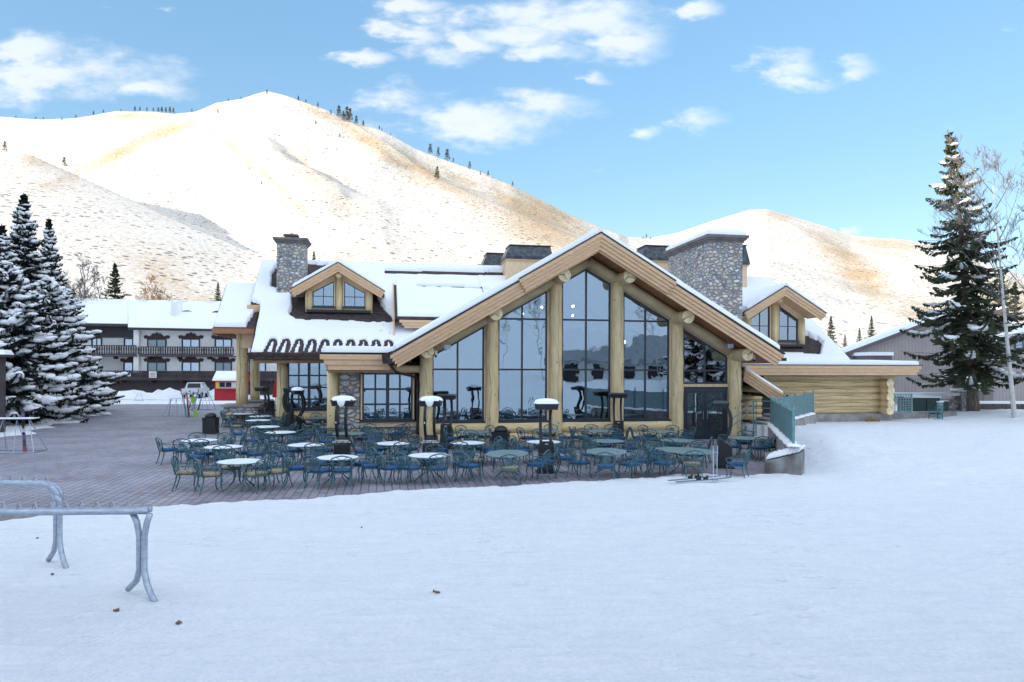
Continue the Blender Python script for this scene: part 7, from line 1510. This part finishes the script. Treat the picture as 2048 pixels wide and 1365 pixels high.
# conifers behind the roofs
cf = conifer('conifer', 'dark conifer rising behind the hotel roof at left', 12.0, 3.0, 31, snow=0, z0f=.04, droop=.2, nm='needles', dens=.9, prof=.9, far=True, group='conifers behind the buildings', tipw=.06)
p = at(230, 523, 108); cf.location = (p.x, 108, p.z-12.0*1.25); cf.scale = (1.35,1.35,1.25)
for x, y, Y, s, lab in ((628,500,120,.62,'small dark conifer peeking behind the left stone chimney'),(436,563,150,.75,'lone conifer behind the hotel roof near the porch'),(1662,630,130,.9,'slender dark conifer right of the right dormer'),(1743,630,120,.62,'dark conifer above the grey house roof'),(1719,655,125,.5,'short conifer left of the one above the grey house'),
    (2003,530,75,1.0,'dark conifer behind the white birch trunk'),(2030,560,80,.9,'dark conifer at the right edge behind the birch'),(1975,590,82,.8,'dark conifer between the big spruce and the birch'),(1690,668,135,.4,'tiny conifer between the roofs on the right')):
    p = at(x, y, Y); dup(cf, (p.x, Y, p.z-12*s), R(x), lab, scale=(s*.9,s*.9,s))
# leafless trees
def bare(name, label, H_, seed, m_, spread=.5, depth=5, r0=.16, white=False, group=None, tilt=(0,0), low=.25, thin=.58, rmin=.006):
    r = random.Random(seed); t = thing(name, label, 'tree', group=group); tr_ = MB(); tw = MB()
    def grow(p, d, L_, rad, lv):
        pts = [p]; q = p.copy(); dd = d.copy(); n = 4
        for i in range(n): dd = (dd+Vector((r.uniform(-1,1),r.uniform(-1,1),r.uniform(-.2,.6)))*(.10 if lv else .03)).normalized(); q = q+dd*(L_/n); pts.append(q.copy())
        (tr_ if lv == 0 else tw).tube(pts, [rad*(1-(.55 if lv else .93)*i/n) for i in range(n+1)], 8 if lv == 0 else (4 if lv < 3 else 3), cap=False)
        if lv >= depth: return
        nb_ = r.randint(3,4) if lv else 9
        for k in range(nb_):
            s = r.uniform(.35,1) if lv else low+(1-low)*(k+.5)/nb_; i = min(n-1, int(s*n)); b0 = pts[i].lerp(pts[i+1], s*n-i); az = r.uniform(0,6.28)
            nd = (dd*.75+Vector((math.cos(az),math.sin(az),.25))*spread).normalized(); grow(b0, nd, L_*(r.uniform(.42,.62) if lv else .42*(1.15-s*.7)), max(rmin, rad*thin*(.7 if lv == 0 else .75)), lv+1)
    grow(Vector((0,0,0)), Vector((tilt[0],tilt[1],1)).normalized(), H_, r0, 0)
    tr_.build('trunk', M[m_], t, True); tw.build('twigs', M[m_ if not white else 'bark_grey'], t); return t
def birch_mat():
    m = mat('birch_bark', (.62,.60,.56), .8, vscale=9, col2=(.50,.48,.45), stretch=(1,1,2)); t = m.node_tree; b = t.nodes['Principled BSDF']; old = b.inputs['Base Color'].links[0].from_socket
    tc = N(t, 'ShaderNodeTexCoord'); v = N(t, 'ShaderNodeTexVoronoi'); v.inputs['Scale'].default_value = 3.2; mp = N(t, 'ShaderNodeMapping'); mp.inputs['Scale'].default_value = (.6,.6,1.6); lk(t, tc.outputs['Object'], mp.inputs[0]); lk(t, mp.outputs[0], v.inputs['Vector'])
    k = N(t, 'ShaderNodeMapRange'); k.inputs['From Min'].default_value = .16; k.inputs['From Max'].default_value = .24; lk(t, v.outputs['Distance'], k.inputs['Value']); mx = N(t, 'ShaderNodeMix', data_type='RGBA'); lk(t, k.outputs[0], mx.inputs['Factor']); mx.inputs['A'].default_value = (.05,.045,.04,1); lk(t, old, mx.inputs['B']); lk(t, mx.outputs['Result'], b.inputs['Base Color']); return m
M['birch'] = birch_mat()
p = at(2030, 830, 39); b1 = bare('birch_tree', 'slim white birch with bare branches right of the big spruce', 13.2, 4, 'birch', .55, 5, .135, True, tilt=(-.10,0), low=.40, thin=.30, rmin=.010); put(b1, (p.x, 39), .3)
p = at(2085, 830, 36); b2_ = bare('birch_tree', 'bare birch reaching in from the right edge', 11.5, 14, 'birch', .65, 5, .11, True, tilt=(-.03,0), low=.25, thin=.36, rmin=.010); put(b2_, (p.x, 36), .3)
p = at(168, 490, 100); g = bare('bare_tree', 'large grey leafless tree behind the hotel roof', 13.5, 6, 'bark_grey', .75, 5, .26, low=.12, thin=.42, rmin=.028); put(g, (p.x, 100), p.z-17.5)
p = at(140, 520, 104); dup(g, (p.x,104,p.z-16.5), R(70), 'grey leafless tree beside the large one at the left', 'leafless trees behind the hotel', scale=.95); g['group'] = 'leafless trees behind the hotel'
p = at(200, 540, 112); dup(g, (p.x,112,p.z-15.5), R(150), 'smaller grey leafless tree near the dark conifer', 'leafless trees behind the hotel', scale=.85)
p = at(305, 560, 235); g2 = bare('bare_tree', 'sunlit golden leafless tree above the hotel roof', 14, 8, 'twig_gold', .7, 5, .24, low=.08, thin=.5, rmin=.05, group='sunlit golden trees'); put(g2, (p.x, 235), p.z-15.5)
for x, y, s, lab in ((322,585,.7,'shorter golden tree right of the sunlit golden one'),(285,590,.6,'small golden tree left of the sunlit golden one'),(340,596,.5,'lowest golden shrub above the hotel chimney')):
    p = at(x, y, 236); dup(g2, (p.x,236,p.z-15*s), R(x*3), lab, scale=s)
# far pines on the mountain
fp = MB(); r = random.Random(3)
pine = thing('pine_tree', 'x', 'tree', group='pines on the sunlit mountain')
for k in range(260):
    z = r.uniform(.12,1)**.9; R_ = .26*(1-z)**.7+.03; a = r.uniform(0,6.28); c = Vector((math.cos(a)*R_*r.uniform(.3,1), math.sin(a)*R_*r.uniform(.3,1), z)); s = .07
    fp.add([tuple(c+Vector((r.uniform(-s,s),r.uniform(-s,s),r.uniform(-s,s)*.8))) for _ in range(3)], [(0,1,2)])
fp.build('crown', M['needles_far'], pine); m = MB(); m.tube([(0,0,-.1),(0,0,.9)], [.03,.008], 5); m.build('trunk', M['bark'], pine)
pines = [(185,232,8),(150,238,6),(205,228,7),(268,222,9),(278,221,8),(292,222,7),(305,224,7),(315,223,9),(322,224,10),(330,225,10),(338,226,11),(345,228,10),(240,225,5),(382,225,6),(455,203,5),(480,200,5),(532,190,9),(595,202,9),(610,206,6),(634,214,8),(660,230,9),(676,234,20),(685,240,16),(692,243,26),(698,244,24),(711,249,16),(725,252,10),(757,258,8),(859,300,18),(875,308,17),(893,320,20),(905,325,9),(938,338,14),(960,350,8),(975,352,10),(1024,372,9),(873,360,24),(630,250,8),(678,275,7),(434,228,9),(127,335,16),(8,306,18),(497,342,8),(522,372,9),(1292,475,8),(70,240,5),(85,240,5),(30,238,4),(122,244,6),(536,322,5),(762,262,5),(780,268,5),(1285,476,5),(1300,477,5),(1990,540,7)]
zones = lambda x, y: 'left end of the ridge' if x < 160 else 'left ridge clump' if x < 400 else 'main summit' if x < 640 else 'ridge right of the summit' if x < 800 else 'long right shoulder' if x < 1100 else 'low saddle'
cnt = {}
for i, (x, y, h) in enumerate(pines):
    p = mount_z(x, y+ (1.5 if y > 300 or h < 12 else 2)); zn = zones(x, y); cnt[zn] = cnt.get(zn, 0)+1
    H__ = h/F_PX*p.y*1.15; lab = f'{ORD[(cnt[zn]-1)%10]} small sunlit pine from left on the {zn}' + (' again' if cnt[zn] > 10 else '')
    if i == 0: pine.location = p; pine.scale = (H__,)*3; pine['label'] = lab
    else: dup(pine, tuple(p), R(i*37), lab, 'pines on the sunlit mountain', scale=(H__*r.uniform(.85,1.25),H__*r.uniform(.85,1.25),H__))
# dry grass tuft and stuff by the foundation
m = MB(); r = random.Random(9); pg = O+UX*17.2+VX*3.6
for k in range(140):
    a = r.uniform(0,6.28); q = (pg.x+r.uniform(-.35,.35), pg.y+r.uniform(-.15,.15)); h = r.uniform(.15,.4); z_ = gz(*q); m.add([(q[0]-.012,q[1],z_),(q[0]+.012,q[1],z_),(q[0]+math.cos(a)*.12,q[1]+math.sin(a)*.1,z_+h)], [(0,1,2)])
o = m.build('dry_grass', M['twig_gold']); tag(o, kind='stuff')
# ================================================================== behind the photographer, seen in the window reflections
def refl(px, py, dist):
    d = ray(px, py); t = O.dot(VX)/d.dot(VX); P0 = CAMP+d*t; n = -VX; rr_ = d-2*d.dot(n)*n; return P0+rr_*dist
c0 = refl(1225, 690, 58)
ho = thing('chalet', 'pale chalet with dark standing seam roof behind the photographer, reflected in the tall windows', 'house', (c0.x, c0.y, c0.z-4.5), R(28))
M['slate'] = mat('ribbed_slate_roof', (.22,.235,.25), .5, var=.3, vscale=3, stretch=(6,.2,1))
m = MB(); m.box(-7,7,-5,5,-3,2.6); m.add([(-7,-5,2.6),(-7,5,2.6),(-7,0,5.6)], [(0,1,2)]); m.add([(7,-5,2.6),(7,5,2.6),(7,0,5.6)], [(0,1,2)]); m.build('wall', M['stucco'], ho)
m = MB(); m.hexa([(-8,-6,2.1),(8,-6,2.1),(8,0,5.6),(-8,0,5.6),(-8,-6,2.4),(8,-6,2.4),(8,0,5.9),(-8,0,5.9)]); m.hexa([(-8,0,5.6),(8,0,5.6),(8,6,2.1),(-8,6,2.1),(-8,0,5.9),(8,0,5.9),(8,6,2.4),(-8,6,2.4)]); rf = m.build('roof', M['slate'], ho)
m = MB(); m.hexa([(-8,-6,2.402),(1,-6,2.402),(0,0,5.902),(-8,0,5.902),(-8,-6,2.7),(1,-6,2.7),(0,0,6.2),(-8,0,6.2)]); m.hexa([(-8,0,5.902),(3,0,5.902),(2,3,4.152),(-8,4,3.57),(-8,0,6.2),(3,0,6.2),(2,3,4.4),(-8,4,3.8)]); m.build('snow_cover', M['snow'], rf)
for k in range(4):
    m = MB(); m.box(-6+3.4*k,-4.4+3.4*k,5.01,5.06,.2,1.9); m.build('window', M['black'], ho)
for i, (x, y, ds, s) in enumerate(((1085,760,45,.85),(1320,760,40,.8),(1010,745,70,.7),(1400,760,34,1.0),(1430,760,40,1.1))):
    p = refl(x, y, ds)
    if i < 3: dup(b1, (p.x,p.y,gz(p.x,p.y)-.2), R(i*50), ['bare birch behind the photographer reflected in the second tall window','bare birch behind the photographer reflected in the fourth tall window','distant bare birch behind the photographer reflected left of centre'][i], 'birches behind the photographer', scale=s*.8)
    else: dup(sp2, (p.x,p.y,gz(p.x,p.y)-.2), R(i*50), ['snowy spruce behind the photographer reflected above the door','second snowy spruce behind the photographer reflected above the door'][i-3], 'spruces behind the photographer', scale=s*.9)
